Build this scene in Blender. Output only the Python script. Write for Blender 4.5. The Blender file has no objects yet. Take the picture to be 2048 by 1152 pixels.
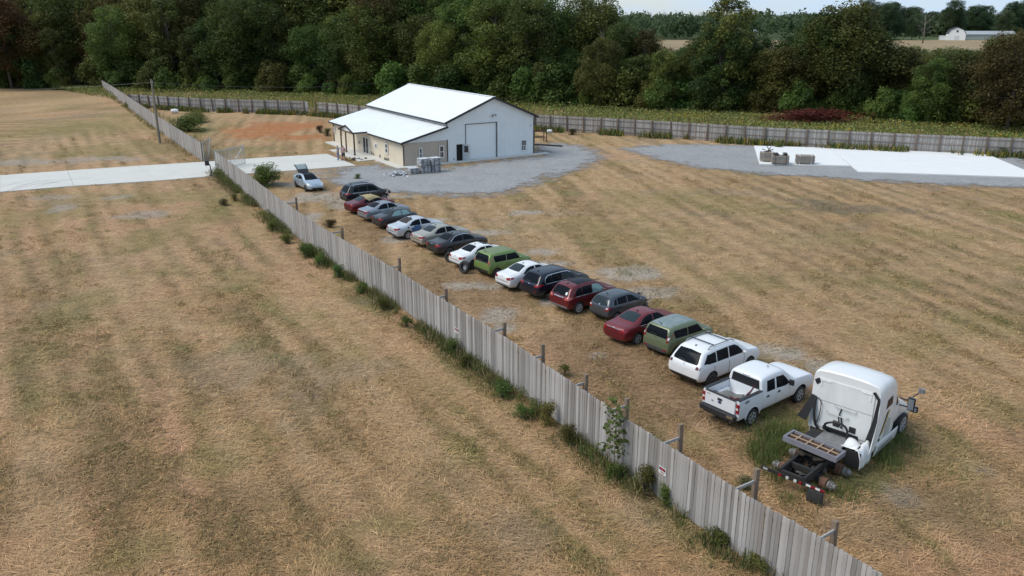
import bpy, bmesh, math, random
import numpy as np
from mathutils import Vector, Matrix
from mathutils.bvhtree import BVHTree
R = math.radians
S = bpy.context.scene
COL = S.collection
random.seed(7)
rng = np.random.default_rng(11)

# ------------------------------------------------------------ camera
FPX, CAMH, PITCH = 1625.0, 16.0, math.atan(540/1625.0)
cam_d = bpy.data.cameras.new('camera'); cam = bpy.data.objects.new('camera', cam_d); COL.objects.link(cam)
cam.location = (0, 0, CAMH); cam.rotation_euler = (math.pi/2-PITCH, 0, 0)
cam_d.sensor_width = 36; cam_d.lens = 36*FPX/2048; cam_d.clip_start = .5; cam_d.clip_end = 9000
S.camera = cam

# ------------------------------------------------------------ sky, sun, exposure
SUN_AZ, SUN_EL = R(-100), R(50)     # azimuth from +Y clockwise
w = bpy.data.worlds.new('World'); S.world = w; w.use_nodes = True
N = w.node_tree.nodes; LK = w.node_tree.links; N.clear()
wo = N.new('ShaderNodeOutputWorld'); bg = N.new('ShaderNodeBackground'); sky = N.new('ShaderNodeTexSky')
sky.sky_type = 'NISHITA'; sky.sun_disc = False; sky.sun_elevation = SUN_EL; sky.sun_rotation = SUN_AZ
sky.altitude = 200; sky.air_density = 1.2; sky.dust_density = .5; sky.ozone_density = 3
tc = N.new('ShaderNodeTexCoord'); mp = N.new('ShaderNodeMapping'); mp.inputs['Scale'].default_value = (1.6, 1.6, 9)
nz = N.new('ShaderNodeTexNoise'); nz.inputs['Scale'].default_value = 2.2; nz.inputs['Detail'].default_value = 7; nz.inputs['Roughness'].default_value = .6
rp = N.new('ShaderNodeValToRGB'); rp.color_ramp.elements[0].position = .36; rp.color_ramp.elements[1].position = .60
rp.color_ramp.elements[0].color = (.22,.22,.22,1); rp.color_ramp.elements[1].color = (.92,.92,.92,1)
mx = N.new('ShaderNodeMix'); mx.data_type = 'RGBA'
mx.inputs[7].default_value = (4.3, 5.5, 6.9, 1)       # cloud layer radiance before strength
LK.new(tc.outputs['Generated'], mp.inputs[0]); LK.new(mp.outputs[0], nz.inputs[0]); LK.new(nz.outputs['Fac'], rp.inputs[0])
LK.new(rp.outputs[0], mx.inputs[0]); LK.new(sky.outputs[0], mx.inputs[6]); LK.new(mx.outputs[2], bg.inputs[0]); LK.new(bg.outputs[0], wo.inputs[0])
bg.inputs[1].default_value = .095
sl = bpy.data.lights.new('sun', 'SUN'); sl.energy = 1.9; sl.angle = R(34); sl.color = (1, .94, .84)
so = bpy.data.objects.new('sun', sl); COL.objects.link(so)
sd = Vector((math.sin(SUN_AZ)*math.cos(SUN_EL), math.cos(SUN_AZ)*math.cos(SUN_EL), math.sin(SUN_EL)))
so.rotation_euler = sd.to_track_quat('Z', 'Y').to_euler()
so.location = (0, 0, 60)
S.view_settings.view_transform = 'Standard'; S.view_settings.look = 'None'; S.view_settings.gamma = 1; S.view_settings.exposure = .55
S.cycles.max_bounces = 6; S.cycles.diffuse_bounces = 3; S.cycles.glossy_bounces = 3; S.cycles.transmission_bounces = 4; S.cycles.transparent_max_bounces = 12
S.cycles.use_denoising = True

# ------------------------------------------------------------ helpers
CP, SP = math.cos(PITCH), math.sin(PITCH)
def G(x, y, z=0.0):
    """photo pixel -> place on the level plane at height z"""
    u = (x-1024)/FPX; v = (y-576)/FPX
    t = (CAMH-z)/(SP+v*CP)
    return (u*t, (CP-v*SP)*t)
def proj(X, Y, Z):
    d = Y*CP+(CAMH-Z)*SP
    return 1024+FPX*X/d, 576+FPX*((CAMH-Z)*CP-Y*SP)/d

def tag(o, label=None, cat=None, group=None, kind=None):
    if label: o['label'] = label
    if cat: o['category'] = cat
    if group: o['group'] = group
    if kind: o['kind'] = kind
    return o
def link(name, data, parent=None, mats=None):
    o = bpy.data.objects.new(name, data); COL.objects.link(o)
    if parent is not None: o.parent = parent
    if mats is not None:
        ml = mats if isinstance(mats, (list, tuple)) else [mats]
        for i, m in enumerate(ml):
            if i < len(data.materials): data.materials[i] = m
            else: data.materials.append(m)
    return o
def thing(name, label, cat, loc=(0,0,0), rz=0, group=None):
    o = bpy.data.objects.new(name, None); COL.objects.link(o)
    o.location = loc; o.rotation_euler = (0, 0, rz); o.empty_display_size = .3
    return tag(o, label, cat, group)

class MB:
    def __init__(s): s.v = []; s.f = []; s.m = []
    def add(s, vs, fs, mi=0, mat=None):
        b = len(s.v)
        if mat is not None: vs = [tuple(mat @ Vector(p)) for p in vs]
        s.v += [tuple(p) for p in vs]
        for f in fs: s.f.append([i+b for i in f]); s.m.append(mi)
        return s
    def box(s, c, d, mi=0, rz=0, mat=None, taper=1.0):
        x, y, z = [k/2 for k in d]; t = taper
        vs = [(-x,-y,-z),(x,-y,-z),(x,y,-z),(-x,y,-z),(-x*t,-y*t,z),(x*t,-y*t,z),(x*t,y*t,z),(-x*t,y*t,z)]
        M4 = Matrix.Translation(c) @ Matrix.Rotation(rz, 4, 'Z')
        if mat is not None: M4 = mat @ M4
        return s.add(vs, [(0,3,2,1),(4,5,6,7),(0,1,5,4),(1,2,6,5),(2,3,7,6),(3,0,4,7)], mi, M4)
    def bar(s, a, b, w, h=None, mi=0):
        a = Vector(a); b = Vector(b); d = b-a; L = d.length
        if L < 1e-6: return s
        h = h or w
        q = d.to_track_quat('X', 'Z').to_matrix().to_4x4()
        return s.box((0,0,0), (L, w, h), mi, 0, Matrix.Translation((a+b)/2) @ q)
    def tube(s, pts, r, n=6, mi=0, cap=True):
        pts = [Vector(p) for p in pts]; k = len(pts)
        rs = r if isinstance(r, (list, tuple)) else [r]*k
        vs = []
        for i, p in enumerate(pts):
            d = (pts[min(i+1,k-1)]-pts[max(i-1,0)])
            q = d.to_track_quat('Z', 'Y').to_matrix()
            for j in range(n):
                a = 2*math.pi*j/n
                vs.append(p + q @ Vector((math.cos(a)*rs[i], math.sin(a)*rs[i], 0)))
        fs = [(i*n+j, i*n+(j+1)%n, (i+1)*n+(j+1)%n, (i+1)*n+j) for i in range(k-1) for j in range(n)]
        if cap: fs += [tuple(range(n-1,-1,-1)), tuple((k-1)*n+j for j in range(n))]
        return s.add(vs, fs, mi)
    def lathe(s, prof, n=20, mi=0, axis='Y', mat=None):
        """prof: (radius, along axis)"""
        vs = []
        for r_, h in prof:
            for j in range(n):
                a = 2*math.pi*j/n
                if axis == 'Y': vs.append((r_*math.cos(a), h, r_*math.sin(a)))
                else: vs.append((r_*math.cos(a), r_*math.sin(a), h))
        k = len(prof)
        fs = [(i*n+j, i*n+(j+1)%n, (i+1)*n+(j+1)%n, (i+1)*n+j) for i in range(k-1) for j in range(n)]
        return s.add(vs, fs, mi, mat)
    def mesh(s, smooth=False):
        me = bpy.data.meshes.new('m'); me.from_pydata(s.v, [], s.f); me.update()
        if s.m: me.polygons.foreach_set('material_index', s.m)
        if smooth: me.polygons.foreach_set('use_smooth', [True]*len(s.f))
        return me
    def build(s, name, mats, parent=None, smooth=False):
        return link(name, s.mesh(smooth), parent, mats)

def fast_mesh(verts, faces_n, k, col=None, attr='tint'):
    """verts (n*k,3) with n separate k-gons; col per vertex float or rgb"""
    me = bpy.data.meshes.new('m'); n = faces_n
    me.vertices.add(n*k); me.vertices.foreach_set('co', np.asarray(verts, dtype=np.float32).ravel())
    me.loops.add(n*k); me.loops.foreach_set('vertex_index', np.arange(n*k, dtype=np.int32))
    me.polygons.add(n); me.polygons.foreach_set('loop_start', np.arange(0, n*k, k, dtype=np.int32))
    try: me.polygons.foreach_set('loop_total', np.full(n, k, dtype=np.int32))
    except Exception: pass
    me.update(calc_edges=True)
    if col is not None:
        col = np.asarray(col, dtype=np.float32)
        if col.ndim == 1:
            a = me.attributes.new(attr, 'FLOAT', 'POINT'); a.data.foreach_set('value', col)
        else:
            a = me.color_attributes.new(attr, 'FLOAT_COLOR', 'POINT')
            c4 = np.ones((len(col), 4), np.float32); c4[:, :3] = col
            a.data.foreach_set('color', c4.ravel())
    return me

# ---- numpy value noise
def _hash(ix, iy, seed):
    h = (ix*374761393 + iy*668265263 + seed*974634777) & 0xffffffff
    h = ((h ^ (h >> 13))*1274126177) & 0xffffffff
    return ((h ^ (h >> 16)) & 0xffff)/65535.0
def vnoise(x, y, seed=0):
    x = np.asarray(x, float); y = np.asarray(y, float)
    ix = np.floor(x).astype(np.int64); iy = np.floor(y).astype(np.int64); fx = x-ix; fy = y-iy
    fx = fx*fx*(3-2*fx); fy = fy*fy*(3-2*fy)
    a = _hash(ix,iy,seed); b = _hash(ix+1,iy,seed); c = _hash(ix,iy+1,seed); d = _hash(ix+1,iy+1,seed)
    return a+(b-a)*fx+(c-a)*fy+(a-b-c+d)*fx*fy
def fbm(x, y, seed=0, oct=4):
    t = 0; amp = .5; tot = 0
    for o in range(oct):
        t = t+amp*vnoise(x*2**o, y*2**o, seed+o*17); tot += amp; amp *= .55
    return t/tot
def sstep(a, b, x):
    t = np.clip((x-a)/(b-a), 0, 1); return t*t*(3-2*t)

# ------------------------------------------------------------ materials
MC = {}
def nodes(name):
    m = bpy.data.materials.new(name); m.use_nodes = True
    nt = m.node_tree; b = nt.nodes['Principled BSDF']
    return m, nt, b
def newn(nt, t, **kw):
    n = nt.nodes.new(t)
    for k, v in kw.items():
        if k in n.inputs: n.inputs[k].default_value = v
        else: setattr(n, k, v)
    return n
def noise(nt, scale, detail=4, rough=.6, vec=None, stretch=None, coord='Object'):
    if vec is None:
        t = newn(nt, 'ShaderNodeTexCoord'); vec = t.outputs[coord]
    if stretch:
        m = newn(nt, 'ShaderNodeMapping'); m.inputs['Scale'].default_value = stretch; nt.links.new(vec, m.inputs[0]); vec = m.outputs[0]
    n = newn(nt, 'ShaderNodeTexNoise'); n.inputs['Scale'].default_value = scale; n.inputs['Detail'].default_value = detail; n.inputs['Roughness'].default_value = rough
    nt.links.new(vec, n.inputs['Vector']); return n.outputs['Fac']
def ramp(nt, fac, stops):
    r = newn(nt, 'ShaderNodeValToRGB'); e = r.color_ramp.elements
    while len(e) < len(stops): e.new(.5)
    for i, (p, c) in enumerate(stops):
        e[i].position = p; e[i].color = (c, c, c, 1) if isinstance(c, (int, float)) else tuple(c)+(1,)
    nt.links.new(fac, r.inputs[0]); return r.outputs[0]
def mixc(nt, fac, a, b, mode='MIX'):
    m = newn(nt, 'ShaderNodeMix'); m.data_type = 'RGBA'; m.blend_type = mode
    for s, v in ((0, fac), (6, a), (7, b)):
        if isinstance(v, (int, float)): m.inputs[s].default_value = v if s == 0 else (v, v, v, 1)
        elif isinstance(v, tuple): m.inputs[s].default_value = v+(1,) if len(v) == 3 else v
        else: nt.links.new(v, m.inputs[s])
    return m.outputs[2]
def math_(nt, op, a, b=0.0):
    m = newn(nt, 'ShaderNodeMath'); m.operation = op
    for i, v in enumerate((a, b)):
        if isinstance(v, (int, float)): m.inputs[i].default_value = v
        else: nt.links.new(v, m.inputs[i])
    return m.outputs[0]
def bump(nt, b, h, strength=.3, dist=.02):
    n = newn(nt, 'ShaderNodeBump'); n.inputs['Strength'].default_value = strength; n.inputs['Distance'].default_value = dist
    nt.links.new(h, n.inputs['Height']); nt.links.new(n.outputs[0], b.inputs['Normal'])
def Mt(name, col, rough=.6, metal=0, var=.12, scale=4, bmp=0, coat=0, spec=.5, stretch=None, bscale=None):
    if name in MC: return MC[name]
    m, nt, b = nodes(name)
    f = noise(nt, scale, 5, .65, stretch=stretch)
    c = ramp(nt, f, [(.25, tuple(x*(1-var) for x in col)), (.75, tuple(min(1, x*(1+var)) for x in col))])
    nt.links.new(c, b.inputs['Base Color'])
    b.inputs['Roughness'].default_value = rough; b.inputs['Metallic'].default_value = metal
    b.inputs['Specular IOR Level'].default_value = spec; b.inputs['Coat Weight'].default_value = coat; b.inputs['Coat Roughness'].default_value = .08
    if bmp: bump(nt, b, noise(nt, bscale or scale*6, 4, .6, stretch=stretch), bmp)
    MC[name] = m; return m
def paint(name, col, metal=.0, rough=.38, dirt=.35):
    if max(col) < .13: dirt = .06; rough = .26
    """car paint, dusty: dust on upward faces and low down"""
    if name in MC: return MC[name]
    m, nt, b = nodes(name)
    f = noise(nt, 2.2, 6, .7)
    g = newn(nt, 'ShaderNodeNewGeometry'); sx = newn(nt, 'ShaderNodeSeparateXYZ'); nt.links.new(g.outputs['Normal'], sx.inputs[0])
    up = ramp(nt, sx.outputs[2], [(.3, 0.0), (1.0, 1.0)])
    d = math_(nt, 'MULTIPLY', math_(nt, 'MULTIPLY', ramp(nt, f, [(.3, 0.15), (.75, 1.0)]), up), dirt*.28)
    t = newn(nt, 'ShaderNodeTexCoord'); so_ = newn(nt, 'ShaderNodeSeparateXYZ'); nt.links.new(t.outputs['Object'], so_.inputs[0])
    low = math_(nt, 'MULTIPLY', ramp(nt, so_.outputs[2], [(.2, 1.0), (.6, 0.0)]), dirt*.6)
    dd = math_(nt, 'ADD', d, math_(nt, 'MULTIPLY', low, f))
    c = mixc(nt, dd, tuple(col), (.33, .30, .25))
    nt.links.new(c, b.inputs['Base Color'])
    rr = math_(nt, 'ADD', math_(nt, 'MULTIPLY', dd, .9), rough); nt.links.new(rr, b.inputs['Roughness'])
    b.inputs['Metallic'].default_value = metal; b.inputs['Coat Weight'].default_value = .32; b.inputs['Coat Roughness'].default_value = .06
    MC[name] = m; return m
def attr_mat(name, attr='tint', rough=.8, trans=0.0, scale=None):
    if name in MC: return MC[name]
    m, nt, b = nodes(name)
    a = newn(nt, 'ShaderNodeAttribute'); a.attribute_name = attr
    nt.links.new(a.outputs['Color'], b.inputs['Base Color']); b.inputs['Roughness'].default_value = rough
    b.inputs['Specular IOR Level'].default_value = .2
    if trans:
        t = newn(nt, 'ShaderNodeBsdfTranslucent'); nt.links.new(a.outputs['Color'], t.inputs[0])
        x = newn(nt, 'ShaderNodeMixShader'); x.inputs[0].default_value = trans
        o = nt.nodes['Material Output']
        nt.links.new(b.outputs[0], x.inputs[1]); nt.links.new(t.outputs[0], x.inputs[2]); nt.links.new(x.outputs[0], o.inputs[0])
    MC[name] = m; return m
def leaf_mat(name, dark, light):
    """foliage colour: per-leaf attribute and per-tree variation"""
    if name in MC: return MC[name]
    m, nt, b = nodes(name)
    a = newn(nt, 'ShaderNodeAttribute'); a.attribute_name = 'tint'
    oi = newn(nt, 'ShaderNodeObjectInfo')
    c = mixc(nt, a.outputs['Fac'], tuple(dark), tuple(light))
    hs = newn(nt, 'ShaderNodeHueSaturation'); nt.links.new(c, hs.inputs['Color'])
    nt.links.new(math_(nt, 'ADD', math_(nt, 'MULTIPLY', oi.outputs['Random'], .07), .462), hs.inputs['Hue'])
    hs.inputs['Saturation'].default_value = 1.06
    nt.links.new(math_(nt, 'ADD', math_(nt, 'MULTIPLY', math_(nt, 'FRACT', math_(nt, 'MULTIPLY', oi.outputs['Random'], 17.3)), .75), .62), hs.inputs['Value'])
    nt.links.new(hs.outputs[0], b.inputs['Base Color']); b.inputs['Roughness'].default_value = .6; b.inputs['Specular IOR Level'].default_value = .25
    t = newn(nt, 'ShaderNodeBsdfTranslucent'); nt.links.new(hs.outputs[0], t.inputs[0])
    x = newn(nt, 'ShaderNodeMixShader'); x.inputs[0].default_value = .34
    o = nt.nodes['Material Output']
    nt.links.new(b.outputs[0], x.inputs[1]); nt.links.new(t.outputs[0], x.inputs[2]); nt.links.new(x.outputs[0], o.inputs[0])
    MC[name] = m; return m
BLACK = Mt('black_plastic', (.02,.02,.022), .55, var=.2)
RUBBER = Mt('rubber', (.03,.03,.03), .85, var=.25, scale=9)
CHROME = Mt('bright_metal', (.62,.63,.65), .25, 1.0, var=.08)
STEEL = Mt('steel', (.32,.33,.34), .45, .8, var=.15)
GLASS = Mt('tinted_glass', (.010,.012,.016), .12, var=.1, spec=.06)
GLASSL = Mt('clear_glass', (.024,.036,.042), .14, var=.15, spec=.18)
GLASST = Mt('teal_glass', (.20,.34,.33), .08, var=.15, spec=.7)
REDL = Mt('red_lamp', (.27,.008,.014), .25, var=.15, coat=.4)
WHITEL = Mt('clear_lamp', (.65,.66,.66), .15, var=.1, coat=.8)
WHITEP = Mt('white_plastic', (.75,.76,.76), .5, var=.05)
# ============================================================ GROUND
FENCE_H = 2.25
near_top = [(430,303),(490,345),(550,390),(640,452),(760,520),(880,595),(1000,668),(1100,735),(1240,828),(1350,899),(1500,993),(1640,1073),(1770,1152)]
NEARF = [G(x, y, FENCE_H) for x, y in near_top]
_d = Vector(NEARF[-1])-Vector(NEARF[-3]); _d.normalize(); NEARF.append((NEARF[-1][0]+_d.x*7, NEARF[-1][1]+_d.y*7))
LEFTF = [G(405,323), G(350,285), G(300,248), G(240,203), G(205,179)]
BACKL = [G(262,213), G(400,222), G(560,227), G(640,231), G(735,240), G(830,246)]
BACKR = [G(1040,257), G(1080,260), G(1300,273), G(1500,287), G(1700,298), G(1900,308), G(2048,315)]
_d = Vector(BACKR[-1])-Vector(BACKR[-2]); BACKR.append((BACKR[-1][0]+_d.x*2, BACKR[-1][1]+_d.y*2))
_fy = np.array([p[1] for p in NEARF[::-1]]); _fx = np.array([p[0] for p in NEARF[::-1]])
_ly = np.array([p[1] for p in LEFTF]); _lx = np.array([p[0] for p in LEFTF])
def fence_x(Y):
    return np.where(Y < 92, np.interp(Y, _fy, _fx), np.interp(Y, _ly, _lx))

def axis_grid(a, b, st, far, lo, hi):
    mid = np.arange(a, b+.01, st); out = [mid]
    s = st; p = b; r_ = []
    while p < hi: s *= far; p += s; r_.append(p)
    s = st; p = a; l_ = []
    while p > lo: s *= far; p -= s; l_.append(p)
    return np.concatenate([np.array(l_[::-1]), mid, np.array(r_)])
gx = axis_grid(-62, 66, .38, 1.22, -4000, 4000); gy = axis_grid(14, 128, .38, 1.22, -300, 6000)
XX, YY = np.meshgrid(gx, gy); nx, ny = len(gx), len(gy)
X = XX.ravel(); Y = YY.ravel()
def unit(p, q):
    d = np.array([q[0]-p[0], q[1]-p[1]]); return d/np.linalg.norm(d)
dL = unit(G(180,470), G(245,620)); dR = unit(G(1330,450), G(1640,640))
def stripes(X, Y, d, seed, f=1.0):
    al = X*d[0]+Y*d[1]; pe = -X*d[1]+Y*d[0]
    wob = (fbm(al*.03, pe*.03, seed+5, 2)-.5)*2.0
    return .36*fbm((pe+wob)*.42*f, al*.045*f, seed, 3)+.64*fbm((pe+wob*.6)*1.5*f, al*.10*f, seed+3, 3)
sL = stripes(X, Y, dL, 3); sR = stripes(X, Y, dR, 9)
left = X < fence_x(Y)
st = np.where(left, sL, sR)
n1 = fbm(X*.06, Y*.06, 21, 5); n2 = fbm(X*.35, Y*.35, 33, 4); n3 = fbm(X*.9, Y*.9, 43, 3)
def C(r, g, b): return np.array([r, g, b])
straw = C(.395,.255,.132); light = C(.475,.318,.18); soil = C(.46,.28,.165); olive = C(.205,.185,.070); dark = C(.215,.150,.088); dirt = C(.43,.385,.33); clay = C(.43,.18,.078); grey = C(.20,.17,.13); darkg = C(.055,.07,.025)
col = np.tile(straw, (len(X), 1))
def lay(c, m):
    global col
    m = np.clip(m, 0, 1)[:, None]; col = col*(1-m)+c*m
lay(light, sstep(.48,.60, st)*.95); lay(soil, sstep(.55,.72, fbm(X*.12+7, Y*.12, 51, 4))*.7)
peL = -X*dL[1]+Y*dL[0]+(fbm(X*.03, Y*.03, 15, 2)-.5)*2; alL = X*dL[0]+Y*dL[1]; tri = np.abs((peL/3.1) % 1-.5)*2
lay(soil*1.08, left*sstep(.66,.82, tri+.25*(fbm(peL*.8, alL*.12, 88, 4)-.5)*2)*.95*sstep(.38,.55, fbm(peL*.10, alL*.06, 99, 3)))
lay(dark*1.1, sstep(.49,.37, st)*.60*sstep(.20,.5,n2)); lay(olive*1.15, sstep(.50,.66, n1*.45+n2*.55)*.62*sstep(.56,.42, st)); lay(grey*1.25, sstep(.58,.74, fbm(X*.22, Y*.22, 77, 4))*.35)
lay(olive*1.3, sstep(.60,.75, n3*.5+n2*.5)*.35)
# mower rows: narrow light and dark lines side by side
peR = -X*dR[1]+Y*dR[0]+(fbm(X*.03, Y*.03, 16, 2)-.5)*3.5; alR = X*dR[0]+Y*dR[1]
pe_ = np.where(left, peL, peR); al_ = np.where(left, alL, alR); ph_ = (pe_/np.where(left, 1.75, 2.1)) % 1
mod = sstep(.34,.62, fbm(pe_*.12, al_*.07, 121, 3)); rag_ = (fbm(X*1.2, Y*1.2, 131, 3)-.5)*.55
lay(light, sstep(.30,.12, np.abs(ph_+rag_-.35))*.55*mod); lay(dark*1.05, sstep(.24,.08, np.abs(ph_+rag_-.80))*.50*mod); lay(olive, sstep(.22,.06, np.abs(ph_+rag_-.62))*.30*mod*sstep(.4,.6,n2))
def spot(px, py, rx, ry, c, a=1.0, rag=.9, soft=.55):
    """ragged patch around a place on the ground, radii given at that place's scale"""
    cx, cy = G(px, py); wx = abs(G(px+rx, py)[0]-cx); wy = (abs(G(px, py-ry)[1]-cy)+abs(G(px, py+ry)[1]-cy))/2
    r = np.sqrt(((X-cx)/wx)**2+((Y-cy)/wy)**2)+(fbm(X*.55, Y*.55, int(px+py), 4)-.5)*rag*1.6
    lay(c, a*sstep(1.0, 1.0-soft, r))
# left field
for q in [(330,395,260,16),(70,430,120,26),(440,420,120,30),(330,470,90,40),(250,250,230,25),(480,560,90,40),(330,620,80,50),(500,690,70,40),(140,620,90,60),(420,930,120,40),(250,1110,90,50),(790,1060,110,30),(930,900,60,30),(60,720,80,60),(700,1130,120,30)]: spot(*q, olive*1.12, .42)
for q in [(230,300,160,20),(110,260,90,20)]: spot(*q, olive, .4)
for q in [(90,395,60,8),(240,395,40,8),(280,430,60,12),(130,415,30,10),(220,318,110,6),(60,325,120,8)]: spot(*q, dirt*.85, .6)
for q in [(140,205,90,14),(350,230,60,18),(170,340,300,6)]: spot(*q, light, .4)
for q in [(330,610,120,90),(820,650,90,60),(620,560,60,60)]: spot(*q, soil*1.12, .45)
for q in [(240,960,130,60),(470,1010,150,60),(640,890,90,50),(880,960,110,45),(50,1000,90,120),(1010,1080,120,60),(1180,1000,60,40),(270,840,60,50)]: spot(*q, dark*1.15, .26)
# yard and right field
for q in [(1290,760,230,130),(1000,600,120,60),(1180,700,130,80),(760,440,60,60),(900,560,110,50)]: spot(*q, C(.27,.172,.098), .62)
for q in [(950,572,75,11),(985,625,62,20),(790,478,26,10),(1090,505,70,10),(1240,545,80,14),(1320,585,70,14),(1250,605,60,10),(1560,705,55,18),(1640,735,50,20),(1050,425,46,6),(980,465,60,8),(1110,525,60,8),(1180,570,50,9),(700,405,55,14),(640,395,60,12),(780,392,60,7),(600,440,40,16),(880,440,50,5),(1190,712,25,10),(1120,600,36,12),(1010,660,30,12)]: spot(*q, dirt, .75, 1.15)
for q in [(1270,400,130,25),(1400,395,120,16),(1180,450,130,25),(1220,480,90,20),(1500,420,120,14),(1330,470,100,16),(1650,480,200,20),(1880,470,100,20),(1760,560,150,30),(1500,560,120,30),(1950,650,120,40),(1780,680,120,40),(2000,820,90,60),(1900,920,100,50),(1300,440,70,8)]: spot(*q, olive*1.12, .36)
for q in [(1700,418,160,10),(1620,405,60,8)]: spot(*q, C(.19,.15,.105), .7)
for q in [(1500,470,200,30),(1700,620,200,60),(1850,760,160,60),(1450,520,120,30),(1250,300,60,8),(1900,540,160,30)]: spot(*q, light, .35)
for q in [(1640,920,150,70),(1900,1010,160,80),(1740,1070,120,50)]: spot(*q, C(.25,.18,.10), .6)
for q in [(1600,860,70,40),(1760,880,60,40),(1730,960,60,30)]: spot(*q, C(.10,.14,.04), .55)
for q in [(1800,1000,40,20),(1960,940,40,20)]: spot(*q, dirt*.7, .5)
# clay patch and the area behind the gate
for q in [(530,258,115,16),(600,276,85,9),(500,272,70,10),(590,250,100,11)]: spot(*q, clay, .85, 1.0, .8)
for q in [(480,300,90,12),(420,260,40,20)]: spot(*q, olive, .5)
for q in [(620,345,60,8),(560,370,70,10)]: spot(*q, C(.29,.27,.245), .7)
# woodland floor and far land
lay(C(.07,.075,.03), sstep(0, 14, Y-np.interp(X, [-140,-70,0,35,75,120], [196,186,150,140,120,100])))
lay(C(.055,.075,.03), sstep(240, 300, Y))
hz = (fbm(X*.25, Y*.25, 91, 3)-.5)*.07*(np.abs(X) < 70)*(Y < 130)*(Y > 10)
V = np.stack([X, Y, hz], 1)
me = bpy.data.meshes.new('ground')
idx = np.arange(nx*ny).reshape(ny, nx)
quads = np.stack([idx[:-1,:-1], idx[:-1,1:], idx[1:,1:], idx[1:,:-1]], -1).reshape(-1, 4)
me.vertices.add(len(V)); me.vertices.foreach_set('co', V.astype(np.float32).ravel())
me.loops.add(quads.size); me.loops.foreach_set('vertex_index', quads.astype(np.int32).ravel())
me.polygons.add(len(quads)); me.polygons.foreach_set('loop_start', np.arange(0, quads.size, 4, dtype=np.int32))
me.update(calc_edges=True); me.polygons.foreach_set('use_smooth', np.ones(len(quads), bool))
ca = me.color_attributes.new('tint', 'FLOAT_COLOR', 'POINT'); c4 = np.ones((len(V), 4), np.float32); c4[:, :3] = col; ca.data.foreach_set('color', c4.ravel())
GCOL = col.reshape(ny, nx, 3)
def ground_col(x, y):
    i = np.clip(np.searchsorted(gx, x)-1, 0, nx-1); j = np.clip(np.searchsorted(gy, y)-1, 0, ny-1); return GCOL[j, i]
m, nt, b = nodes('field_ground')
a = newn(nt, 'ShaderNodeAttribute'); a.attribute_name = 'tint'
fa = noise(nt, 1.1, 8, .68); fb = noise(nt, 5.5, 7, .7); fs = noise(nt, 9, 6, .7, stretch=(.55, 2.6, 1)); fg = noise(nt, 3.0, 6, .66)
c1 = mixc(nt, 1.0, a.outputs['Color'], ramp(nt, fa, [(.28, .70), (.5, 1.0), (.74, 1.28)]), 'MULTIPLY')
c2 = mixc(nt, 1.0, c1, ramp(nt, fs, [(.30, .74), (.5, 1.0), (.70, 1.24)]), 'MULTIPLY')
c3 = mixc(nt, ramp(nt, fg, [(.55, 0.0), (.68, .55)]), c2, (.155, .142, .056))
c3 = mixc(nt, 1.0, c3, ramp(nt, fb, [(.30, .66), (.5, 1.0), (.70, 1.34)]), 'MULTIPLY')
c4_ = mixc(nt, ramp(nt, fb, [(.30, .5), (.40, 0.0)]), c3, (.09, .066, .040))
nt.links.new(c4_, b.inputs['Base Color']); b.inputs['Roughness'].default_value = .95; b.inputs['Specular IOR Level'].default_value = .1
bump(nt, b, math_(nt, 'ADD', fs, math_(nt, 'ADD', fb, fa)), .9, .10)
tag(link('ground', me, None, m), kind='structure')

# ---- gravel
def poly_sheet(name, pts, z, matl, kind='structure', fr=2.5, cell=.6):
    """ground sheet over an outline; 'edge' is the distance inside the border over fr, so that the border can fray"""
    P = np.array(pts); x0, y0 = P.min(0)-2; x1, y1 = P.max(0)+2
    xs = np.arange(x0, x1, cell); ys = np.arange(y0, y1, cell); A, B_ = np.meshgrid(xs, ys); q = np.stack([A.ravel(), B_.ravel()], 1)
    ins = np.zeros(len(q), bool); dist = np.full(len(q), 1e9); k = len(P)
    for i in range(k):
        p0, p1 = P[i], P[(i+1) % k]; d = p1-p0; t = np.clip(((q-p0)@d)/(d@d+1e-9), 0, 1); dist = np.minimum(dist, np.linalg.norm(q-(p0+t[:, None]*d), axis=1))
        ins ^= ((p0[1] > q[:, 1]) != (p1[1] > q[:, 1])) & (q[:, 0] < (p1[0]-p0[0])*(q[:, 1]-p0[1])/(p1[1]-p0[1]+1e-9)+p0[0])
    sd_ = np.where(ins, dist, -dist)/fr; idx = np.arange(len(q)).reshape(A.shape)
    F_ = np.stack([idx[:-1,:-1], idx[:-1,1:], idx[1:,1:], idx[1:,:-1]], -1).reshape(-1, 4); F_ = F_[sd_[F_].max(1) > -.75]
    us, inv = np.unique(F_, return_inverse=True); F_ = inv.reshape(-1, 4)
    me = bpy.data.meshes.new(name); me.from_pydata([(a_, b_, z) for a_, b_ in q[us]], [], F_.tolist()); at = me.attributes.new('edge', 'FLOAT', 'POINT'); at.data.foreach_set('value', sd_[us].astype(np.float32))
    return tag(link(name, me, None, matl), kind=kind)
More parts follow.
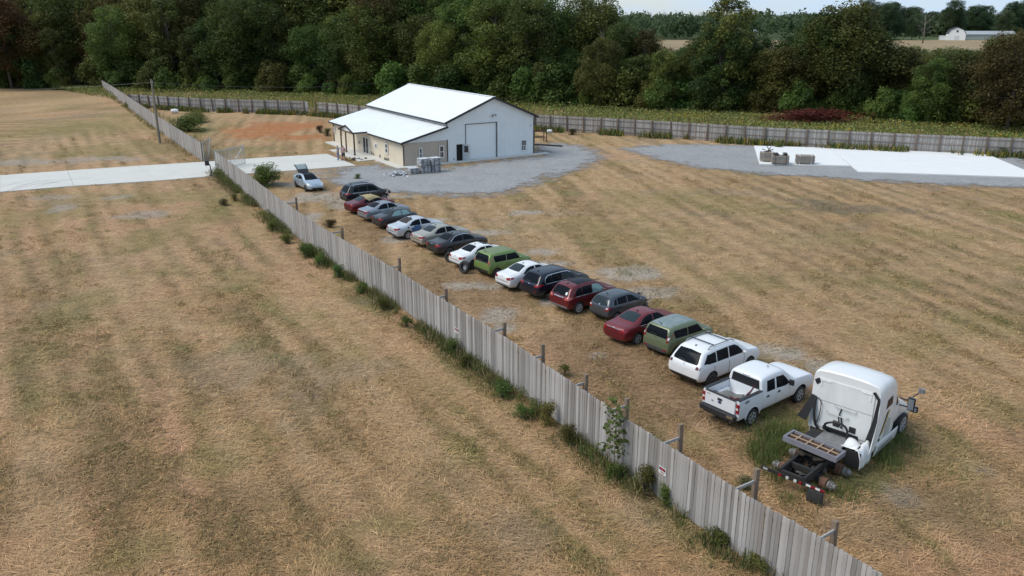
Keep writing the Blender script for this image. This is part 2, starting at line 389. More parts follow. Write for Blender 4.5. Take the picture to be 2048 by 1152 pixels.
def gravel_mat(name, lo, hi, edge=True):
    m, nt, b = nodes(name)
    n_a = noise(nt, .35, 6, .65); n_b = noise(nt, 14, 6, .75); n_c = noise(nt, 2.2, 6, .7)
    c = mixc(nt, n_a, tuple(lo), tuple(hi)); c = mixc(nt, 1.0, c, ramp(nt, n_b, [(.32, .5), (.68, 1.5)]), 'MULTIPLY')
    c = mixc(nt, 1.0, c, ramp(nt, n_c, [(.3, .78), (.7, 1.2)]), 'MULTIPLY')
    c = mixc(nt, ramp(nt, n_c, [(.54, 0.0), (.70, .6)]), c, (.27, .235, .185))
    nt.links.new(c, b.inputs['Base Color']); b.inputs['Roughness'].default_value = .92
    bump(nt, b, n_b, .6, .04)
    if edge:
        a = newn(nt, 'ShaderNodeAttribute'); a.attribute_name = 'edge'
        f = math_(nt, 'ADD', math_(nt, 'MULTIPLY', a.outputs['Fac'], .35), noise(nt, .5, 9, .78))
        k = ramp(nt, f, [(.50, 0.0), (.70, 1.0)])
        t = newn(nt, 'ShaderNodeBsdfTransparent'); x = newn(nt, 'ShaderNodeMixShader'); o = nt.nodes['Material Output']
        nt.links.new(k, x.inputs[0]); nt.links.new(t.outputs[0], x.inputs[1]); nt.links.new(b.outputs[0], x.inputs[2]); nt.links.new(x.outputs[0], o.inputs[0])
    return m
GRAV = gravel_mat('gravel', (.215,.215,.217), (.35,.347,.343))
gp = [(655,338),(640,366),(700,388),(790,392),(905,396),(1000,394),(1065,378),(1120,356),(1180,340),(1222,318),(1212,303),(1165,290),(1110,284),(1070,287),(1050,297),(1072,310),(900,331),(808,337),(745,322),(712,331)]
poly_sheet('gravel_yard', [G(*q) for q in gp][::-1], .055, GRAV, fr=4.2)
gp2 = [(1225,297),(1330,287),(1420,288),(1505,290),(1700,294),(1970,301),(2075,322),(2120,350),(2120,385),(1990,377),(1850,371),(1715,363),(1600,356),(1500,349),(1400,340),(1310,322),(1260,308)]
poly_sheet('gravel_apron', [G(*q) for q in gp2][::-1], .055, GRAV, fr=3.6)

# ---- concrete
def conc_mat(name, col, stain=.15):
    if name in MC: return MC[name]
    m, nt, b = nodes(name)
    n_a = noise(nt, .5, 7, .65); n_b = noise(nt, 9, 5, .7)
    c = mixc(nt, n_a, tuple(x*(1-stain) for x in col), tuple(min(.86, x*(1+stain*.6)) for x in col))
    c = mixc(nt, 1.0, c, ramp(nt, n_b, [(.3, .93), (.7, 1.06)]), 'MULTIPLY')
    c = mixc(nt, ramp(nt, noise(nt, 1.7, 6, .7, stretch=(.25, 1.6, 1)), [(.60, 0.0), (.74, .16)]), c, (.30,.26,.21))
    nt.links.new(c, b.inputs['Base Color']); b.inputs['Roughness'].default_value = .85; bump(nt, b, n_b, .12, .01)
    MC[name] = m; return m
CONC = conc_mat('concrete', (.60,.585,.535)); PADC = conc_mat('new_concrete', (.74,.74,.725), .10)
def slab(mb, quad, z0, z1):
    """prism over a convex outline with eased top edge"""
    cx = sum(p[0] for p in quad)/len(quad); cy = sum(p[1] for p in quad)/len(quad); k = len(quad)
    def ins(p, d):
        v = Vector((cx-p[0], cy-p[1])); v.normalize(); return (p[0]+v.x*d, p[1]+v.y*d)
    vs = [(p[0], p[1], z0) for p in quad]+[(p[0], p[1], z1-.012) for p in quad]+[(*ins(p, .015), z1) for p in quad]
    fs = [tuple(range(2*k, 3*k))]
    for l in range(2):
        for i in range(k): fs.append((l*k+i, l*k+(i+1) % k, (l+1)*k+(i+1) % k, (l+1)*k+i))
    mb.add(vs, fs)
    return mb
drive_t = [(-330,374),(0,352),(135,342.5),(275,333),(405,325),(535,316),(655,309)]
drive_b = [(-420,423),(0,385),(148,373),(315,362.5),(430,353),(585,342),(712,332)]
dv = tag(bpy.data.objects.new('driveway', None), kind='structure'); COL.objects.link(dv)
for i in range(len(drive_t)-1):
    a0, a1 = Vector(G(*drive_t[i])), Vector(G(*drive_t[i+1])); b0, b1 = Vector(G(*drive_b[i])), Vector(G(*drive_b[i+1]))
    k = 2 if i == 0 else 1
    for j in range(k):
        p0, p1, q0, q1 = a0.lerp(a1, j/k), a0.lerp(a1, (j+1)/k), b0.lerp(b1, j/k), b0.lerp(b1, (j+1)/k)
        e = (p1-p0).normalized()*.012
        mb = MB(); slab(mb, [tuple(q0+e), tuple(q1-e), tuple(p1-e), tuple(p0+e)], -.1, .085); mb.build('slab', CONC, dv)
pd = [G(1508,294), G(1519,330.5), G(1700,334), G(1717,346)]
pd_e = (Vector(G(2048,357))-Vector(G(1717,346))).normalized(); p_far = Vector(G(1962,306)); p_fr = Vector(G(1717,346))+pd_e*24
pad = tag(bpy.data.objects.new('concrete_pad', None), kind='structure'); COL.objects.link(pad)
c_a, c_b = Vector(G(1717,346)), Vector(G(1700,334)); far_l = Vector(G(1508,294))
fe = (p_far-far_l).normalized(); tmid = (c_b-far_l).dot(fe); q_mid = far_l+fe*tmid
ln = (far_l-Vector(G(1519,330.5)))
e_front_far = c_a+(p_far-q_mid).length*pd_e
mb = MB(); slab(mb, [G(1519,330.5), tuple(c_b-fe*.012), tuple(q_mid-fe*.012), tuple(far_l)], -.1, .18); mb.build('slab', PADC, pad)
n_s = 3
for i in range(n_s):
    s0 = q_mid.lerp(p_far, i/n_s)+fe*.012; s1 = q_mid.lerp(p_far, (i+1)/n_s)-fe*.0
    t0 = c_a.lerp(e_front_far, i/n_s)+fe*.012; t1 = c_a.lerp(e_front_far, (i+1)/n_s)
    mb = MB(); slab(mb, [tuple(t0), tuple(t1), tuple(s1), tuple(s0)], -.1, .18); mb.build('slab', PADC, pad)
# far open field, tan after harvest
FARF = Mt('dry_crop', (.27,.195,.10), .95, var=.25, scale=.02, bmp=.2)
mb = MB(); P = [(24,225),(110,190),(190,235),(470,430),(520,640),(300,650),(60,650),(30,420)]
mb.add([(x, y, .12) for x, y in P], [tuple(range(len(P)))]); tag(mb.build('field', FARF), kind='structure')
LAWN = Mt('far_lawn', (.10,.14,.05), .95, var=.25, scale=.03)
mb = MB(); P = [(190,660),(460,640),(600,700),(560,760),(300,760)]
mb.add([(x, y, .2) for x, y in P], [tuple(range(len(P)))]); tag(mb.build('lawn', LAWN), kind='structure')

# faint tyre arcs on the driveway
TYM = Mt('tyre_rubber_mark', (.40,.385,.36), .9, var=.1, scale=2)
def tyre_mark(p0, p1, p2, wd=.13):
    A, B_, C_ = Vector(G(*p0)), Vector(G(*p1)), Vector(G(*p2)); mb = MB(); n = 16
    for i in range(n+1):
        t = i/n; p = A*(1-t)**2+B_*2*t*(1-t)+C_*t*t; d = ((B_-A)*(1-t)+(C_-B_)*t).normalized(); k = wd*math.sin(math.pi*min(.98, max(.05, t)))**.5
        mb.v += [(p.x-d.y*k, p.y+d.x*k, .0895), (p.x+d.y*k, p.y-d.x*k, .0895)]
        if i: mb.f.append([2*i-2, 2*i, 2*i+1, 2*i-1]); mb.m.append(0)
    mb.build('tyre_mark', TYM, dv)
tyre_mark((14,384),(60,362),(128,361)); tyre_mark((24,382),(66,367),(120,366)); tyre_mark((70,376),(100,364),(190,356)); tyre_mark((2,376),(30,366),(80,362), .08)
# ============================================================ BUILDING
BA = (-12.2, 91.6); BTH = R(31.5)
bld = thing('metal_building', 'white metal workshop with black trim, cream lean-to side and large roll-up door', 'building', (BA[0], BA[1], 0), BTH)
ROOF = Mt('white_roof', (.84,.855,.86), .42, 0, var=.03, scale=.5, spec=.4); SIDE = Mt('grey_white_siding', (.76,.785,.79), .5, 0, var=.05, scale=.6)
TRIM = Mt('black_trim', (.018,.019,.022), .45, var=.2); CREAM = Mt('cream_panel', (.62,.545,.43), .75, var=.07, scale=.8, bmp=.1)
TAN = Mt('tan_board', (.50,.425,.345), .75, var=.1, scale=1.2); DOORW = Mt('white_door', (.80,.83,.84), .45, var=.03)
FRAMEW = Mt('window_white', (.74,.75,.75), .5, var=.05); DGL = Mt('dark_pane', (.03,.035,.04), .08, var=.2, spec=.7); INT = Mt('dark_interior', (.03,.028,.025), .9)
WOODB = Mt('brown_post_wood', (.17,.11,.07), .85, var=.25, scale=3, stretch=(6,6,1))
DEP, LW, GW, RU = 23.0, 5.5, 17.4, 11.6
LE, LT, ME, RZ = 2.82, 4.15, 4.72, 7.12
def ribs(mb, u0, u1, zf, z0f, v, sgn, step=.305):
    u = u0+step*.5
    while u < u1:
        mb.box((u, v, (z0f(u)+zf(u))/2), (.045, .028, zf(u)-z0f(u))); u += step
# gable wall: flat sheet with openings left out + ribs
def ztop(u):
    return LE+(LT-LE)*u/LW if u < LW else (ME+(RZ-ME)*(u-LW)/(RU-LW) if u < RU else RZ+(ME-RZ)*(u-RU)/(GW-RU))
ops = [(7.95,12.15,0.02,4.2), (6.70,7.55,0.02,2.0)]
mb = MB()
cuts = sorted({0,LW,RU,GW,*[o_ for q in ops for o_ in q[:2]]})
for a_, b_ in zip(cuts, cuts[1:]):
    zb = 0.0
    for q in ops:
        if a_ >= q[0]-1e-6 and b_ <= q[1]+1e-6: zb = q[3]
    if b_ <= LW: zb = 2.62
    za, zc = ztop(a_+1e-4), ztop(b_-1e-4)
    vs = [(a_,0,zb),(b_,0,zb),(b_,0,zc),(a_,0,za),(a_,.12,zb),(b_,.12,zb),(b_,.12,zc),(a_,.12,za)]
    mb.add(vs, [(0,1,2,3),(5,4,7,6),(0,4,5,1)])
    u = a_+.15
    while u < b_:
        z1 = ztop(u)-.03; mb.box((u, -.012, (zb+z1)/2), (.05, .03, z1-zb-.02)); u += .305
mb.build('gable_wall', SIDE, bld)
# lean-to end in tan board and batten
mb = MB(); mb.box((LW/2, .06, 1.31), (LW-.02, .12, 2.60))
for i in range(18):
    mb.box((.16+i*.305, -.01, 1.25), (.05, .025, 2.4))
mb.box((LW/2, -.02, 2.50), (LW-.06, .05, .10)); mb.build('lean_to_end_wall', TAN, bld)
# side walls
mb = MB(); mb.box((.06, DEP/2+.06, 1.42), (.12, DEP-.13, 2.82))
for i in range(9): mb.box((-.004, 2.4+i*2.44, 1.42), (.012, .04, 2.8))
mb.build('side_wall', CREAM, bld)
mb = MB(); mb.box((LW+.06, DEP/2, (LT+ME)/2-.2), (.1, DEP-.14, 1.3)); mb.box((GW-.06, DEP/2+.06, ME/2), (.12, DEP-.13, ME)); mb.build('upper_wall', SIDE, bld)
mb = MB(); mb.add([(0,DEP,0),(GW,DEP,0),(GW,DEP,ME),(RU,DEP,RZ),(LW,DEP,ME),(LW,DEP,LT),(0,DEP,LE)], [(0,6,5,4,3,2,1)]); mb.build('rear_wall', SIDE, bld)
# roofs
def roof_plane(name, p0, p1, v0, v1, th=.06, step=.6):
    """p0,p1: (u,z) eave to top"""
    mb = MB(); a_ = Vector((p0[0],0,p0[1])); b_ = Vector((p1[0],0,p1[1])); d = (b_-a_); n = Vector((-d.z,0,d.x)).normalized()
    if n.z < 0: n = -n
    vs = []
    for v in (v0, v1):
        for q in (a_, b_):
            for k in (0, 1): vs.append((q.x+n.x*th*k, v, q.z+n.z*th*k))
    mb.add(vs, [(1,3,7,5),(0,4,6,2),(0,2,3,1),(4,5,7,6),(0,1,5,4),(2,6,7,3)])
    v = v0+step/2
    while v < v1:
        p = a_+n*(th+.012); q = b_+n*(th+.012)
        mb.bar((p.x, v, p.z), (q.x, v, q.z), .05, .028); v += step
    return mb.build(name, ROOF, bld)
ov = .42
sl_m = (RZ-ME)/(RU-LW); sl_r = (RZ-ME)/(GW-RU)
rf = roof_plane('roof', (LW-ov, ME-sl_m*ov+.05), (RU, RZ+.05), -.45, DEP+.45)
roof_plane('roof', (GW+ov, ME-sl_r*ov+.05), (RU, RZ+.05), -.45, DEP+.45)
lr = roof_plane('lean_to_roof', (-.4, LE-.10), (LW-.03, LT+.02), -.42, DEP+.42)
mb = MB(); mb.box((RU, DEP/2, RZ+.13), (.42, DEP+.9, .03)); mb.build('ridge_cap', ROOF, bld)
# black fascia, corner trim, gutters, downspouts
def tb(name, *bars):
    mb = MB()
    for a_, b_, w_, h_ in bars: mb.bar(a_, b_, w_, h_)
    return mb.build(name, TRIM, bld)
zE = ME-sl_m*ov+.05
tb('rake_trim', ((LW-ov,-.47,zE-.02),(RU,-.47,RZ+.03),.05,.24)); tb('rake_trim', ((RU,-.472,RZ+.03),(GW+ov,-.472,ME-sl_r*ov+.03),.05,.24))
tb('rake_trim', ((-.42,-.44,LE-.12),(LW-.03,-.44,LT),.05,.22)); tb('rake_trim', ((-.4,DEP+.44,LE-.12),(LW,DEP+.44,LT),.05,.2)); tb('rake_trim', ((LW-ov,DEP+.47,zE-.02),(RU,DEP+.47,RZ+.03),.05,.22)); tb('rake_trim', ((RU,DEP+.473,RZ+.03),(GW+ov,DEP+.473,zE-.02),.05,.22))
tb('gutter', ((LW-ov-.05,-.45,zE-.05),(LW-ov-.05,DEP+.45,zE-.05),.12,.14)); tb('gutter', ((GW+ov+.05,-.45,zE-.05),(GW+ov+.05,DEP+.45,zE-.05),.12,.14))
tb('gutter', ((-.46,-.42,LE-.15),(-.46,9.4,LE-.15),.12,.14)); tb('gutter', ((-.46,15.1,LE-.15),(-.46,DEP+.42,LE-.15),.12,.14))
for u_, v_, zt in ((-.05,-.04,LE-.15),(-.05,DEP-.3,LE-.15),(GW+.02,-.03,ME-.1)):
    tb('downspout', ((u_,v_,.03),(u_,v_,zt-.25),.09,.09), ((u_,v_,zt-.28),(u_+(-.38 if u_ < 1 else .42),v_,zt),.08,.08))
tb('corner_trim', ((LW+.02,-.03,.03),(LW+.02,-.03,2.66),.10,.07)); tb('corner_trim', ((LW-.03,-.05,LT-.1),(LW-.03,-.05,zE),.10,.08))
# roll-up door of horizontal sections
mb = MB(); mb.box((10.05,.14,2.1), (4.18,.02,4.18)); rd = mb.build('roll_up_door', DOORW, bld)
for i in range(14):
    mb = MB(); mb.box((10.05,.118-.004*(i % 2),.02+4.16/14*(i+.5)), (4.14,.03,4.16/14-.022)); mb.build('door_section', DOORW, rd)
tb('door_jamb', ((7.93,-.02,.02),(7.93,-.02,4.25),.07,.06)); tb('door_jamb', ((12.17,-.02,.02),(12.17,-.02,4.25),.07,.06)); tb('door_header', ((7.88,-.025,4.25),(12.22,-.025,4.25),.06,.06))
# walk door standing open
mb = MB(); mb.box((7.125,.45,1.0), (.85,.02,1.96)); mb.box((6.72,.29,1.0), (.02,.32,1.96)); mb.box((7.53,.29,1.0), (.02,.32,1.96)); mb.build('door_opening', INT, bld)
mb = MB(); mb.box((0,-.42,1.0), (.045,.84,1.94)); dl = mb.build('door', Mt('door_grey', (.52,.55,.57), .5), bld); dl.location = (7.56,-.03,.02); dl.rotation_euler = (0,0,R(38))
mb = MB(); mb.box((-.03,-.42,1.42), (.02,.5,.75)); mb.build('door_window', DGL, dl)
mb = MB(); mb.box((-.05,-.76,.98), (.06,.12,.05)); mb.build('handle', STEEL, dl)
def window(u, v, z0, z1, wd, side='gable', grid=(3,4), mat=DGL):
    """sash window; side 'gable' faces -v, 'left' faces -u"""
    def P(a, d, z, s): return ((u+a, v-d, z), s) if side == 'gable' else ((u-d, v+a, z), (s[1], s[0], s[2]))
    mb = MB(); h = z1-z0; zc = (z0+z1)/2
    for (a, zz, sx, sz) in ((-wd/2,zc,.09,h+.18),(wd/2,zc,.09,h+.18),(0,z0-.045,wd-.09,.09),(0,z1+.045,wd-.09,.09),(0,zc,wd-.09,.06)):
        c_, s_ = P(a, .045, zz, (sx,.07,sz)); mb.box(c_, s_)
    wn = mb.build('window', FRAMEW, bld)
    for k in range(2):
        mb = MB(); c_, s_ = P(0, .012+.006*k, z0+h*(.25+.5*k), (wd-.10,.02,h/2-.07)); mb.box(c_, s_); mb.build('pane', mat, wn)
        mb = MB()
        for i in range(1, grid[0]):
            c_, s_ = P(-wd/2+wd*i/grid[0], .035, z0+h*(.25+.5*k), (.022,.015,h/2-.075)); mb.box(c_, s_)
        for i in range(1, grid[1]//2):
            c_, s_ = P(0, .036, z0+h*(.5*k)+h*.5*i/(grid[1]//2), (wd-.1,.014,.022)); mb.box(c_, s_)
        mb.build('muntin', FRAMEW, wn)
    mb = MB()
    for (a, zz, sx, sz) in ((-wd/2-.09,zc,.09,h+.36),(wd/2+.09,zc,.09,h+.36),(0,z0-.135,wd+.09,.09),(0,z1+.135,wd+.09,.09)):
        c_, s_ = P(a, .03, zz, (sx,.05,sz)); mb.box(c_, s_)
    if side == 'left' or u < LW: mb.build('casing', TAN, wn)
window(15.98, 0, .62, 1.80, .72); window(4.76, 0, .70, 1.95, .52, grid=(1,2), mat=Mt('brown_pane', (.10,.065,.05), .15, var=.2)); window(2.1, 0, .80, 1.92, .30, grid=(1,2))
window(0, 4.75, .95, 1.98, .72, 'left', (2,2)); window(0, 20.0, 1.45, 1.92, .4, 'left', (1,2)); window(0, 22.4, 1.45, 2.0, .4, 'left', (1,2))
mb = MB(); mb.box((-.03,8.0,1.4), (.04,.62,.62)); pn = mb.build('notice_frame', FRAMEW, bld); mb = MB(); mb.box((-.055,8.0,1.36), (.012,.40,.42)); mb.build('notice', Mt('notice_blue', (.10,.13,.22), .5, var=.3, scale=20), pn)
mb = MB(); mb.box((-.10,4.75,.22), (.24,.95,.36)); ac = mb.build('air_conditioner', Mt('ac_casing', (.34,.31,.27), .6), bld)
for i in range(5):
    mb = MB(); mb.box((-.235,4.40+i*.175,.22), (.03,.035,.26)); mb.build('grille_slat', BLACK, ac)
# glazed entrance double door under the porch
mb = MB(); mb.box((-.01,11.3,1.0), (.03,1.7,2.0)); dr = mb.build('entrance_door', DGL, bld)
for v_ in (10.42,11.3,12.18):
    mb = MB(); mb.box((-.04,v_,1.02), (.06,.10,2.04)); mb.build('door_frame', FRAMEW, dr)
mb = MB(); mb.box((-.04,11.3,2.0), (.055,1.66,.10)); mb.build('door_frame', FRAMEW, dr)
for v_ in (10.65,10.9,11.55,11.8,12.0):
    mb = MB(); mb.box((-.035,v_,1.0), (.02,.03,1.9)); mb.build('door_bar', TRIM, dr)
for v_, z_ in ((9.6,.35),(9.0,.25),(13.6,1.1),(6.9,.3)):
    mb = MB(); mb.box((-.05,v_,z_), (.09,.22,.3)); mb.build('meter_box', STEEL, bld)
# gable porch
mb = MB(); pv, ph, pw, pu = 12.3, 3.42, 2.45, -2.15
zl = LE-.02
for s_ in (-1, 1):
    a_ = Vector((pu, pv+s_*pw, zl)); b_ = Vector((pu, pv, ph)); n_ = Vector((0, -(b_.z-a_.z)*-s_, pw)).normalized()*.06
    uw_e, uw_r = .2, 2.6
    vs = [a_, b_, Vector((uw_r, pv, ph)), Vector((uw_e, pv+s_*pw, zl))]; up = [p+Vector((0,0,.07)) for p in vs]
    mb.add([tuple(p) for p in vs+up], [(0,1,2,3),(4,5,6,7),(0,1,5,4),(1,2,6,5),(2,3,7,6),(3,0,4,7)])
pr = mb.build('porch_roof', ROOF, bld)
tb('porch_fascia', ((pu-.03,pv-pw-.1,zl-.03),(pu-.03,pv,ph+.03),.06,.22)); tb('porch_fascia', ((pu-.033,pv,ph+.03),(pu-.033,pv+pw+.1,zl-.03),.06,.22))
tb('porch_fascia', ((pu,pv-pw-.03,zl),(-.35,pv-pw-.03,zl),.05,.18)); tb('porch_fascia', ((pu,pv+pw+.03,zl),(-.35,pv+pw+.03,zl),.05,.18))
mb = MB(); mb.add([(pu+.12,pv-pw*.8,zl+.03),(pu+.12,pv+pw*.8,zl+.03),(pu+.12,pv,ph-.1)], [(0,1,2)]); mb.build('porch_gable', SIDE, bld)
mb = MB(); mb.bar((pu+.12,pv-pw*.95,zl-.08),(pu+.12,pv+pw*.95,zl-.08),.12,.2); mb.build('porch_beam', WOODB, bld)
for v_, m_ in ((pv-pw+.2, TRIM), (pv+.55, WOODB), (pv+pw-.2, WOODB)):
    mb = MB(); mb.box((pu+.15,v_,(zl-.1)/2), (.15,.15,zl-.2)); mb.box((pu+.15,v_,.14), (.22,.22,.18)); mb.build('porch_post', m_, bld)
# security lamp
mb = MB(); mb.box((11.66,-.05,5.12), (.16,.08,.16)); mb.tube([(11.5,-.14,5.06),(11.42,-.3,5.0)], [.07,.11], 8); mb.tube([(11.82,-.14,5.12),(11.95,-.3,5.1)], [.07,.11], 8); mb.build('security_lamp', STEEL, bld)
mb = MB(); mb.box((6.35,-.03,.35), (.16,.06,.16)); mb.build('socket_box', STEEL, bld); mb = MB(); mb.box((16.95,-.03,3.55), (.1,.06,.1)); mb.build('camera_box', BLACK, bld)
# concrete foundation walk around it
wk = tag(bpy.data.objects.new('building_walk', None), kind='structure'); COL.objects.link(wk); wk.location = (BA[0], BA[1], 0); wk.rotation_euler = (0,0,BTH)
for q in ([(-.02,-.95),(6.5,-.95),(6.5,-.02),(-.02,-.02)], [(6.52,-.95),(13,-.95),(13,-.02),(6.52,-.02)], [(13.02,-.95),(19.3,-.95),(19.3,-.02),(13.02,-.02)], [(-1.15,-.95),(-.04,-.95),(-.04,5.9),(-1.15,5.9)], [(-3.1,5.92),(-.04,5.92),(-.04,16),(-3.1,16)], [(-1.3,16.02),(-.04,16.02),(-.04,DEP),(-1.3,DEP)]):
    mb = MB(); slab(mb, q, -.1, .11); mb.build('slab', CONC, wk)
mb = MB(); slab(mb, [(0,0),(GW,0),(GW,DEP),(0,DEP)], -.1, .03); mb.build('slab', CONC, wk)
# ============================================================ FENCES
def wood_mat(name, use_obj, lo, hi):
    m, nt, b = nodes(name)
    g = noise(nt, 3.2, 6, .7, stretch=(9,9,.8)); g2 = noise(nt, 1.2, 5, .7)
    if use_obj:
        oi = newn(nt, 'ShaderNodeObjectInfo'); rr = oi.outputs['Random']
    else:
        a = newn(nt, 'ShaderNodeAttribute'); a.attribute_name = 'tint'; rr = a.outputs['Fac']
    f = math_(nt, 'ADD', math_(nt, 'MULTIPLY', rr, .55), math_(nt, 'MULTIPLY', g, .45))
    c = mixc(nt, ramp(nt, f, [(.18, 0.0), (.78, 1.0)]), tuple(lo), tuple(hi))
    c = mixc(nt, ramp(nt, g2, [(.5, 0.0), (.72, .45)]), c, (.20,.165,.135))
    fr = math_(nt, 'FRACT', math_(nt, 'MULTIPLY', rr, 7.7))
    c = mixc(nt, ramp(nt, fr, [(.80, 0.0), (.95, .30)]), c, (.19,.14,.11))
    nt.links.new(c, b.inputs['Base Color']); b.inputs['Roughness'].default_value = .9; b.inputs['Specular IOR Level'].default_value = .15
    bump(nt, b, g, .35, .01); return m
FW_O = wood_mat('weathered_board', True, (.195,.182,.172), (.43,.412,.40)); FW_A = wood_mat('weathered_boards', False, (.215,.20,.19), (.44,.42,.405))
POSTW = Mt('post_wood', (.215,.155,.11), .9, var=.3, scale=2.5, stretch=(5,5,1), bmp=.3); RAILW = Mt('rail_wood', (.24,.20,.17), .9, var=.2, scale=3)
def resample(path, step):
    out = []; acc = 0.0; nxt = 0.0
    for (a_, b_) in zip(path, path[1:]):
        a_ = Vector(a_); b_ = Vector(b_); L = (b_-a_).length
        while nxt <= acc+L:
            out.append((a_+(b_-a_)*((nxt-acc)/L), (b_-a_)/L)); nxt += step
        acc += L
    return out
def smooth_path(pts, n=6):
    out = []; P = [Vector(p) for p in pts]; P = [P[0]*2-P[1]]+P+[P[-1]*2-P[-2]]
    for i in range(1, len(P)-2):
        for k in range(n):
            t = k/n; p0, p1, p2, p3 = P[i-1:i+3]
            out.append(.5*((2*p1)+(p2-p0)*t+(2*p0-5*p1+4*p2-p3)*t*t+(3*p1-p0-3*p2+p3)*t**3))
    out.append(P[-2]); return [(p.x, p.y) for p in out]
def board_variant(sd):
    r_ = random.Random(sd); wd = (.139,.137,.130,.138,.134,.139,.126,.137)[sd % 8]; h = FENCE_H+r_.uniform(-.018,.018); mb = MB(); t = .02
    bw = [r_.uniform(-.006,.006) for _ in range(6)]; zs = [.04+r_.uniform(-.03,.03), h*.5, h-.03, h]
    vs = []
    for i, z in enumerate(zs):
        k = wd/2-(.018 if i == 3 else 0); o_ = bw[i]
        vs += [(-k, -t/2+o_, z), (k, -t/2+o_, z), (k, t/2+o_, z), (-k, t/2+o_, z)]
    fs = [(0,3,2,1),(12,13,14,15)]
    for i in range(3):
        for j in range(4): fs.append((i*4+j, i*4+(j+1) % 4, i*4+4+(j+1) % 4, i*4+4+j))
    return vs, fs
BV = [board_variant(i) for i in range(8)]
def boards_joined(name, places, parent, seed=1):
    r_ = random.Random(seed); vs, fs, tint = [], [], []
    for p, d in places:
        v_, f_ = BV[r_.randrange(8)]; b0 = len(vs); a_ = math.atan2(d.y, d.x)+r_.uniform(-.02,.02); ca_, sa_ = math.cos(a_), math.sin(a_); dz = r_.uniform(-.014,.014); t = r_.random()
        for x, y, z in v_: vs.append((p.x+x*ca_-y*sa_, p.y+x*sa_+y*ca_, z+(dz if z > 1 else 0))); tint.append(t)
        for f in f_: fs.append([i+b0 for i in f])
    me = bpy.data.meshes.new(name); me.from_pydata(vs, [], fs); at = me.attributes.new('tint', 'FLOAT', 'POINT'); at.data.foreach_set('value', tint)
    o = link(name, me, parent, FW_A); o['kind'] = 'stuff'; return o
# near fence
NP = smooth_path(NEARF)
nf = thing('wooden_fence', 'long weathered grey board fence running from the gate past the parked cars', 'fence')
pl = resample(NP, .145); mid_i = max(0, len(pl)-300)
boards_joined('boards', pl[:mid_i], nf, 3)
bmesh_v = []
for v_, f_ in BV:
    me = bpy.data.meshes.new('board'); me.from_pydata(v_, [], f_); me.materials.append(FW_O); bmesh_v.append(me)
rb = random.Random(5)
for p, d in pl[mid_i:]:
    o = link('board', bmesh_v[rb.randrange(8)], nf); o.location = (p.x, p.y, rb.uniform(-.014,.012)); o.rotation_euler = (rb.uniform(-.010,.010), rb.uniform(-.005,.005), math.atan2(d.y, d.x)+rb.uniform(-.02,.02))
inner = lambda d: Vector((-d.y, d.x)) if (-d.y) > 0 else Vector((d.y, -d.x))
for k, zr in enumerate((.45, 1.15, 1.9)):
    mb = MB(); rp_ = [(p+inner(d)*.05) for p, d in resample(NP, 1.2)]
    for a_, b_ in zip(rp_, rp_[1:]): mb.bar((a_.x, a_.y, zr), (b_.x, b_.y, zr), .04, .09)
    mb.build('rail', RAILW, nf)
post_px = [(1675,1042),(1514,940),(1366,848),(1253,798),(1168,748),(1080,690),(1007,645),(888,578),(795,515),(684,455),(592,395)]
for i, (px, py) in enumerate(post_px):
    ht = 2.55+.12*((i*7) % 3-1)
    x, y = G(px, py, ht); q = min(pl, key=lambda t: (t[0].x-x)**2+(t[0].y-y)**2); p, d = q; n_ = inner(d)
    off = max(.55, min(1.0, (Vector((x, y))-p).dot(n_))); P0 = p+n_*off
    mb = MB(); mb.box((0,0,ht/2), (.15,.15,ht)); po = mb.build('post', POSTW, nf); po.location = (P0.x, P0.y, 0); po.rotation_euler = (R(rb.uniform(-1.5,1.5)), R(rb.uniform(-1.5,1.5)), math.atan2(d.y, d.x)+rb.uniform(-.2,.2))
    mb = MB(); mb.bar((p.x+n_.x*.03, p.y+n_.y*.03, FENCE_H-.12), (P0.x-n_.x*.07, P0.y-n_.y*.07, FENCE_H-.10), .05, .10); mb.build('brace', Mt('brace_wood', (.36,.34,.32), .9, var=.15), nf)
# far-left run of the same fence
lf = thing('wooden_fence', 'weathered grey board fence rising to the woods beyond the gate and pole', 'fence')
lp = resample(smooth_path(LEFTF), .145); boards_joined('boards', lp, lf, 8)
for p, d in resample(smooth_path(LEFTF), 2.44):
    n_ = inner(d); mb = MB(); mb.box((p.x+n_.x*.12, p.y+n_.y*.12, 1.12), (.12,.12,2.24), 0, math.atan2(d.y, d.x)); mb.build('post', POSTW, lf)
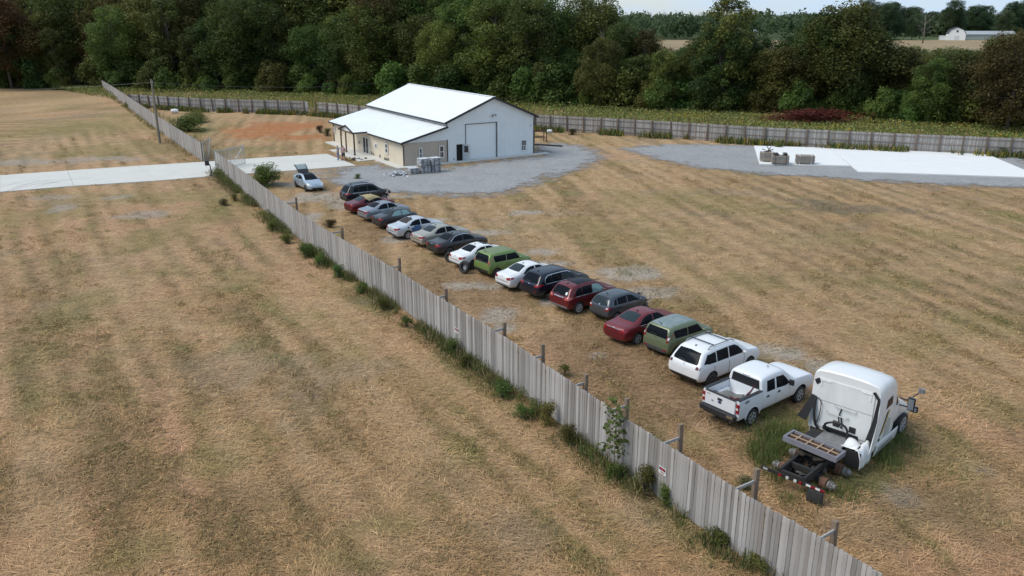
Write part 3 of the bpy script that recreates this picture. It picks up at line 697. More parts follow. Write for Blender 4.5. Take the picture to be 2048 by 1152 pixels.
# rear runs seen from the inside with posts and rails
def rear_fence(label, path, seed, gap=None):
    t = thing('wooden_fence', label, 'fence'); sp = smooth_path(path, 5); pl_ = resample(sp, .145)
    if gap: pl_ = [q for q in pl_ if not (gap[0] < q[0].x < gap[1])]
    boards_joined('boards', pl_, t, seed)
    ps = resample(sp, 2.6)
    for i, (p, d) in enumerate(ps):
        n_ = -inner(d) if inner(d).y > 0 else inner(d)
        if n_.y > 0: n_ = -n_
        hh = FENCE_H+.12+.1*math.sin(i*2.1)
        mb = MB(); mb.box((0,0,hh/2), (.16,.14,hh)); o = mb.build('post', Mt('rear_post_wood', (.15,.105,.08), .9, var=.3, scale=2), t); o.location = (p.x+n_.x*.14, p.y+n_.y*.14, 0); o.rotation_euler = (R(math.sin(i*3.3)*2), R(math.cos(i*5.1)*2), math.atan2(d.y, d.x))
    for zr in (.4, 1.15, 1.95):
        mb = MB()
        for (p, d), (q, e) in zip(ps, ps[1:]):
            n_ = -inner(d) if inner(d).y > 0 else inner(d)
            if gap and gap[0] < (p.x+q.x)/2 < gap[1] and zr > 1.5:
                if mb.v: mb.build('rail', RAILW, t); mb = MB()
                continue
            mb.bar((p.x+n_.x*.05, p.y+n_.y*.05, zr), (q.x+n_.x*.05, q.y+n_.y*.05, zr), .045, .10)
        mb.build('rail', RAILW, t)
    return t
_g0, _g1 = G(617,230)[0], G(637,231)[0]
rl = rear_fence('weathered rear fence with a missing section behind the orange clay patch', BACKL, 21, (_g0, _g1))
rr_ = rear_fence('weathered rear fence with brown posts behind the white concrete pad', BACKR, 22)
x, y = G(625,231); mb = MB(); mb.bar((x-2.6,y-.6,.05),(x-.9,y-.1,1.3),.06,.12); mb.build('brace', RAILW, rl)
# ============================================================ GATE, POLE, KEYPAD
GALV = Mt('galvanised', (.42,.44,.45), .45, .7, var=.15)
def chainlink_mat():
    m, nt, b = nodes('chain_link')
    t = newn(nt, 'ShaderNodeTexCoord'); mpn = newn(nt, 'ShaderNodeMapping'); mpn.inputs['Rotation'].default_value = (0, R(45), 0); mpn.inputs['Scale'].default_value = (14,14,14); nt.links.new(t.outputs['Object'], mpn.inputs[0])
    sp_ = newn(nt, 'ShaderNodeSeparateXYZ'); nt.links.new(mpn.outputs[0], sp_.inputs[0])
    k = math_(nt, 'MAXIMUM', math_(nt, 'LESS_THAN', math_(nt, 'FRACT', sp_.outputs[0]), .2), math_(nt, 'LESS_THAN', math_(nt, 'FRACT', sp_.outputs[2]), .2))
    tr = newn(nt, 'ShaderNodeBsdfTransparent'); x_ = newn(nt, 'ShaderNodeMixShader'); o = nt.nodes['Material Output']
    b.inputs['Base Color'].default_value = (.30,.32,.33,1); b.inputs['Metallic'].default_value = .5; b.inputs['Roughness'].default_value = .5
    nt.links.new(k, x_.inputs[0]); nt.links.new(tr.outputs[0], x_.inputs[1]); nt.links.new(b.outputs[0], x_.inputs[2]); nt.links.new(x_.outputs[0], o.inputs[0]); return m
CHAIN = chainlink_mat()
def gate(label, p0, p1, h):
    a_ = Vector(p0); d = Vector(p1)-a_; L = d.length; t = thing('chain_link_gate', label, 'gate', (a_.x, a_.y, 0), math.atan2(d.y, d.x), 'gate leaves of the driveway')
    r_ = .035
    for nm, pts in (('frame', [(0,0,.15),(0,0,h),(L,0,h),(L,0,.15),(0,0,.15)]), ('upright', [(L*.5,0,.15),(L*.5,0,h)]), ('diagonal_brace', [(L*.5,0,.15),(L,0,h)]), ('hinge_post', [(-.08,0,0),(-.08,0,h+.25)])):
        mb = MB()
        for q, e in zip(pts, pts[1:]): mb.tube([q, e], r_ if nm != 'hinge_post' else .05, 6)
        mb.build(nm, GALV, t)
    mb = MB(); mb.add([(0,0,.15),(L,0,.15),(L,0,h),(0,0,h)], [(0,1,2,3)]); mb.build('chain_mesh', CHAIN, t)
    return t
gate('chain link gate leaf swung open beside the far fence end', G(409,323.5), G(424,312), 2.2)
gate('wide chain link gate leaf swung open over the driveway behind the shrub', G(434,343), G(491,329), 2.2)
kx, ky = G(431,352); kp = thing('keypad_stand', 'black gooseneck keypad stand at the driveway edge by the fence end', 'keypad', (kx-.35, ky-.2, 0))
mb = MB(); mb.tube([(0,0,0),(0,0,1.0),(-.08,0,1.25),(-.25,0,1.35)], .06, 8); mb.build('stand', BLACK, kp); mb = MB(); mb.box((-.32,0,1.42), (.34,.34,.5)); mb.build('keypad_box', BLACK, kp); mb = MB(); mb.box((0,0,.1), (.35,.3,.2)); mb.build('base', BLACK, kp)
px0 = Vector((*G(320,287), 0)); ptop = Vector((*G(299,140, 8.3), 8.3))
if (ptop.xy-px0.xy).length > 2.2: ptop.xy = px0.xy+(ptop.xy-px0.xy).normalized()*1.6
up_ = thing('utility_pole', 'leaning wooden utility pole beside the far fence', 'pole', px0)
dt = ptop-px0; mb = MB(); mb.tube([(0,0,-.3), tuple(dt*.5), tuple(dt)], [.17,.15,.12], 10); mb.build('pole_shaft', Mt('pole_wood', (.17,.15,.11), .9, var=.25, scale=2, stretch=(4,4,.6)), up_)
mb = MB(); mb.box(tuple(dt*.955+Vector((.14,0,0))), (.1,.1,.3)); mb.box(tuple(dt*.955-Vector((.14,0,0))), (.08,.1,.16)); mb.build('bracket', STEEL, up_)
def wire(label, a_, b_, sag, r_=.02):
    pts = [Vector(a_).lerp(Vector(b_), i/14)-Vector((0,0,sag*4*(i/14)*(1-i/14))) for i in range(15)]
    mb = MB(); mb.tube(pts, r_, 5); tag(mb.build('power_line', Mt('wire', (.10,.10,.10), .6), None), label, 'wire', None)
wt = px0+dt*.95
wire('thin overhead wire running from the pole top to the photo edge', wt, (-150,165,4.5), 1.6); wire('thin overhead wire running from the pole top into the woods', wt, (-22,182,3.5), 1.2)
# ============================================================ VEHICLES
def ring(zb, zbelt, zt, wl, wb, wt):
    g = max(zt-zbelt, .04)
    h = [(0,zb),(wl*.8,zb),(wl*.98,zb+.07),(wb*1.0, zb+(zbelt-zb)*.45),(wb*.995, zbelt-.12),(wb*.955, zbelt),((wb*.95+wt)/2+.01, zbelt+g*.52),(wt*1.01, zt-min(.075,g*.25)),(wt*.88, zt-min(.012,g*.06)),(0, zt+.012)]
    return h+[(-y, z) for y, z in h[-2:0:-1]]
def eval_mesh(o):
    dg = bpy.context.evaluated_depsgraph_get(); dg.update()
    return bpy.data.meshes.new_from_object(o.evaluated_get(dg))
def cyl_mesh(specs):
    mb = MB()
    for x, z, r_ in specs:
        n = 28; vs = [(x+r_*math.cos(2*math.pi*j/n), y, z+r_*math.sin(2*math.pi*j/n)) for y in (-1.6, 1.6) for j in range(n)]
        fs = [(j, n+j, n+(j+1) % n, (j+1) % n) for j in range(n)]+[tuple(range(n)), tuple(range(2*n-1, n-1, -1))]
        mb.add(vs, fs)
    me = mb.mesh(); bm = bmesh.new(); bm.from_mesh(me); bmesh.ops.recalc_face_normals(bm, faces=bm.faces); bm.to_mesh(me); bm.free(); return me
def loft_body(stations, axles, ra, rz_, extra_cut=None, sub=2):
    n = 18; vs = []; fs = []
    for st_ in stations:
        for y, z in ring(*st_[1:]): vs.append((st_[0], y, z))
    k = len(stations)
    for i in range(k-1):
        for j in range(n): fs.append((i*n+j, (i+1)*n+j, (i+1)*n+(j+1) % n, i*n+(j+1) % n))
    fs.append(tuple(range(n))); fs.append(tuple((k-1)*n+j for j in range(n-1, -1, -1)))
    me = bpy.data.meshes.new('b'); me.from_pydata(vs, [], fs)
    bm = bmesh.new(); bm.from_mesh(me); bmesh.ops.recalc_face_normals(bm, faces=bm.faces); bm.to_mesh(me); bm.free()
    o = bpy.data.objects.new('tmp', me); COL.objects.link(o)
    s_ = o.modifiers.new('s', 'SUBSURF'); s_.levels = sub; s_.render_levels = sub
    full = eval_mesh(o)
    bv = BVHTree.FromPolygons([v.co.copy() for v in full.vertices], [tuple(p.vertices) for p in full.polygons])
    co = bpy.data.objects.new('tmpc', cyl_mesh([(x, rz_, ra) for x in axles])); COL.objects.link(co)
    b_ = o.modifiers.new('b', 'BOOLEAN'); b_.operation = 'DIFFERENCE'; b_.object = co; b_.solver = 'EXACT'
    out = eval_mesh(o)
    for p in out.polygons:
        c_ = p.center
        for x in axles:
            if math.hypot(c_.x-x, c_.z-rz_) < ra*1.01 and abs(p.normal.y) < .5: p.material_index = 1
        if p.normal.z < -.85 and c_.z < .5: p.material_index = 1
        p.use_smooth = p.material_index == 0
    bpy.data.objects.remove(o); bpy.data.objects.remove(co); bpy.data.meshes.remove(full)
    return out, bv
def decal_mesh(bv, poly, axis, off=.008, edge=.10, rim=None):
    rim = off-.003 if rim is None else rim
    """a thin moulded piece lying on the body: outline given in side (x,z), end (y,z) or plan (x,y) view"""
    bm = bmesh.new(); f = bm.faces.new([bm.verts.new((a_, b_, 0)) for a_, b_ in poly]); bmesh.ops.triangulate(bm, faces=[f])
    for _ in range(4):
        es = [e for e in bm.edges if e.calc_length() > edge]
        if not es: break
        bmesh.ops.subdivide_edges(bm, edges=es, cuts=1); bmesh.ops.triangulate(bm, faces=bm.faces[:])
    bd = {v for e in bm.edges if e.is_boundary for v in e.verts}
    for v in bm.verts:
        a_, b_ = v.co.x, v.co.y
        org, d = {'R': ((a_,-4,b_),(0,1,0)), 'L': ((a_,4,b_),(0,-1,0)), 'rear': ((-4,a_,b_),(1,0,0)), 'front': ((12,a_,b_),(-1,0,0)), 'top': ((a_,b_,6),(0,0,-1))}[axis]
        hit, nrm, _, _ = bv.ray_cast(Vector(org), Vector(d))
        if hit is None: hit, nrm, _, _ = bv.find_nearest(Vector({'R': (a_,-1,b_), 'L': (a_,1,b_), 'rear': (0,a_,b_), 'front': (5,a_,b_), 'top': (a_,b_,1.5)}[axis]))
        if nrm.dot(Vector(d)) > 0: nrm = -nrm
        v.co = hit+nrm*(rim if v in bd else off)
    fl = [f for f in bm.faces]
    bmesh.ops.recalc_face_normals(bm, faces=fl)
    ref = Vector({'R': (0,-1,0), 'L': (0,1,0), 'rear': (-1,0,0), 'front': (1,0,0), 'top': (0,0,1)}[axis])
    if sum((f.normal.dot(ref)*f.calc_area() for f in bm.faces)) < 0: bmesh.ops.reverse_faces(bm, faces=bm.faces[:])
    for f in bm.faces: f.smooth = True
    me = bpy.data.meshes.new('d'); bm.to_mesh(me); bm.free(); return me
_wheel = {}
def wheel_meshes(style, rimcol, bare=False):
    key = (style, rimcol.name)
    if key in _wheel: return _wheel[key]
    t = MB(); t.lathe([(.60,-.30),(.80,-.33),(.94,-.33),(.99,-.26),(1.0,-.1),(1.0,.1),(.99,.26),(.94,.33),(.80,.33),(.60,.30)], 28)
    r_ = MB(); r_.lathe([(.64,-.30),(.62,-.31),(.58,-.26),(.55,-.10),(.30,-.06),(.0,-.06)], 28, 1); r_.lathe([(.66,-.315),(.60,-.33),(.565,-.30)], 28, 0)
    n = {0: 5, 1: 7, 2: 10, 3: 6}[style]
    for i in range(n):
        a_ = 2*math.pi*i/n
        for da in ((-.10, .10) if style in (0, 3) else (0,)):
            p = (math.cos(a_)*.12, -.27, math.sin(a_)*.12); q = (math.cos(a_+da)*.61, -.29, math.sin(a_+da)*.61)
            r_.bar(p, q, .13 if style != 2 else .10, .06, 0)
    r_.lathe([(.0,-.30),(.13,-.30),(.15,-.24)], 12, 0)
    _wheel[key] = (t.mesh(True), r_.mesh(False)); _wheel[key][0].materials.append(RUBBER); _wheel[key][1].materials.append(rimcol); _wheel[key][1].materials.append(Mt('brake_dark', (.03,.03,.032), .7)); return _wheel[key]
RIM_S = Mt('alloy_rim', (.48,.49,.50), .35, .25, var=.1); RIM_D = Mt('dark_rim', (.10,.10,.105), .4, .3, var=.15); RIM_C = Mt('bright_rim', (.64,.65,.66), .28, .25, var=.08)
def add_wheels(t, axles, track, r_, wdt, style, rim, skip=()):
    tm, rm = wheel_meshes(style, rim)
    for i, x in enumerate(axles):
        for s_ in (-1, 1):
            if (i, s_) in skip: continue
            o = link('wheel', tm, t); o.location = (x, s_*track, r_-.015); o.scale = (r_, wdt*1.5, r_); o.rotation_euler = (0, 0, 0 if s_ < 0 else math.pi)
            q = link('rim', rm, o)
# base body types: (x, zb, zbelt, ztop, wlow, wbelt, wtop) from the rear bumper forward
T = {}
T['sedan'] = dict(L=4.8, W=.91, H=1.46, ax=(1.05,3.85), st=[(0,.42,.70,.84,.66,.74,.56),(.05,.32,.84,.99,.78,.83,.64),(.18,.27,.91,1.045,.84,.875,.69),(.62,.23,.935,1.07,.88,.905,.71),(.95,.22,.945,1.12,.89,.91,.69),(1.42,.2,.95,1.36,.89,.91,.61),(1.85,.2,.95,1.45,.89,.91,.60),(2.45,.2,.945,1.475,.89,.91,.61),(2.95,.2,.94,1.42,.89,.91,.60),(3.45,.2,.93,1.15,.89,.91,.67),(3.70,.2,.92,1.02,.89,.905,.73),(4.2,.21,.87,.955,.88,.895,.70),(4.58,.23,.78,.87,.83,.86,.64),(4.74,.27,.68,.76,.76,.79,.56),(4.8,.34,.56,.62,.62,.66,.44)],
  win=[[(1.22,1.02),(1.45,1.0),(2.30,.99),(2.30,1.375),(1.95,1.36),(1.62,1.27)],[(2.38,.99),(3.36,.985),(3.30,1.05),(2.98,1.28),(2.78,1.355),(2.38,1.38)]],
  ws=('top', [(2.90,-.54),(3.05,-.56),(3.62,-.66),(3.66,-.3),(3.68,0),(3.66,.3),(3.62,.66),(3.05,.56),(2.90,.54),(2.86,.25),(2.85,0),(2.86,-.25)]), rw=('top', [(1.02,-.60),(1.70,-.48),(1.74,0),(1.70,.48),(1.02,.60),(.97,.3),(.96,0),(.97,-.3)]),
  tl=[(.48,.80),(.60,.78),(.80,.80),(.845,.86),(.82,.955),(.70,.965),(.50,.92)], tls=[(.05,.80),(.30,.86),(.42,.93),(.25,.955),(.08,.93)], bump=[(-.66,.30),(.66,.30),(.64,.44),(-.64,.44)], plate=[(-.20,.70),(.20,.70),(.20,.82),(-.20,.82)], trunk=.98, seams=(1.42,2.34,3.42), hz=(1.55,2.48), mir=(3.30,1.03), hl=[(.42,.66),(.70,.64),(.78,.74),(.60,.78),(.45,.74)], gr=[(-.36,.50),(.36,.50),(.40,.66),(-.40,.66)])
T['box'] = dict(L=4.12, W=.90, H=1.63, ax=(.72,3.27), st=[(0,.46,.70,.82,.72,.78,.66),(.05,.34,.84,.98,.82,.86,.70),(.10,.30,.98,1.20,.85,.87,.70),(.20,.27,1.02,1.50,.86,.885,.66),(.34,.24,1.02,1.605,.87,.89,.66),(.9,.22,1.01,1.64,.885,.90,.665),(1.9,.2,.99,1.64,.885,.90,.665),(2.45,.2,.98,1.61,.885,.90,.66),(2.72,.2,.97,1.50,.885,.90,.64),(3.08,.2,.97,1.15,.885,.90,.70),(3.25,.2,.96,1.06,.885,.90,.75),(3.7,.21,.91,1.0,.87,.885,.72),(3.98,.25,.80,.90,.80,.83,.64),(4.08,.30,.68,.78,.70,.74,.56),(4.12,.36,.58,.64,.58,.62,.46)],
  win=[[(.62,1.06),(1.62,1.03),(1.62,1.42),(.58,1.44),(.50,1.36)],[(1.68,1.03),(2.92,1.01),(2.60,1.36),(2.50,1.41),(1.68,1.42)]],
  ws=('top', [(2.62,-.60),(3.14,-.70),(3.19,0),(3.14,.70),(2.62,.60),(2.57,0)]), rw=('rear', [(-.66,1.08),(.66,1.08),(.69,1.20),(.60,1.50),(-.60,1.50),(-.69,1.20)]),
  tl=[(.69,.92),(.80,.92),(.83,1.12),(.79,1.34),(.72,1.36),(.70,1.15)], tls=[(.10,.94),(.24,.98),(.30,1.15),(.30,1.32),(.22,1.32)], bump=[(-.74,.34),(.74,.34),(.74,.56),(-.74,.56)], plate=[(-.2,.84),(.2,.84),(.2,.94),(-.2,.94)], trunk=.72, seams=(.75,1.65,2.95), hz=(.95,1.85), mir=(2.82,1.10), hl=[(.45,.72),(.74,.74),(.72,.90),(.50,.86)], gr=[(-.4,.55),(.4,.55),(.42,.68),(-.42,.68)])
T['suv'] = dict(L=4.6, W=.94, H=1.70, ax=(.92,3.62), st=[(0,.50,.74,.88,.74,.82,.66),(.05,.40,.92,1.04,.85,.89,.70),(.14,.34,1.02,1.14,.89,.92,.72),(.30,.30,1.06,1.40,.91,.93,.67),(.50,.27,1.06,1.60,.92,.935,.65),(.72,.26,1.055,1.665,.925,.94,.66),(1.3,.25,1.04,1.705,.925,.94,.67),(2.2,.24,1.03,1.71,.925,.94,.67),(2.75,.24,1.02,1.65,.925,.94,.66),(3.25,.24,1.01,1.28,.925,.94,.71),(3.45,.24,1.0,1.13,.925,.94,.77),(3.95,.25,.97,1.06,.915,.93,.75),(4.38,.28,.86,.97,.86,.89,.68),(4.53,.32,.74,.84,.78,.82,.60),(4.6,.40,.62,.70,.66,.70,.48)],
  win=[[(.62,1.10),(1.20,1.08),(1.20,1.52),(.95,1.51),(.72,1.38)],[(1.25,1.08),(2.05,1.07),(2.05,1.545),(1.25,1.535)],[(2.11,1.07),(3.18,1.05),(2.80,1.40),(2.55,1.52),(2.11,1.55)]],
  ws=('top', [(2.80,-.58),(3.33,-.70),(3.39,0),(3.33,.70),(2.80,.58),(2.74,0)]), rw=('rear', [(-.66,1.12),(0,1.10),(.66,1.12),(.69,1.20),(.58,1.55),(0,1.58),(-.58,1.55),(-.69,1.20)]),
  tl=[(.50,.92),(.84,.92),(.88,1.0),(.86,1.10),(.62,1.07)], tls=[(.10,.94),(.40,1.0),(.52,1.07),(.30,1.10),(.14,1.06)], bump=[(-.78,.36),(.78,.36),(.78,.54),(-.78,.54)], plate=[(-.22,.80),(.22,.80),(.22,.92),(-.22,.92)], trunk=.70, seams=(1.05,2.08,3.15), hz=(1.25,2.28), mir=(3.02,1.12), hl=[(.45,.76),(.80,.78),(.80,.92),(.52,.88)], gr=[(-.42,.56),(.42,.56),(.45,.80),(-.45,.80)])
T['hatch'] = dict(L=4.1, W=.86, H=1.52, ax=(.72,3.22), st=[(0,.46,.70,.82,.70,.76,.60),(.05,.34,.84,.96,.79,.83,.64),(.13,.28,.95,1.10,.82,.845,.66),(.28,.25,.98,1.34,.84,.855,.60),(.48,.23,.98,1.46,.845,.86,.58),(.9,.21,.97,1.51,.85,.86,.585),(1.7,.2,.96,1.53,.85,.86,.59),(2.2,.2,.95,1.47,.85,.86,.58),(2.7,.2,.94,1.27,.85,.86,.62),(3.15,.2,.93,1.06,.85,.86,.70),(3.45,.2,.90,.97,.85,.855,.70),(3.8,.22,.80,.87,.81,.83,.64),(4.02,.27,.66,.73,.70,.74,.54),(4.1,.34,.54,.60,.58,.62,.44)],
  win=[[(.52,1.03),(.78,1.02),(.78,1.36),(.62,1.27)],[(.84,1.02),(1.62,1.01),(1.62,1.40),(.86,1.37)],[(1.69,1.01),(2.55,1.0),(2.45,1.12),(2.10,1.33),(1.69,1.41)],[(2.62,1.0),(3.0,.99),(2.66,1.10)]],
  ws=('top', [(2.22,-.52),(2.95,-.64),(3.02,0),(2.95,.64),(2.22,.52),(2.16,0)]), rw=('rear', [(-.58,1.03),(0,1.0),(.58,1.03),(.61,1.12),(.50,1.38),(0,1.42),(-.50,1.38),(-.61,1.12)]),
  tl=[(.52,.76),(.76,.78),(.80,.90),(.76,.98),(.60,.95)], tls=[(.06,.80),(.26,.88),(.34,.96),(.16,.98)], bump=[(-.70,.34),(.70,.34),(.70,.46),(-.70,.46)], plate=[(-.2,.70),(.2,.70),(.2,.82),(-.2,.82)], trunk=.60, seams=(.82,1.66,2.62), hz=(.98,1.86), mir=(2.62,1.05), hl=[(.40,.62),(.68,.64),(.70,.80),(.55,.80)], gr=[(-.36,.46),(.36,.46),(.40,.60),(-.40,.60)])
T['liftback'] = dict(L=4.48, W=.87, H=1.49, ax=(.93,3.63), st=[(0,.44,.74,.90,.70,.77,.60),(.05,.32,.92,1.06,.80,.83,.64),(.16,.26,.97,1.13,.83,.85,.64),(.55,.23,.98,1.26,.85,.865,.60),(1.1,.21,.97,1.41,.86,.87,.58),(1.7,.2,.955,1.49,.86,.87,.58),(2.1,.2,.945,1.495,.86,.87,.585),(2.5,.2,.935,1.44,.86,.87,.58),(3.0,.2,.92,1.20,.86,.87,.63),(3.4,.2,.90,1.0,.86,.87,.71),(3.8,.21,.85,.92,.85,.86,.70),(4.2,.23,.74,.81,.80,.82,.62),(4.40,.26,.62,.68,.70,.74,.52),(4.48,.32,.50,.55,.58,.62,.42)],
  win=[[(.75,1.04),(1.55,1.01),(1.55,1.34),(1.10,1.26)],[(1.62,1.01),(2.9,.98),(2.62,1.18),(2.35,1.30),(1.95,1.37),(1.62,1.36)]],
  ws=('top', [(2.34,-.50),(3.30,-.66),(3.38,0),(3.30,.66),(2.34,.50),(2.28,0)]), rw=('top', [(.35,-.54),(1.15,-.48),(1.18,0),(1.15,.48),(.35,.54)]),
  tl=[(.55,.82),(.78,.82),(.80,1.02),(.66,1.02)], tls=[(.06,.84),(.22,.9),(.24,1.02),(.1,1.02)], bump=[(-.7,.34),(.7,.34),(.7,.46),(-.7,.46)], plate=[(-.2,.66),(.2,.66),(.2,.78),(-.2,.78)], trunk=.62, seams=(.98,1.60,2.95), hz=(1.1,2.0), mir=(2.85,1.05), hl=[(.40,.60),(.62,.58),(.80,.76),(.70,.84),(.52,.72)], gr=[(-.45,.28),(.45,.28),(.52,.42),(-.52,.42)])

def make_car(name, label, cat, typ, L, W, H, pm, loc=None, rz=0, group='cars parked in a row along the fence', rim=RIM_S, style=1, wr=.33, glass=GLASS, tlm=REDL, cut=None, opts={}):
    L = L*.925; W = W*.935; H = H*.985; wr = wr*.97; B = T[typ]; sx, sy, sz = L/B['L'], W/2/B['W'], H/B['H']
    q = lambda p: [(a_*sx, b_*sz) for a_, b_ in p]; e_ = lambda p, s_=1: [(a_*sy*s_, b_*sz) for a_, b_ in p]; tp = lambda p: [(a_*sx, b_*sy) for a_, b_ in p]
    WK = {'box': 1.10, 'suv': 1.10, 'hatch': 1.08}.get(typ, 1.06); st_ = [(x*sx, zb*sz, zl*sz, zt*sz, wl*sy, wb*sy, min(wt*WK, wb*.9)*sy) for x, zb, zl, zt, wl, wb, wt in B['st']]
    if opts.get('ztweak'): st_ = [opts['ztweak'](s_) for s_ in st_]
    if cut: st_ = [s_ for s_ in st_ if s_[0] < cut*sx]
    ax = [a_*sx for a_ in B['ax']]
    t = thing(name, label, cat, (0,0,0), rz, group)
    me, bv = loft_body(st_, ax, wr+.055, wr)
    link('body', me, t, [pm, BLACK])
    def D(nm, poly, axis, mat, off=.008, parent=t, edge=.12): return link(nm, decal_mesh(bv, poly, axis, off, edge), parent, mat)
    tw = W/2-.095
    add_wheels(t, ax, tw, wr, .21, style, rim, opts.get('skip', ()))
    seamM = Mt('panel_gap', (.012,.012,.013), .8)
    for side in ('R', 'L'):
        for k, wn in enumerate(B['win']):
            gm = glass
            if opts.get('wing') and k in opts['wing']: gm = opts['wing'][k]
            D('side_window', q(wn), side, gm)
        if opts.get('chrome'):
            z0 = min(p[1] for p in B['win'][0])
            xs = [p[0] for w_ in B['win'] for p in w_]; D('window_trim', q([(min(xs)-.02, z0-.035),(max(xs), z0-.06),(max(xs), z0-.035),(min(xs)-.02, z0-.008)]), side, CHROME, .018, edge=.05)
        if opts.get('arc'):
            top = [p for w_ in B['win'] for p in w_ if p[1] > 1.2]; top.sort(); pts = [B['win'][0][0]]+top
            up2 = [(x-.03*(1 if x < 1.6 else 0), z+.035) for x, z in pts]; D('window_trim', q(up2+pts[::-1]), side, CHROME, .018, edge=.05)
        for xs in B['seams']:
            D('door_seam', q([(xs-.011,.34),(xs+.011,.34),(xs+.011,.96),(xs-.011,.96)]), side, seamM, .006, edge=.08)
        for xs in B['hz']:
            D('door_handle', q([(xs-.10,.86),(xs+.10,.86),(xs+.10,.90),(xs-.10,.90)]), side, CHROME if opts.get('chrome') else pm, .03)
        D('sill', q([(B['ax'][0]+.45,.22),(B['ax'][1]-.45,.22),(B['ax'][1]-.45,.30),(B['ax'][0]+.45,.30)]), side, BLACK, .01, edge=.5)
        if typ != 'box' and 'tl' not in opts: D('tail_lamp', q(B['tls']), side, tlm, .012)
        s_ = -1 if side == 'R' else 1
        D('tail_lamp', e_(opts.get('tl', B['tl']), s_), 'rear', tlm, .014)
        if opts.get('revlamp'): D('reverse_lamp', e_(opts['revlamp'], s_), 'rear', WHITEL, .022)
        if not cut: D('headlamp', e_(B['hl'], s_), 'front', WHITEL, .012)
        mb = MB(); bm_ = bmesh.new(); bmesh.ops.create_icosphere(bm_, subdivisions=2, radius=1)
        for v in bm_.verts: v.co = Vector((v.co.x*.075*(1.3 if v.co.x > 0 else .6), v.co.y*.11, v.co.z*.075))
        mm = bpy.data.meshes.new('mirror'); bm_.to_mesh(mm); bm_.free()
        for p in mm.polygons: p.use_smooth = True
        o = link('wing_mirror', mm, t, opts.get('mirm', pm)); o.location = (B['mir'][0]*sx, s_*(W/2+.07), B['mir'][1]*sz)
    D('windscreen', tp(B['ws'][1]), B['ws'][0], opts.get('wsm', glass))
    if not opts.get('norw'):
        rwp = B['rw']; D('rear_window', tp(rwp[1]) if rwp[0] == 'top' else e_(rwp[1]), rwp[0], opts.get('rwm', glass))
    D('rear_bumper', e_(B['bump']), 'rear', opts.get('bm', BLACK), .012)
    D('plate_recess', e_(B['plate']), 'rear', opts.get('plm', pm), .01)
    zc = B['trunk']
    D('tailgate_seam', e_([(-.66,zc-.32),(.66,zc-.32),(.66,zc-.295),(-.66,zc-.295)]), 'rear', seamM, .010, edge=.06)
    if typ == 'sedan':
        for s_ in (-1, 1): D('boot_seam', tp([(.20,s_*.60),(.95,s_*.62),(.95,s_*.635),(.20,s_*.615)]), 'top', seamM, .005, edge=.08)
        D('bumper_line', e_([(-.70,.48),(.70,.48),(.70,.495),(-.70,.495)]), 'rear', seamM, .010, edge=.06)
    if typ in ('suv', 'hatch', 'box'):
        D('rear_wiper', e_([(-.03,1.12),(.36,1.16),(.36,1.18),(-.03,1.145)]), 'rear', BLACK, .024, edge=.08)
    D('badge', e_([(-.05,zc-.06),(.05,zc-.06),(.05,zc-.015),(-.05,zc-.015)]) if typ == 'sedan' else e_([(-.05,1.0),(.05,1.0),(.05,1.05),(-.05,1.05)]), 'rear', CHROME, .012)
    if not cut:
        D('grille', e_(B['gr']), 'front', BLACK, .01)
    if opts.get('fin', True):
        xr = {'sedan': 1.95, 'box': .45, 'suv': .85, 'hatch': .75, 'liftback': 1.3}[typ]*sx; hit = bv.ray_cast(Vector((xr,0,5)), Vector((0,0,-1)))[0]
        mb = MB()
        if typ in ('box', 'hatch'): mb.tube([(xr,0,hit.z-.01),(xr-.22,0,hit.z+.26)], [.012,.007], 5); mb.box((xr,0,hit.z+.02), (.08,.05,.05), taper=.6)
        else: mb.add([(xr-.09,-.03,hit.z-.01),(xr+.09,-.03,hit.z-.01),(xr+.09,.03,hit.z-.01),(xr-.09,.03,hit.z-.01),(xr-.10,0,hit.z+.065)], [(0,1,4),(1,2,4),(2,3,4),(3,0,4),(0,3,2,1)])
        mb.build('antenna', BLACK, t)
    t['_L'] = L
    return t, D, bv, (sx, sy, sz), ax, tw
def put(t, px, py, ax0, tw, rz, dx=.04, dy=.04):
    """stand the car so that its right rear wheel touches the ground at that place"""
    x, y = G(px, py); c_, s_ = math.cos(rz), math.sin(rz); lx, ly = ax0, -tw-.10
    t.location = (x-(lx*c_-ly*s_)+dx, y-(lx*s_+ly*c_)+dy, 0); t.rotation_euler = (0, 0, rz)
    if '_L' in t: del t['_L']
def clutter(t, name, x0, x1, wy, z0, z1, n, seed, mat=BLACK, mat2=None):
    """torn metal and exposed engine parts at the damaged end of a car"""
    r_ = random.Random(seed); mb = MB()
    for i in range(n):
        c_ = (r_.uniform(x0, x1), r_.uniform(-wy, wy), r_.uniform(z0, z1)); M4 = Matrix.Translation(c_) @ Matrix.Rotation(r_.uniform(-.8,.8), 4, 'X') @ Matrix.Rotation(r_.uniform(-.8,.8), 4, 'Y') @ Matrix.Rotation(r_.uniform(0,3), 4, 'Z')
        mb.box((0,0,0), (r_.uniform(.06,.28), r_.uniform(.05,.28), r_.uniform(.03,.14)), 1 if r_.random() < .3 else 0, 0, M4, r_.uniform(.5,1))
    for i in range(5):
        p = Vector((r_.uniform(x0,x1), r_.uniform(-wy,wy), r_.uniform(z0,z1))); mb.tube([p, p+Vector((r_.uniform(-.3,.3), r_.uniform(-.5,.5), r_.uniform(-.1,.25))), p+Vector((r_.uniform(-.3,.5), r_.uniform(-.5,.5), r_.uniform(-.2,.1)))], .025, 6)
    return mb.build(name, [mat, mat2 or STEEL], t)
HD = R(38.5)
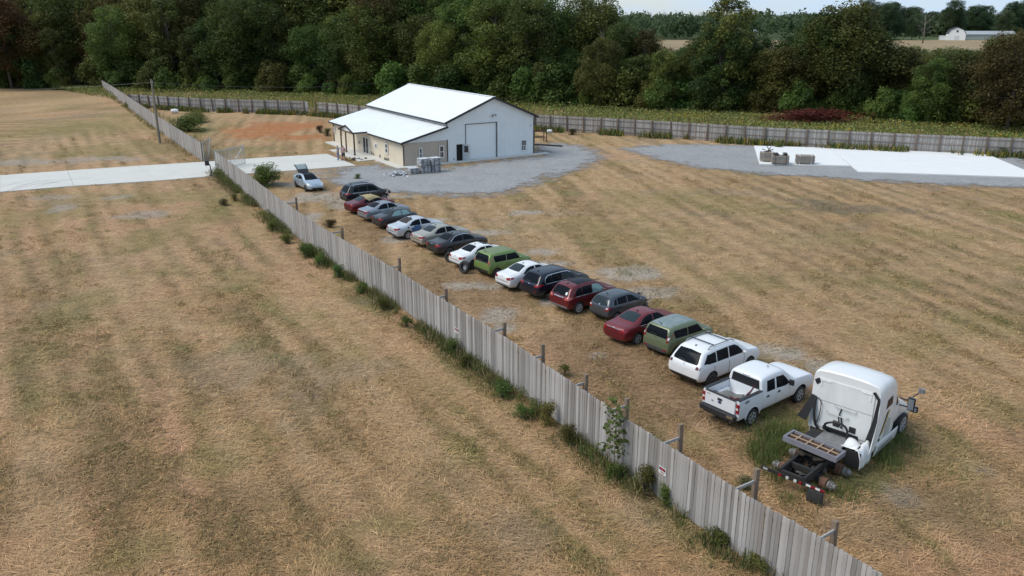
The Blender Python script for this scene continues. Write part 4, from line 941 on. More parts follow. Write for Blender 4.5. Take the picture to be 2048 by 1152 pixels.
P_ = dict(black=paint('paint_black', (.012,.014,.02), .1, .3, .25), navy=paint('paint_navy', (.008,.011,.024), .15, .3, .2), red=paint('paint_maroon', (.13,.010,.016), .25, .32, .18), red2=paint('paint_red', (.16,.012,.018), .2, .34, .2), grey=paint('paint_charcoal', (.055,.055,.06), .4, .36, .3), slate=paint('paint_slate', (.075,.085,.10), .4, .34, .25), silver=paint('paint_silver', (.30,.33,.37), .5, .36, .25), pale=paint('paint_pale_silver', (.55,.59,.63), .25, .36, .2), beige=paint('paint_champagne', (.42,.40,.345), .4, .36, .25), dark=paint('paint_dark_grey', (.035,.035,.038), .3, .33, .25), white=paint('paint_white', (.74,.75,.76), 0, .36, .12), green=paint('paint_green', (.17,.255,.075), .25, .38, .25), sage=paint('paint_sage', (.165,.20,.115), .4, .38, .25), ltblue=paint('paint_ice_silver', (.42,.50,.57), .45, .34, .2))
ROOFG = Mt('faded_clearcoat', (.20,.25,.25), .55, .1, var=.35, scale=3.5)
TARP = Mt('tan_canvas', (.37,.30,.16), .9, var=.2, scale=2, bmp=.3)
# --- the row, from the truck backwards
t, D, bv, sc, ax, tw = make_car('suv', 'white three-row SUV with black roof rails beside the white pickup', 'SUV', 'suv', 5.15, 2.04, 1.84, P_['white'], rim=RIM_D, style=3, wr=.38, tlm=Mt('smoked_lamp', (.10,.012,.02), .25, coat=.4), opts=dict(bm=BLACK, chrome=False, mirm=P_['white'], tl=[(.66,.95),(.86,.95),(.86,1.07),(.66,1.07)]))
put(t, 1422, 775, ax[0], tw, HD)
for sd_ in 'RL': D('quarter_glass', [(.36*sc[0],1.14*sc[2]),(1.16*sc[0],1.11*sc[2]),(1.16*sc[0],1.50*sc[2]),(.66*sc[0],1.49*sc[2])], sd_, GLASS, .014)
for s_ in (-1, 1):
    zr = bv.ray_cast(Vector((1.6*sc[0], s_*.60, 5)), Vector((0,0,-1)))[0].z
    mb = MB(); mb.tube([(.85*sc[0], s_*.64, zr-.02), (1.0*sc[0], s_*.64, zr+.07), (2.5*sc[0], s_*.64, zr+.07), (2.66*sc[0], s_*.64, zr-.03)], .028, 6); mb.build('roof_rail', STEEL, t)
for x in (1.25, 2.2):
    mb = MB(); mb.bar((x*sc[0], -.64, zr+.09), (x*sc[0], .64, zr+.09), .05, .03); mb.build('crossbar', BLACK, t)
_no = dict()
t, D, bv, sc, ax, tw = make_car('hatchback', 'sage green boxy hatchback with faded grey-blue roof', 'car', 'box', 3.98, 1.88, 1.70, P_['sage'], style=0, wr=.33, rim=RIM_D, opts=dict(bm=Mt('grey_cladding', (.06,.065,.07), .6)))
put(t, 1351.5, 718.7, ax[0], tw, HD); D('roof_panel', [(.35,-.60),(2.45,-.60),(2.55,0),(2.45,.60),(.35,.60),(.30,0)], 'top', ROOFG, .006, edge=.2); D('bonnet_panel', [(3.3,-.68),(3.85,-.60),(3.92,0),(3.85,.60),(3.3,.68)], 'top', ROOFG, .006)
for s_ in (-1, 1): D('reflector', [(.50*s_,.48),(.70*s_,.48),(.70*s_,.55),(.50*s_,.55)], 'rear', REDL, .02)
for s_ in (-1, 1): D('lamp_inner', [(.73*s_,1.06),(.79*s_,1.06),(.79*s_,1.2),(.73*s_,1.2)], 'rear', WHITEL, .025)
t, D, bv, sc, ax, tw = make_car('sedan', 'dark red sedan with chrome trunk strip next to the sage hatchback', 'car', 'sedan', 4.82, 1.84, 1.47, P_['red2'], style=0, wr=.335, rim=RIM_S, opts=dict(chrome=True, rwm=GLASSL, bm=P_['red2']))
put(t, 1274.6, 690, ax[0], tw, HD); D('trunk_strip', [(-.50,.90),(.50,.90),(.50,.925),(-.50,.925)], 'rear', CHROME, .022, edge=.05); D('bonnet_crease', [(3.75,-.30),(4.5,-.22),(4.5,-.20),(3.75,-.28)], 'top', Mt('panel_gap', (.012,.012,.013)), .003); D('bonnet_crease', [(3.75,.30),(4.5,.22),(4.5,.20),(3.75,.28)], 'top', Mt('panel_gap', (.012,.012,.013)), .003)
t, D, bv, sc, ax, tw = make_car('hatchback', 'slate grey hatchback with smashed front end between two red cars', 'car', 'hatch', 4.1, 1.70, 1.53, P_['slate'], style=1, wr=.30, cut=3.7, opts=dict(glass=None, chrome=False, rwm=GLASSL, revlamp=[(.60,.86),(.74,.88),(.74,.94),(.62,.93)]), glass=GLASS)
put(t, 1232, 646, ax[0], tw, HD); clutter(t, 'crushed_front', 2.95, 3.5, .62, .38, .80, 24, 4)
t, D, bv, sc, ax, tw = make_car('suv', 'dark red SUV with black sunroof and bright alloy wheels', 'SUV', 'suv', 4.52, 1.86, 1.69, P_['red'], style=1, wr=.365, rim=RIM_C, opts=dict(wing={2: GLASST}, chrome=True, bm=Mt('silver_skid', (.22,.23,.25), .5, .3), tlm=None), tlm=Mt('pink_lamp', (.45,.09,.07), .2, coat=.8))
put(t, 1157, 628, ax[0], tw, HD); D('sunroof', [(.98,-.50),(2.55,-.50),(2.62,0),(2.55,.50),(.98,.50)], 'top', GLASS, .008); D('sticker', [(-.56,1.16),(-.42,1.16),(-.42,1.30),(-.56,1.30)], 'rear', WHITEP, .02); D('tailgate_strip', [(-.40,.98),(.40,.98),(.40,1.02),(-.40,1.02)], 'rear', CHROME, .022, edge=.05)
for s_ in (-1, 1):
    mb = MB(); mb.tube([(.9,s_*.60,1.62),(1.0,s_*.60,1.69),(2.5,s_*.60,1.70),(2.62,s_*.60,1.63)], .022, 6); mb.build('roof_rail', BLACK, t)
t, D, bv, sc, ax, tw = make_car('suv', 'navy blue SUV with bright window trim parked beside white sedan', 'SUV', 'suv', 4.72, 1.9, 1.70, P_['navy'], style=2, wr=.35, rim=RIM_D, opts=dict(chrome=True, arc=True, skip=((0,-1),), wing={2: GLASSL}))
put(t, 1097, 601, ax[0], tw, HD); mb = MB(); mb.lathe([(.0,-.14),(.14,-.14),(.15,-.02),(.05,0),(.05,.2)], 18); o = mb.build('brake_drum', Mt('rusty_hub', (.14,.10,.08), .8, .3, var=.3), t, True); o.location = (ax[0], -tw+.02, .26)
D('reflector', [(-.70,.60),(-.45,.60),(-.45,.64),(-.70,.64)], 'rear', REDL, .02)
t, D, bv, sc, ax, tw = make_car('sedan', 'white sedan parked between light green hatchback and navy SUV', 'car', 'sedan', 4.62, 1.77, 1.48, P_['white'], style=2, wr=.325, rim=RIM_S, opts=dict(rwm=GLASSL))
put(t, 1043, 582, ax[0], tw, HD)
t, D, bv, sc, ax, tw = make_car('hatchback', 'light green boxy hatchback with black tailgate glass', 'car', 'box', 3.98, 1.88, 1.68, P_['green'], style=0, wr=.33, rim=RIM_D, opts=dict(tlm=None), tlm=Mt('pink_lamp', (.45,.09,.07), .2))
put(t, 993, 556.7, ax[0], tw, HD); D('tailgate_surround', [(-.70,1.02),(.70,1.02),(.72,1.10),(.66,1.09),(-.66,1.09),(-.72,1.10)], 'rear', BLACK, .006); D('roof_panel', [(.35,-.58),(2.4,-.58),(2.5,0),(2.4,.58),(.35,.58)], 'top', Mt('dull_green_roof', (.17,.22,.11), .5, .1, var=.15, scale=3), .006, edge=.2)
D('bonnet_panel', [(3.3,-.68),(3.85,-.60),(3.92,0),(3.85,.60),(3.3,.68)], 'top', Mt('pale_green_bonnet', (.42,.46,.33), .5, .1, var=.1), .008)
t, D, bv, sc, ax, tw = make_car('sedan', 'white sedan with dark sunroof and loose tyres leaning on its rear', 'car', 'sedan', 4.60, 1.80, 1.47, P_['white'], style=0, wr=.33, rim=RIM_D, opts=dict())
put(t, 946, 539, ax[0], tw, HD); D('sunroof', [(2.15,-.38),(2.62,-.38),(2.62,.38),(2.15,.38)], 'top', GLASS, .008)
CRZ = t
t, D, bv, sc, ax, tw = make_car('sedan', 'charcoal sedan with bright roof arch beside the champagne sedan', 'car', 'sedan', 4.85, 1.83, 1.46, P_['dark'], style=0, wr=.335, rim=RIM_D, opts=dict(arc=True))
put(t, 899, 513, ax[0], tw, HD)
t, D, bv, sc, ax, tw = make_car('sedan', 'champagne silver sedan with bright red tail lamps', 'car', 'sedan', 4.86, 1.85, 1.46, P_['beige'], style=1, wr=.335, rim=RIM_S, opts=dict(rwm=GLASSL, revlamp=[(.56,.72),(.80,.74),(.80,.80),(.60,.79)]))
put(t, 866, 496, ax[0], tw, HD)
t, D, bv, sc, ax, tw = make_car('sedan', 'pale silver wrecked sedan without rear bumper and with blue door damage', 'car', 'sedan', 4.85, 1.86, 1.47, P_['pale'], style=2, wr=.34, rim=RIM_C, opts=dict(norw=True))
put(t, 816, 479, ax[0], tw, HD); D('open_rear_window', [(1.02,-.58),(1.70,-.46),(1.74,0),(1.70,.46),(1.02,.58),(.97,0)], 'top', Mt('torn_interior', (.045,.04,.04), .95, var=.6, scale=6), .004)
D('damaged_door', [(1.35,.52),(1.95,.50),(2.15,.70),(2.10,.98),(1.55,.97),(1.30,.80)], 'R', Mt('blue_smear', (.05,.12,.26), .5, var=.7, scale=5, bmp=.5), .012, edge=.06); clutter(t, 'torn_rear_end', .0, .35, .75, .32, .62, 16, 9, BLACK, CHROME); D('fuel_cap', [(.98,.84),(1.10,.84),(1.10,.96),(.98,.96)], 'R', BLACK, .012)
t, D, bv, sc, ax, tw = make_car('sedan', 'charcoal grey sedan with pale teal windows and missing front', 'car', 'sedan', 4.45, 1.70, 1.50, P_['grey'], style=1, wr=.31, rim=RIM_D, cut=4.3, opts=dict(rwm=GLASSL, wing={0: GLASST, 1: GLASST}))
put(t, 780.7, 459, ax[0], tw, HD); clutter(t, 'exposed_engine', 3.35, 3.8, .6, .45, .82, 22, 12)
t, D, bv, sc, ax, tw = make_car('sedan', 'medium silver sedan with full-width dark tail lamp', 'car', 'sedan', 4.67, 1.83, 1.47, P_['silver'], style=1, wr=.33, rim=RIM_D, opts=dict())
put(t, 753, 444, ax[0], tw, HD); D('tail_lamp', [(-.50,.83),(.50,.83),(.50,.92),(-.50,.92)], 'rear', Mt('dark_red_lamp', (.10,.015,.03), .25), .012)
t, D, bv, sc, ax, tw = make_car('convertible', 'red convertible with a tan soft top between black and silver cars', 'car', 'sedan', 4.65, 1.80, 1.40, P_['red'], style=1, wr=.32, rim=RIM_D, opts=dict(rwm=GLASSL))
put(t, 724, 429, ax[0], tw, HD); D('soft_top', [(1.45,-.60),(1.7,-.74),(2.95,-.60),(2.85,0),(2.95,.60),(1.7,.74),(1.45,.60),(1.55,0)], 'top', TARP, .03, edge=.15)
t, D, bv, sc, ax, tw = make_car('suv', 'black SUV with bright roof rails and torn front at the row end', 'SUV', 'suv', 5.0, 1.92, 1.84, P_['black'], style=1, wr=.37, rim=RIM_S, cut=4.2, opts=dict(chrome=True))
put(t, 713, 411, ax[0], tw, HD+R(-4)); clutter(t, 'torn_front', 3.8, 4.3, .72, .45, .95, 26, 15)
for s_ in (-1, 1):
    mb = MB(); mb.tube([(.75,s_*.66,1.70),(.9,s_*.66,1.82),(2.9,s_*.66,1.83),(3.05,s_*.66,1.74)], .03, 6); mb.build('roof_rail', CHROME, t)
mb = MB(); mb.lathe([(.09,-.012),(.12,-.012),(.12,.012),(.09,.012),(.09,-.012)], 18, axis='Y', mat=Matrix.Translation((-.02,0,.98)) @ Matrix.Rotation(R(90),4,'Z')); mb.build('emblem_ring', CHROME, t)
# silver liftback by the driveway, hatch up, nose toward the lens
t, D, bv, sc, ax, tw = make_car('hatchback', 'ice silver hatchback with raised tailgate by the driveway', 'car', 'liftback', 4.80, 1.86, 1.52, P_['ltblue'], rim=RIM_D, style=1, wr=.31, group=None, opts=dict(norw=True, fin=False))
a_, b_ = Vector(G(589.4,373.4)), Vector(G(612.8,384.4)); dv_ = (b_-a_).normalized(); rzp = math.atan2(dv_.y, dv_.x); mid_ = (a_+b_)/2; nl = Vector((-dv_.y, dv_.x))
cpos = mid_+nl*(tw+.1)-dv_*(ax[0]+ax[1])/2; t.location = (cpos.x, cpos.y, 0); t.rotation_euler = (0,0,rzp)
if '_L' in t: del t['_L']
D('roof_panel', [(1.25,-.50),(2.3,-.50),(2.26,0),(2.3,.50),(1.25,.50)], 'top', GLASS, .007); D('boot_opening', [(.22,-.56),(1.12,-.5),(1.14,0),(1.12,.5),(.22,.56)], 'top', INT, .004); D('bonnet_badge', [(-.07,.66),(.07,.66),(.07,.72),(-.07,.72)], 'front', CHROME, .012); D('lower_lip', [(-.62,.24),(.62,.24),(.62,.27),(-.62,.27)], 'front', P_['ltblue'], .03)
hs_ = [(1.12,1.44),(.80,1.72),(.42,1.98),(.10,2.10),(-.08,2.02)]; mb = MB(); g_ = MB()
for k, (x, z) in enumerate(hs_):
    wv = (.52,.56,.58,.58,.55)[k]
    mb.add([(x,-wv,z),(x,-wv+.09,z+.01),(x,wv-.09,z+.01),(x,wv,z)], [])
n0 = 4
mb.f = []; mb.m = []
for k in range(4):
    b0 = k*4
    for j in ((0, 1), (2, 3)): mb.f.append([b0+j[0], b0+j[1], b0+4+j[1], b0+4+j[0]]); mb.m.append(0)
    if k in (0, 3): mb.f.append([b0+1, b0+2, b0+6, b0+5]); mb.m.append(0)
    else: g_.add([mb.v[b0+1], mb.v[b0+2], mb.v[b0+6], mb.v[b0+5]], [(0,1,2,3)])
hat = mb.build('tailgate', BLACK, t); sm = hat.modifiers.new('thick', 'SOLIDIFY'); sm.thickness = .05; g_.build('tailgate_glass', Mt('pale_glass', (.27,.33,.32), .12, var=.1), hat)
# loose tyres by the white sedan
def loose_tyre(label, px, py, rz, lean, r_=.36):
    x, y = G(px, py); t = thing('tyre', label, 'tyre', (x, y, 0), rz, 'loose tyres leaning on the white sedan')
    mb = MB(); mb.lathe([(.56,-.26),(.70,-.33),(.90,-.34),(.98,-.27),(1.0,-.1),(1.0,.1),(.98,.27),(.90,.34),(.70,.33),(.56,.26),(.60,.0),(.56,-.26)], 32)
    o = mb.build('tyre_casing', RUBBER, t, True); o.scale = (r_, r_*.78, r_); o.location = (0, 0, r_*.97); o.rotation_euler = (R(lean), 0, 0)
    for k in range(28):
        pass
    return t
t = loose_tyre('loose tyre standing against the right rear of the white sunroof sedan', 929, 546, HD-R(78), -12, .42)
mb = MB(); mb.lathe([(.0,.02),(.22,.02),(.23,.06)], 20); o = mb.build('inner_disc', Mt('dull_disc', (.30,.31,.32), .6), t); o.location = (0,.05,.43); o.rotation_euler = (R(-12),0,0)
loose_tyre('loose tyre standing between the charcoal and white sunroof sedans', 899, 524, HD-R(70), -10, .36)
# ============================================================ PICKUP
def bevel_box(mb, c, d, r_=.03, mi=0):
    x, y, z = [k/2 for k in d]; vs = []; 
    for sz in (-1, 1):
        for (ix, iy) in ((-x, -y+r_), (-x+r_, -y), (x-r_, -y), (x, -y+r_), (x, y-r_), (x-r_, y), (-x+r_, y), (-x, y-r_)): vs.append((c[0]+ix, c[1]+iy, c[2]+sz*z))
    mb.add(vs, [tuple(range(7,-1,-1)), tuple(range(8,16))]+[(j, (j+1) % 8, 8+(j+1) % 8, 8+j) for j in range(8)], mi); return mb
pk = thing('pickup_truck', 'white crew-cab pickup with open bed of debris beside the semi tractor', 'pickup', (0,0,0), HD, 'cars parked in a row along the fence')
PW = paint('paint_pickup_white', (.72,.74,.77), 0, .36, .14); pax = (1.12, 4.78); pr_ = .40
st_ = [(1.79,.46,1.20,1.74,.94,.97,.80),(1.80,.43,1.21,1.86,.955,.985,.82),(1.90,.42,1.22,1.955,.96,.99,.81),(2.5,.42,1.21,1.99,.965,.995,.80),(3.3,.42,1.20,1.975,.965,.995,.79),(3.62,.42,1.19,1.88,.965,.995,.76),(4.15,.42,1.18,1.44,.965,.995,.80),(4.3,.42,1.18,1.34,.965,.995,.89),(4.75,.44,1.18,1.30,.975,1.005,.92),(5.4,.46,1.14,1.26,.98,1.01,.91),(5.74,.48,1.04,1.17,.97,1.0,.88),(5.86,.50,.94,1.06,.93,.96,.82),(5.90,.54,.84,.94,.86,.90,.74)]
me, bv = loft_body(st_, [pax[1]], pr_+.10, pr_); link('cab', me, pk, [PW, BLACK])
def PD(nm, poly, axis, mat, off=.008, edge=.12, parent=pk): return link(nm, decal_mesh(bv, poly, axis, off, edge), parent, mat)
for side in ('R', 'L'):
    PD('side_window', [(2.12,1.27),(2.72,1.26),(2.72,1.74),(2.16,1.74)], side, GLASS); PD('side_window', [(2.84,1.26),(3.50,1.20),(3.86,1.25),(3.62,1.52),(3.40,1.70),(2.84,1.75)], side, GLASS)
    for x in (2.78, 3.82): PD('door_seam', [(x-.008,.55),(x+.008,.55),(x+.008,1.2),(x-.008,1.2)], side, Mt('panel_gap', (.012,.012,.013)), .003, .3)
    for x in (2.16, 2.98): PD('door_handle', [(x-.09,1.05),(x+.09,1.05),(x+.09,1.13),(x-.09,1.13)], side, BLACK, .03)
    s_ = -1 if side == 'R' else 1
    mb = MB(); bevel_box(mb, (3.72,s_*1.12,1.33), (.14,.24,.22), .04); mb.build('wing_mirror', BLACK, pk); PD('headlamp', [(.55*s_,.82),(.80*s_,.82),(.80*s_,1.0),(.60*s_,1.02)], 'front', WHITEL, .012)
PD('windscreen', [(3.52,-.64),(4.10,-.74),(4.2,0),(4.10,.74),(3.52,.64),(3.46,0)], 'top', GLASS); PD('rear_window', [(-.76,1.40),(.76,1.40),(.70,1.80),(-.70,1.80)], 'rear', Mt('open_cab', (.012,.012,.014), .5), .006); PD('grille', [(-.5,.70),(.5,.70),(.5,.95),(-.5,.95)], 'front', BLACK, .01)
PD('brake_lamp', [(-.18,1.83),(.18,1.83),(.18,1.88),(-.18,1.88)], 'rear', CHROME, .02); PD('roof_antenna', [(2.95,-.30),(3.05,-.30),(3.05,-.22),(2.95,-.22)], 'top', BLACK, .05)
mb = MB(); r5 = random.Random(5)
for i in range(7): mb.lathe([(.0,-.10),(.08,-.07),(.11,0),(.08,.07),(.0,.10)], 8, axis='X', mat=Matrix.Translation((1.90,-.32+i*.1,1.44+r5.uniform(-.03,.05))))
mb.build('cab_cushion', Mt('cream_padding', (.50,.46,.38), .9, var=.2), pk, True)
# bed: box hollowed out, wheel arches cut
def cut_mesh(base, cutters):
    o = bpy.data.objects.new('tmp', base); COL.objects.link(o); cs = []
    for c_ in cutters:
        q = bpy.data.objects.new('tmpc', c_); COL.objects.link(q); cs.append(q)
        b_ = o.modifiers.new('b', 'BOOLEAN'); b_.operation = 'DIFFERENCE'; b_.object = q; b_.solver = 'EXACT'
    out = eval_mesh(o)
    for q in cs+[o]: bpy.data.objects.remove(q)
    return out
mb = MB(); X0, X1 = .10, 1.77
half = [(.80,.50),(.96,.54),(.985,.80),(.99,1.05),(.965,1.36),(.93,1.40)]
prof = half+[(-y, z) for y, z in half[::-1]]; nP = len(prof)
mb.add([(x, y, z) for x in (X0, X1) for y, z in prof], [tuple(range(nP)), tuple(range(2*nP-1, nP-1, -1))]+[(j, nP+j, nP+(j+1) % nP, (j+1) % nP) for j in range(nP)])
bmh = mb.mesh(); bm = bmesh.new(); bm.from_mesh(bmh); bmesh.ops.recalc_face_normals(bm, faces=bm.faces); bm.to_mesh(bmh); bm.free()
c1_ = MB().box(((X0+X1)/2-.08, 0, 1.4), (X1-X0+.03, 1.60, 1.06)).mesh(); c2_ = MB().box((.2,0,0), (.01,.01,.01)).mesh()
bed = cut_mesh(bmh, [c1_, cyl_mesh([(pax[0], pr_, pr_+.09)])])
for p in bed.polygons:
    if math.hypot(p.center.x-pax[0], p.center.z-pr_) < pr_+.1 and abs(p.normal.y) < .5: p.material_index = 1
link('bed', bed, pk, [PW, BLACK])
for s_ in (-1, 1):
    mb = MB(); mb.box((pax[0], s_*.70, .98), (.95,.22,.24), taper=.85); mb.build('wheel_housing', PW, pk)
    mb = MB(); mb.box(((X0+X1)/2, s_*.885, 1.415), (X1-X0-.02,.17,.035)); mb.build('rail_cap', BLACK, pk)
    mb = MB(); bevel_box(mb, (.10, s_*.90, 1.06), (.10,.17,.40), .03); o = mb.build('tail_lamp', REDL, pk)
    mb = MB(); mb.box((.045, s_*.90, 1.06), (.012,.12,.09)); mb.build('reverse_lamp', WHITEL, o)
    mb = MB(); n = 14; r0, r1 = pr_+.085, pr_+.135
    for j in range(n+1):
        a_ = math.pi*(.04+.92*j/n); 
        for r_ in (r0, r1): mb.v.append((pax[0]+r_*math.cos(a_), s_*1.0, pr_+r_*math.sin(a_))); mb.v.append((pax[0]+r_*math.cos(a_), s_*.96, pr_+r_*math.sin(a_)))
    for j in range(n): b0 = j*4; mb.f += [[b0,b0+2,b0+6,b0+4],[b0+2,b0+3,b0+7,b0+6],[b0,b0+4,b0+5,b0+1]]; mb.m += [0,0,0]
    mb.build('wheel_flare', PW, pk)
mb = MB(); bevel_box(mb, (.055,0,1.09), (.07,1.62,.60), .02); tg = mb.build('tailgate', PW, pk)
mb = MB(); mb.box((.05,0,1.402), (.10,1.60,.03)); mb.build('tailgate_cap', BLACK, tg)
mb = MB(); bevel_box(mb, (.012,0,1.20), (.02,.24,.10), .005); mb.build('tailgate_handle', BLACK, tg); mb = MB(); mb.lathe([(.0,-.008),(.09,-.008),(.10,.008)], 16, axis='X', mat=Matrix.Translation((.012,0,1.07)) @ Matrix.Rotation(R(90),4,'Y') @ Matrix.Scale(.6,4,(1,0,0))); mb.build('emblem', Mt('blue_oval', (.03,.05,.12), .3), tg)
mb = MB(); mb.box((.016,.62,1.28), (.01,.18,.03)); mb.build('lettering', CHROME, tg)
mb = MB(); bevel_box(mb, (-.06,0,.66), (.26,1.90,.20), .06); bevel_box(mb, (-.06,0,.54), (.16,1.5,.10), .04, 0); mb.build('rear_bumper', Mt('dark_bumper', (.035,.036,.04), .5, .3), pk)
mb = MB(); bevel_box(mb, (-.085,-.72,.70), (.24,.40,.10), .05); mb.build('bumper_end', CHROME, pk)
mb = MB(); mb.tube([(-.05,0,.46),(-.28,0,.46)], .05, 8); mb.build('tow_hitch', BLACK, pk); mb = MB(); mb.tube([(.5,-.6,.42),(-.06,-.66,.40)], .035, 8); mb.build('exhaust_pipe', STEEL, pk)
mb = MB(); mb.box((2.9,0,.44), (5.2,1.2,.16)); mb.build('chassis', BLACK, pk)
add_wheels(pk, pax, .86, pr_, .26, 3, RIM_S)
def text_mesh(txt, size, mat, parent, M4, name='lettering', ex=.004, shear=0):
    cu = bpy.data.curves.new('t', 'FONT'); cu.body = txt; cu.size = size; cu.extrude = ex; cu.align_x = 'CENTER'; cu.align_y = 'CENTER'; cu.shear = shear
    o = bpy.data.objects.new('tmp', cu); COL.objects.link(o); dg = bpy.context.evaluated_depsgraph_get(); dg.update(); me = bpy.data.meshes.new_from_object(o.evaluated_get(dg)); bpy.data.objects.remove(o)
    q = link(name, me, parent, mat); q.matrix_local = M4; return q
text_mesh('4X4', .17, BLACK, pk, Matrix.Translation((.62,-.985,1.24)) @ Matrix.Rotation(R(90),4,'X'), shear=.3)
text_mesh('4X4', .17, BLACK, pk, Matrix.Translation((.62,.985,1.24)) @ Matrix.Rotation(R(180),4,'Z') @ Matrix.Rotation(R(90),4,'X'), shear=.3)
pk.scale = (.94,.93,.98); put(pk, 1501.5, 853, pax[0]*.94, .88*.93, HD)
# debris in the bed (own things)
def in_pickup(o, lx, ly, lz, rx=0, ry=0, rz=0):
    lx *= .94; ly *= .93; lz *= .98; c_, s_ = math.cos(HD), math.sin(HD); o.location = (pk.location.x+lx*c_-ly*s_, pk.location.y+lx*s_+ly*c_, lz); o.rotation_euler = (rx, ry, HD+rz)
def shell(nx_, ny_, fx, thick=.02):
    mb = MB()
    for i in range(nx_+1):
        for j in range(ny_+1): mb.v.append(fx(i/nx_, j/ny_))
    for i in range(nx_):
        for j in range(ny_): mb.f.append([i*(ny_+1)+j, (i+1)*(ny_+1)+j, (i+1)*(ny_+1)+j+1, i*(ny_+1)+j+1]); mb.m.append(0)
    return mb
mb = shell(10, 8, lambda u, v: ((u-.5)*.62, (v-.5)*1.1, .26*math.sin(math.pi*u)*(.6+.4*math.sin(3*v+1))+.05*math.sin(9*v+4*u)))
o = mb.build('liner_panel', Mt('grey_liner', (.15,.15,.14), .8, var=.3), None, True); tag(o, 'crumpled grey wheel-arch liner lying in the pickup bed', 'car part'); o.modifiers.new('thick', 'SOLIDIFY').thickness = .025; o.scale = (1.35,1.15,1.3); in_pickup(o, .72, .12, 1.0, R(8), R(-10), R(35))
mb = shell(14, 4, lambda u, v: (.55*math.cos(2.3*u-.5)-.2, .9*u-.45, .1+.62*max(0,u-.62)*1.9+.20*v*(1-.4*u)+.03*math.sin(20*u)))
o = mb.build('bumper_cover', Mt('maroon_scrap', (.10,.012,.018), .4, var=.4), None, True); tag(o, 'broken dark red bumper cover standing up in the pickup bed', 'car part'); o.modifiers.new('thick', 'SOLIDIFY').thickness = .02; in_pickup(o, 1.05, -.38, .93, 0, 0, R(-150))
for k, (lx, ly, lz, cc, lb) in enumerate([(.42,.42,.93,(.16,.03,.03),'small dark red scrap strip by the tailgate in the pickup bed'), (1.0,.05,.93,(.42,.38,.30),'cream plastic scrap in the middle of the pickup bed'), (.95,-.15,.95,(.30,.25,.22),'mauve plastic scrap beside the red bumper cover in the pickup bed')]):
    r_ = random.Random(k); mb = shell(6, 5, lambda u, v: ((u-.5)*.5, (v-.5)*.42, .05+.09*math.sin(5*u+k)*math.cos(4*v)))
    o = mb.build('plastic_scrap', Mt('scrap_%d' % k, cc, .7, var=.3), None, True); tag(o, lb, 'scrap'); o.modifiers.new('thick', 'SOLIDIFY').thickness = .02; in_pickup(o, lx, ly, lz, R(10*k), R(-12), R(40*k))
# ============================================================ SEMI TRACTOR
TR = thing('semi_truck', 'white sleeper-cab semi tractor without rear wheels rusting in tall weeds', 'truck', (10.55, 25.78, -.24), R(45.5)); TR.scale = (1, 1.05, .975)
TW = paint('paint_truck_white', (.74,.75,.75), 0, .4, .2); FR = Mt('frame_black', (.028,.027,.026), .75, .2, var=.4, scale=3); RUST = Mt('rust', (.13,.065,.04), .9, var=.4, scale=6)
for s_ in (-1, 1):
    mb = MB(); mb.box((3.2, s_*.43, .95), (8.4,.09,.26)); mb.build('frame_rail', FR, TR)
for x in (-.95, -.2, .65, 1.6, 2.6):
    mb = MB(); mb.box((x,0,.93), (.12,.78,.2)); mb.build('crossmember', FR, TR)
for x in (0, 1.3):
    mb = MB(); mb.tube([(x,-.95,.55),(x,.95,.55)], .085, 10); mb.lathe([(.0,-.2),(.16,-.16),(.22,0),(.16,.16),(.0,.2)], 12, mat=Matrix.Translation((x,0,.56))); axl = mb.build('rear_axle', FR, TR, True)
    for s_ in (-1, 1):
        mb = MB(); mb.lathe([(.0,-.12),(.215,-.12),(.225,.10),(.0,.10)], 20, mat=Matrix.Translation((x,s_*.72,.55))); mb.build('brake_drum', RUST, axl)
        mb = MB(); mb.lathe([(.0,-.20),(.085,-.20),(.10,-.17),(.12,-.02),(.16,.0),(.16,.06),(.0,.06)], 16, mat=Matrix.Translation((x,s_*.93,.55)) @ Matrix.Rotation(0 if s_ < 0 else math.pi,4,'Z'))
        for k in range(10): a_ = k*math.pi/5; mb.box((x+.135*math.cos(a_), s_*1.0, .55+.135*math.sin(a_)), (.03,.1,.03))
        mb.build('wheel_hub', Mt('hub_metal', (.20,.195,.185), .65, .3, var=.35, scale=8), axl)
    mb = MB()
    for s_ in (-1, 1): mb.tube([(x-.1,s_*.43,.72),(x+.35,s_*.40,.62)], .1, 10); mb.box((x+.2,s_*.43,.72), (.9,.1,.09)); mb.lathe([(.0,-.14),(.13,-.14),(.13,.14),(.0,.14)], 14, axis='Z', mat=Matrix.Translation((x+.42,s_*.43,.78)))
    mb.build('suspension', FR, TR)
# fifth wheel plate: rounded plate with throat
mb = MB(); pts = []
for k in range(25):
    a_ = R(205)+(R(335)-R(205))*0; 
ang = [R(-150)+R(300)*k/22 for k in range(23)]
out_ = [(.52*math.cos(a_)+.02, .50*math.sin(a_)) for a_ in ang]; thr = [(-.42,.16),(-.02,.07),(.03,0),(-.02,-.07),(-.42,-.16)]
poly = out_+thr; 
mb.add([(x, y, z) for z in (1.17, 1.22) for x, y in poly], [tuple(range(len(poly)-1,-1,-1)), tuple(range(len(poly), 2*len(poly)))]+[(j, (j+1) % len(poly), len(poly)+(j+1) % len(poly), len(poly)+j) for j in range(len(poly))])
fw = mb.build('fifth_wheel', Mt('greasy_plate', (.075,.062,.052), .55, .4, var=.5, scale=4), TR); fw.location = (.62,0,0)
mb = MB(); mb.lathe([(.13,1.224),(.34,1.224),(.34,1.228),(.13,1.228)], 24, axis='Z'); mb.build('grease_ring', Mt('grease', (.02,.018,.016), .4), fw); mb = MB(); mb.box((0,.36,1.10), (.3,.08,.16)); mb.box((0,-.36,1.10), (.3,.08,.16)); mb.build('pedestal', FR, fw)
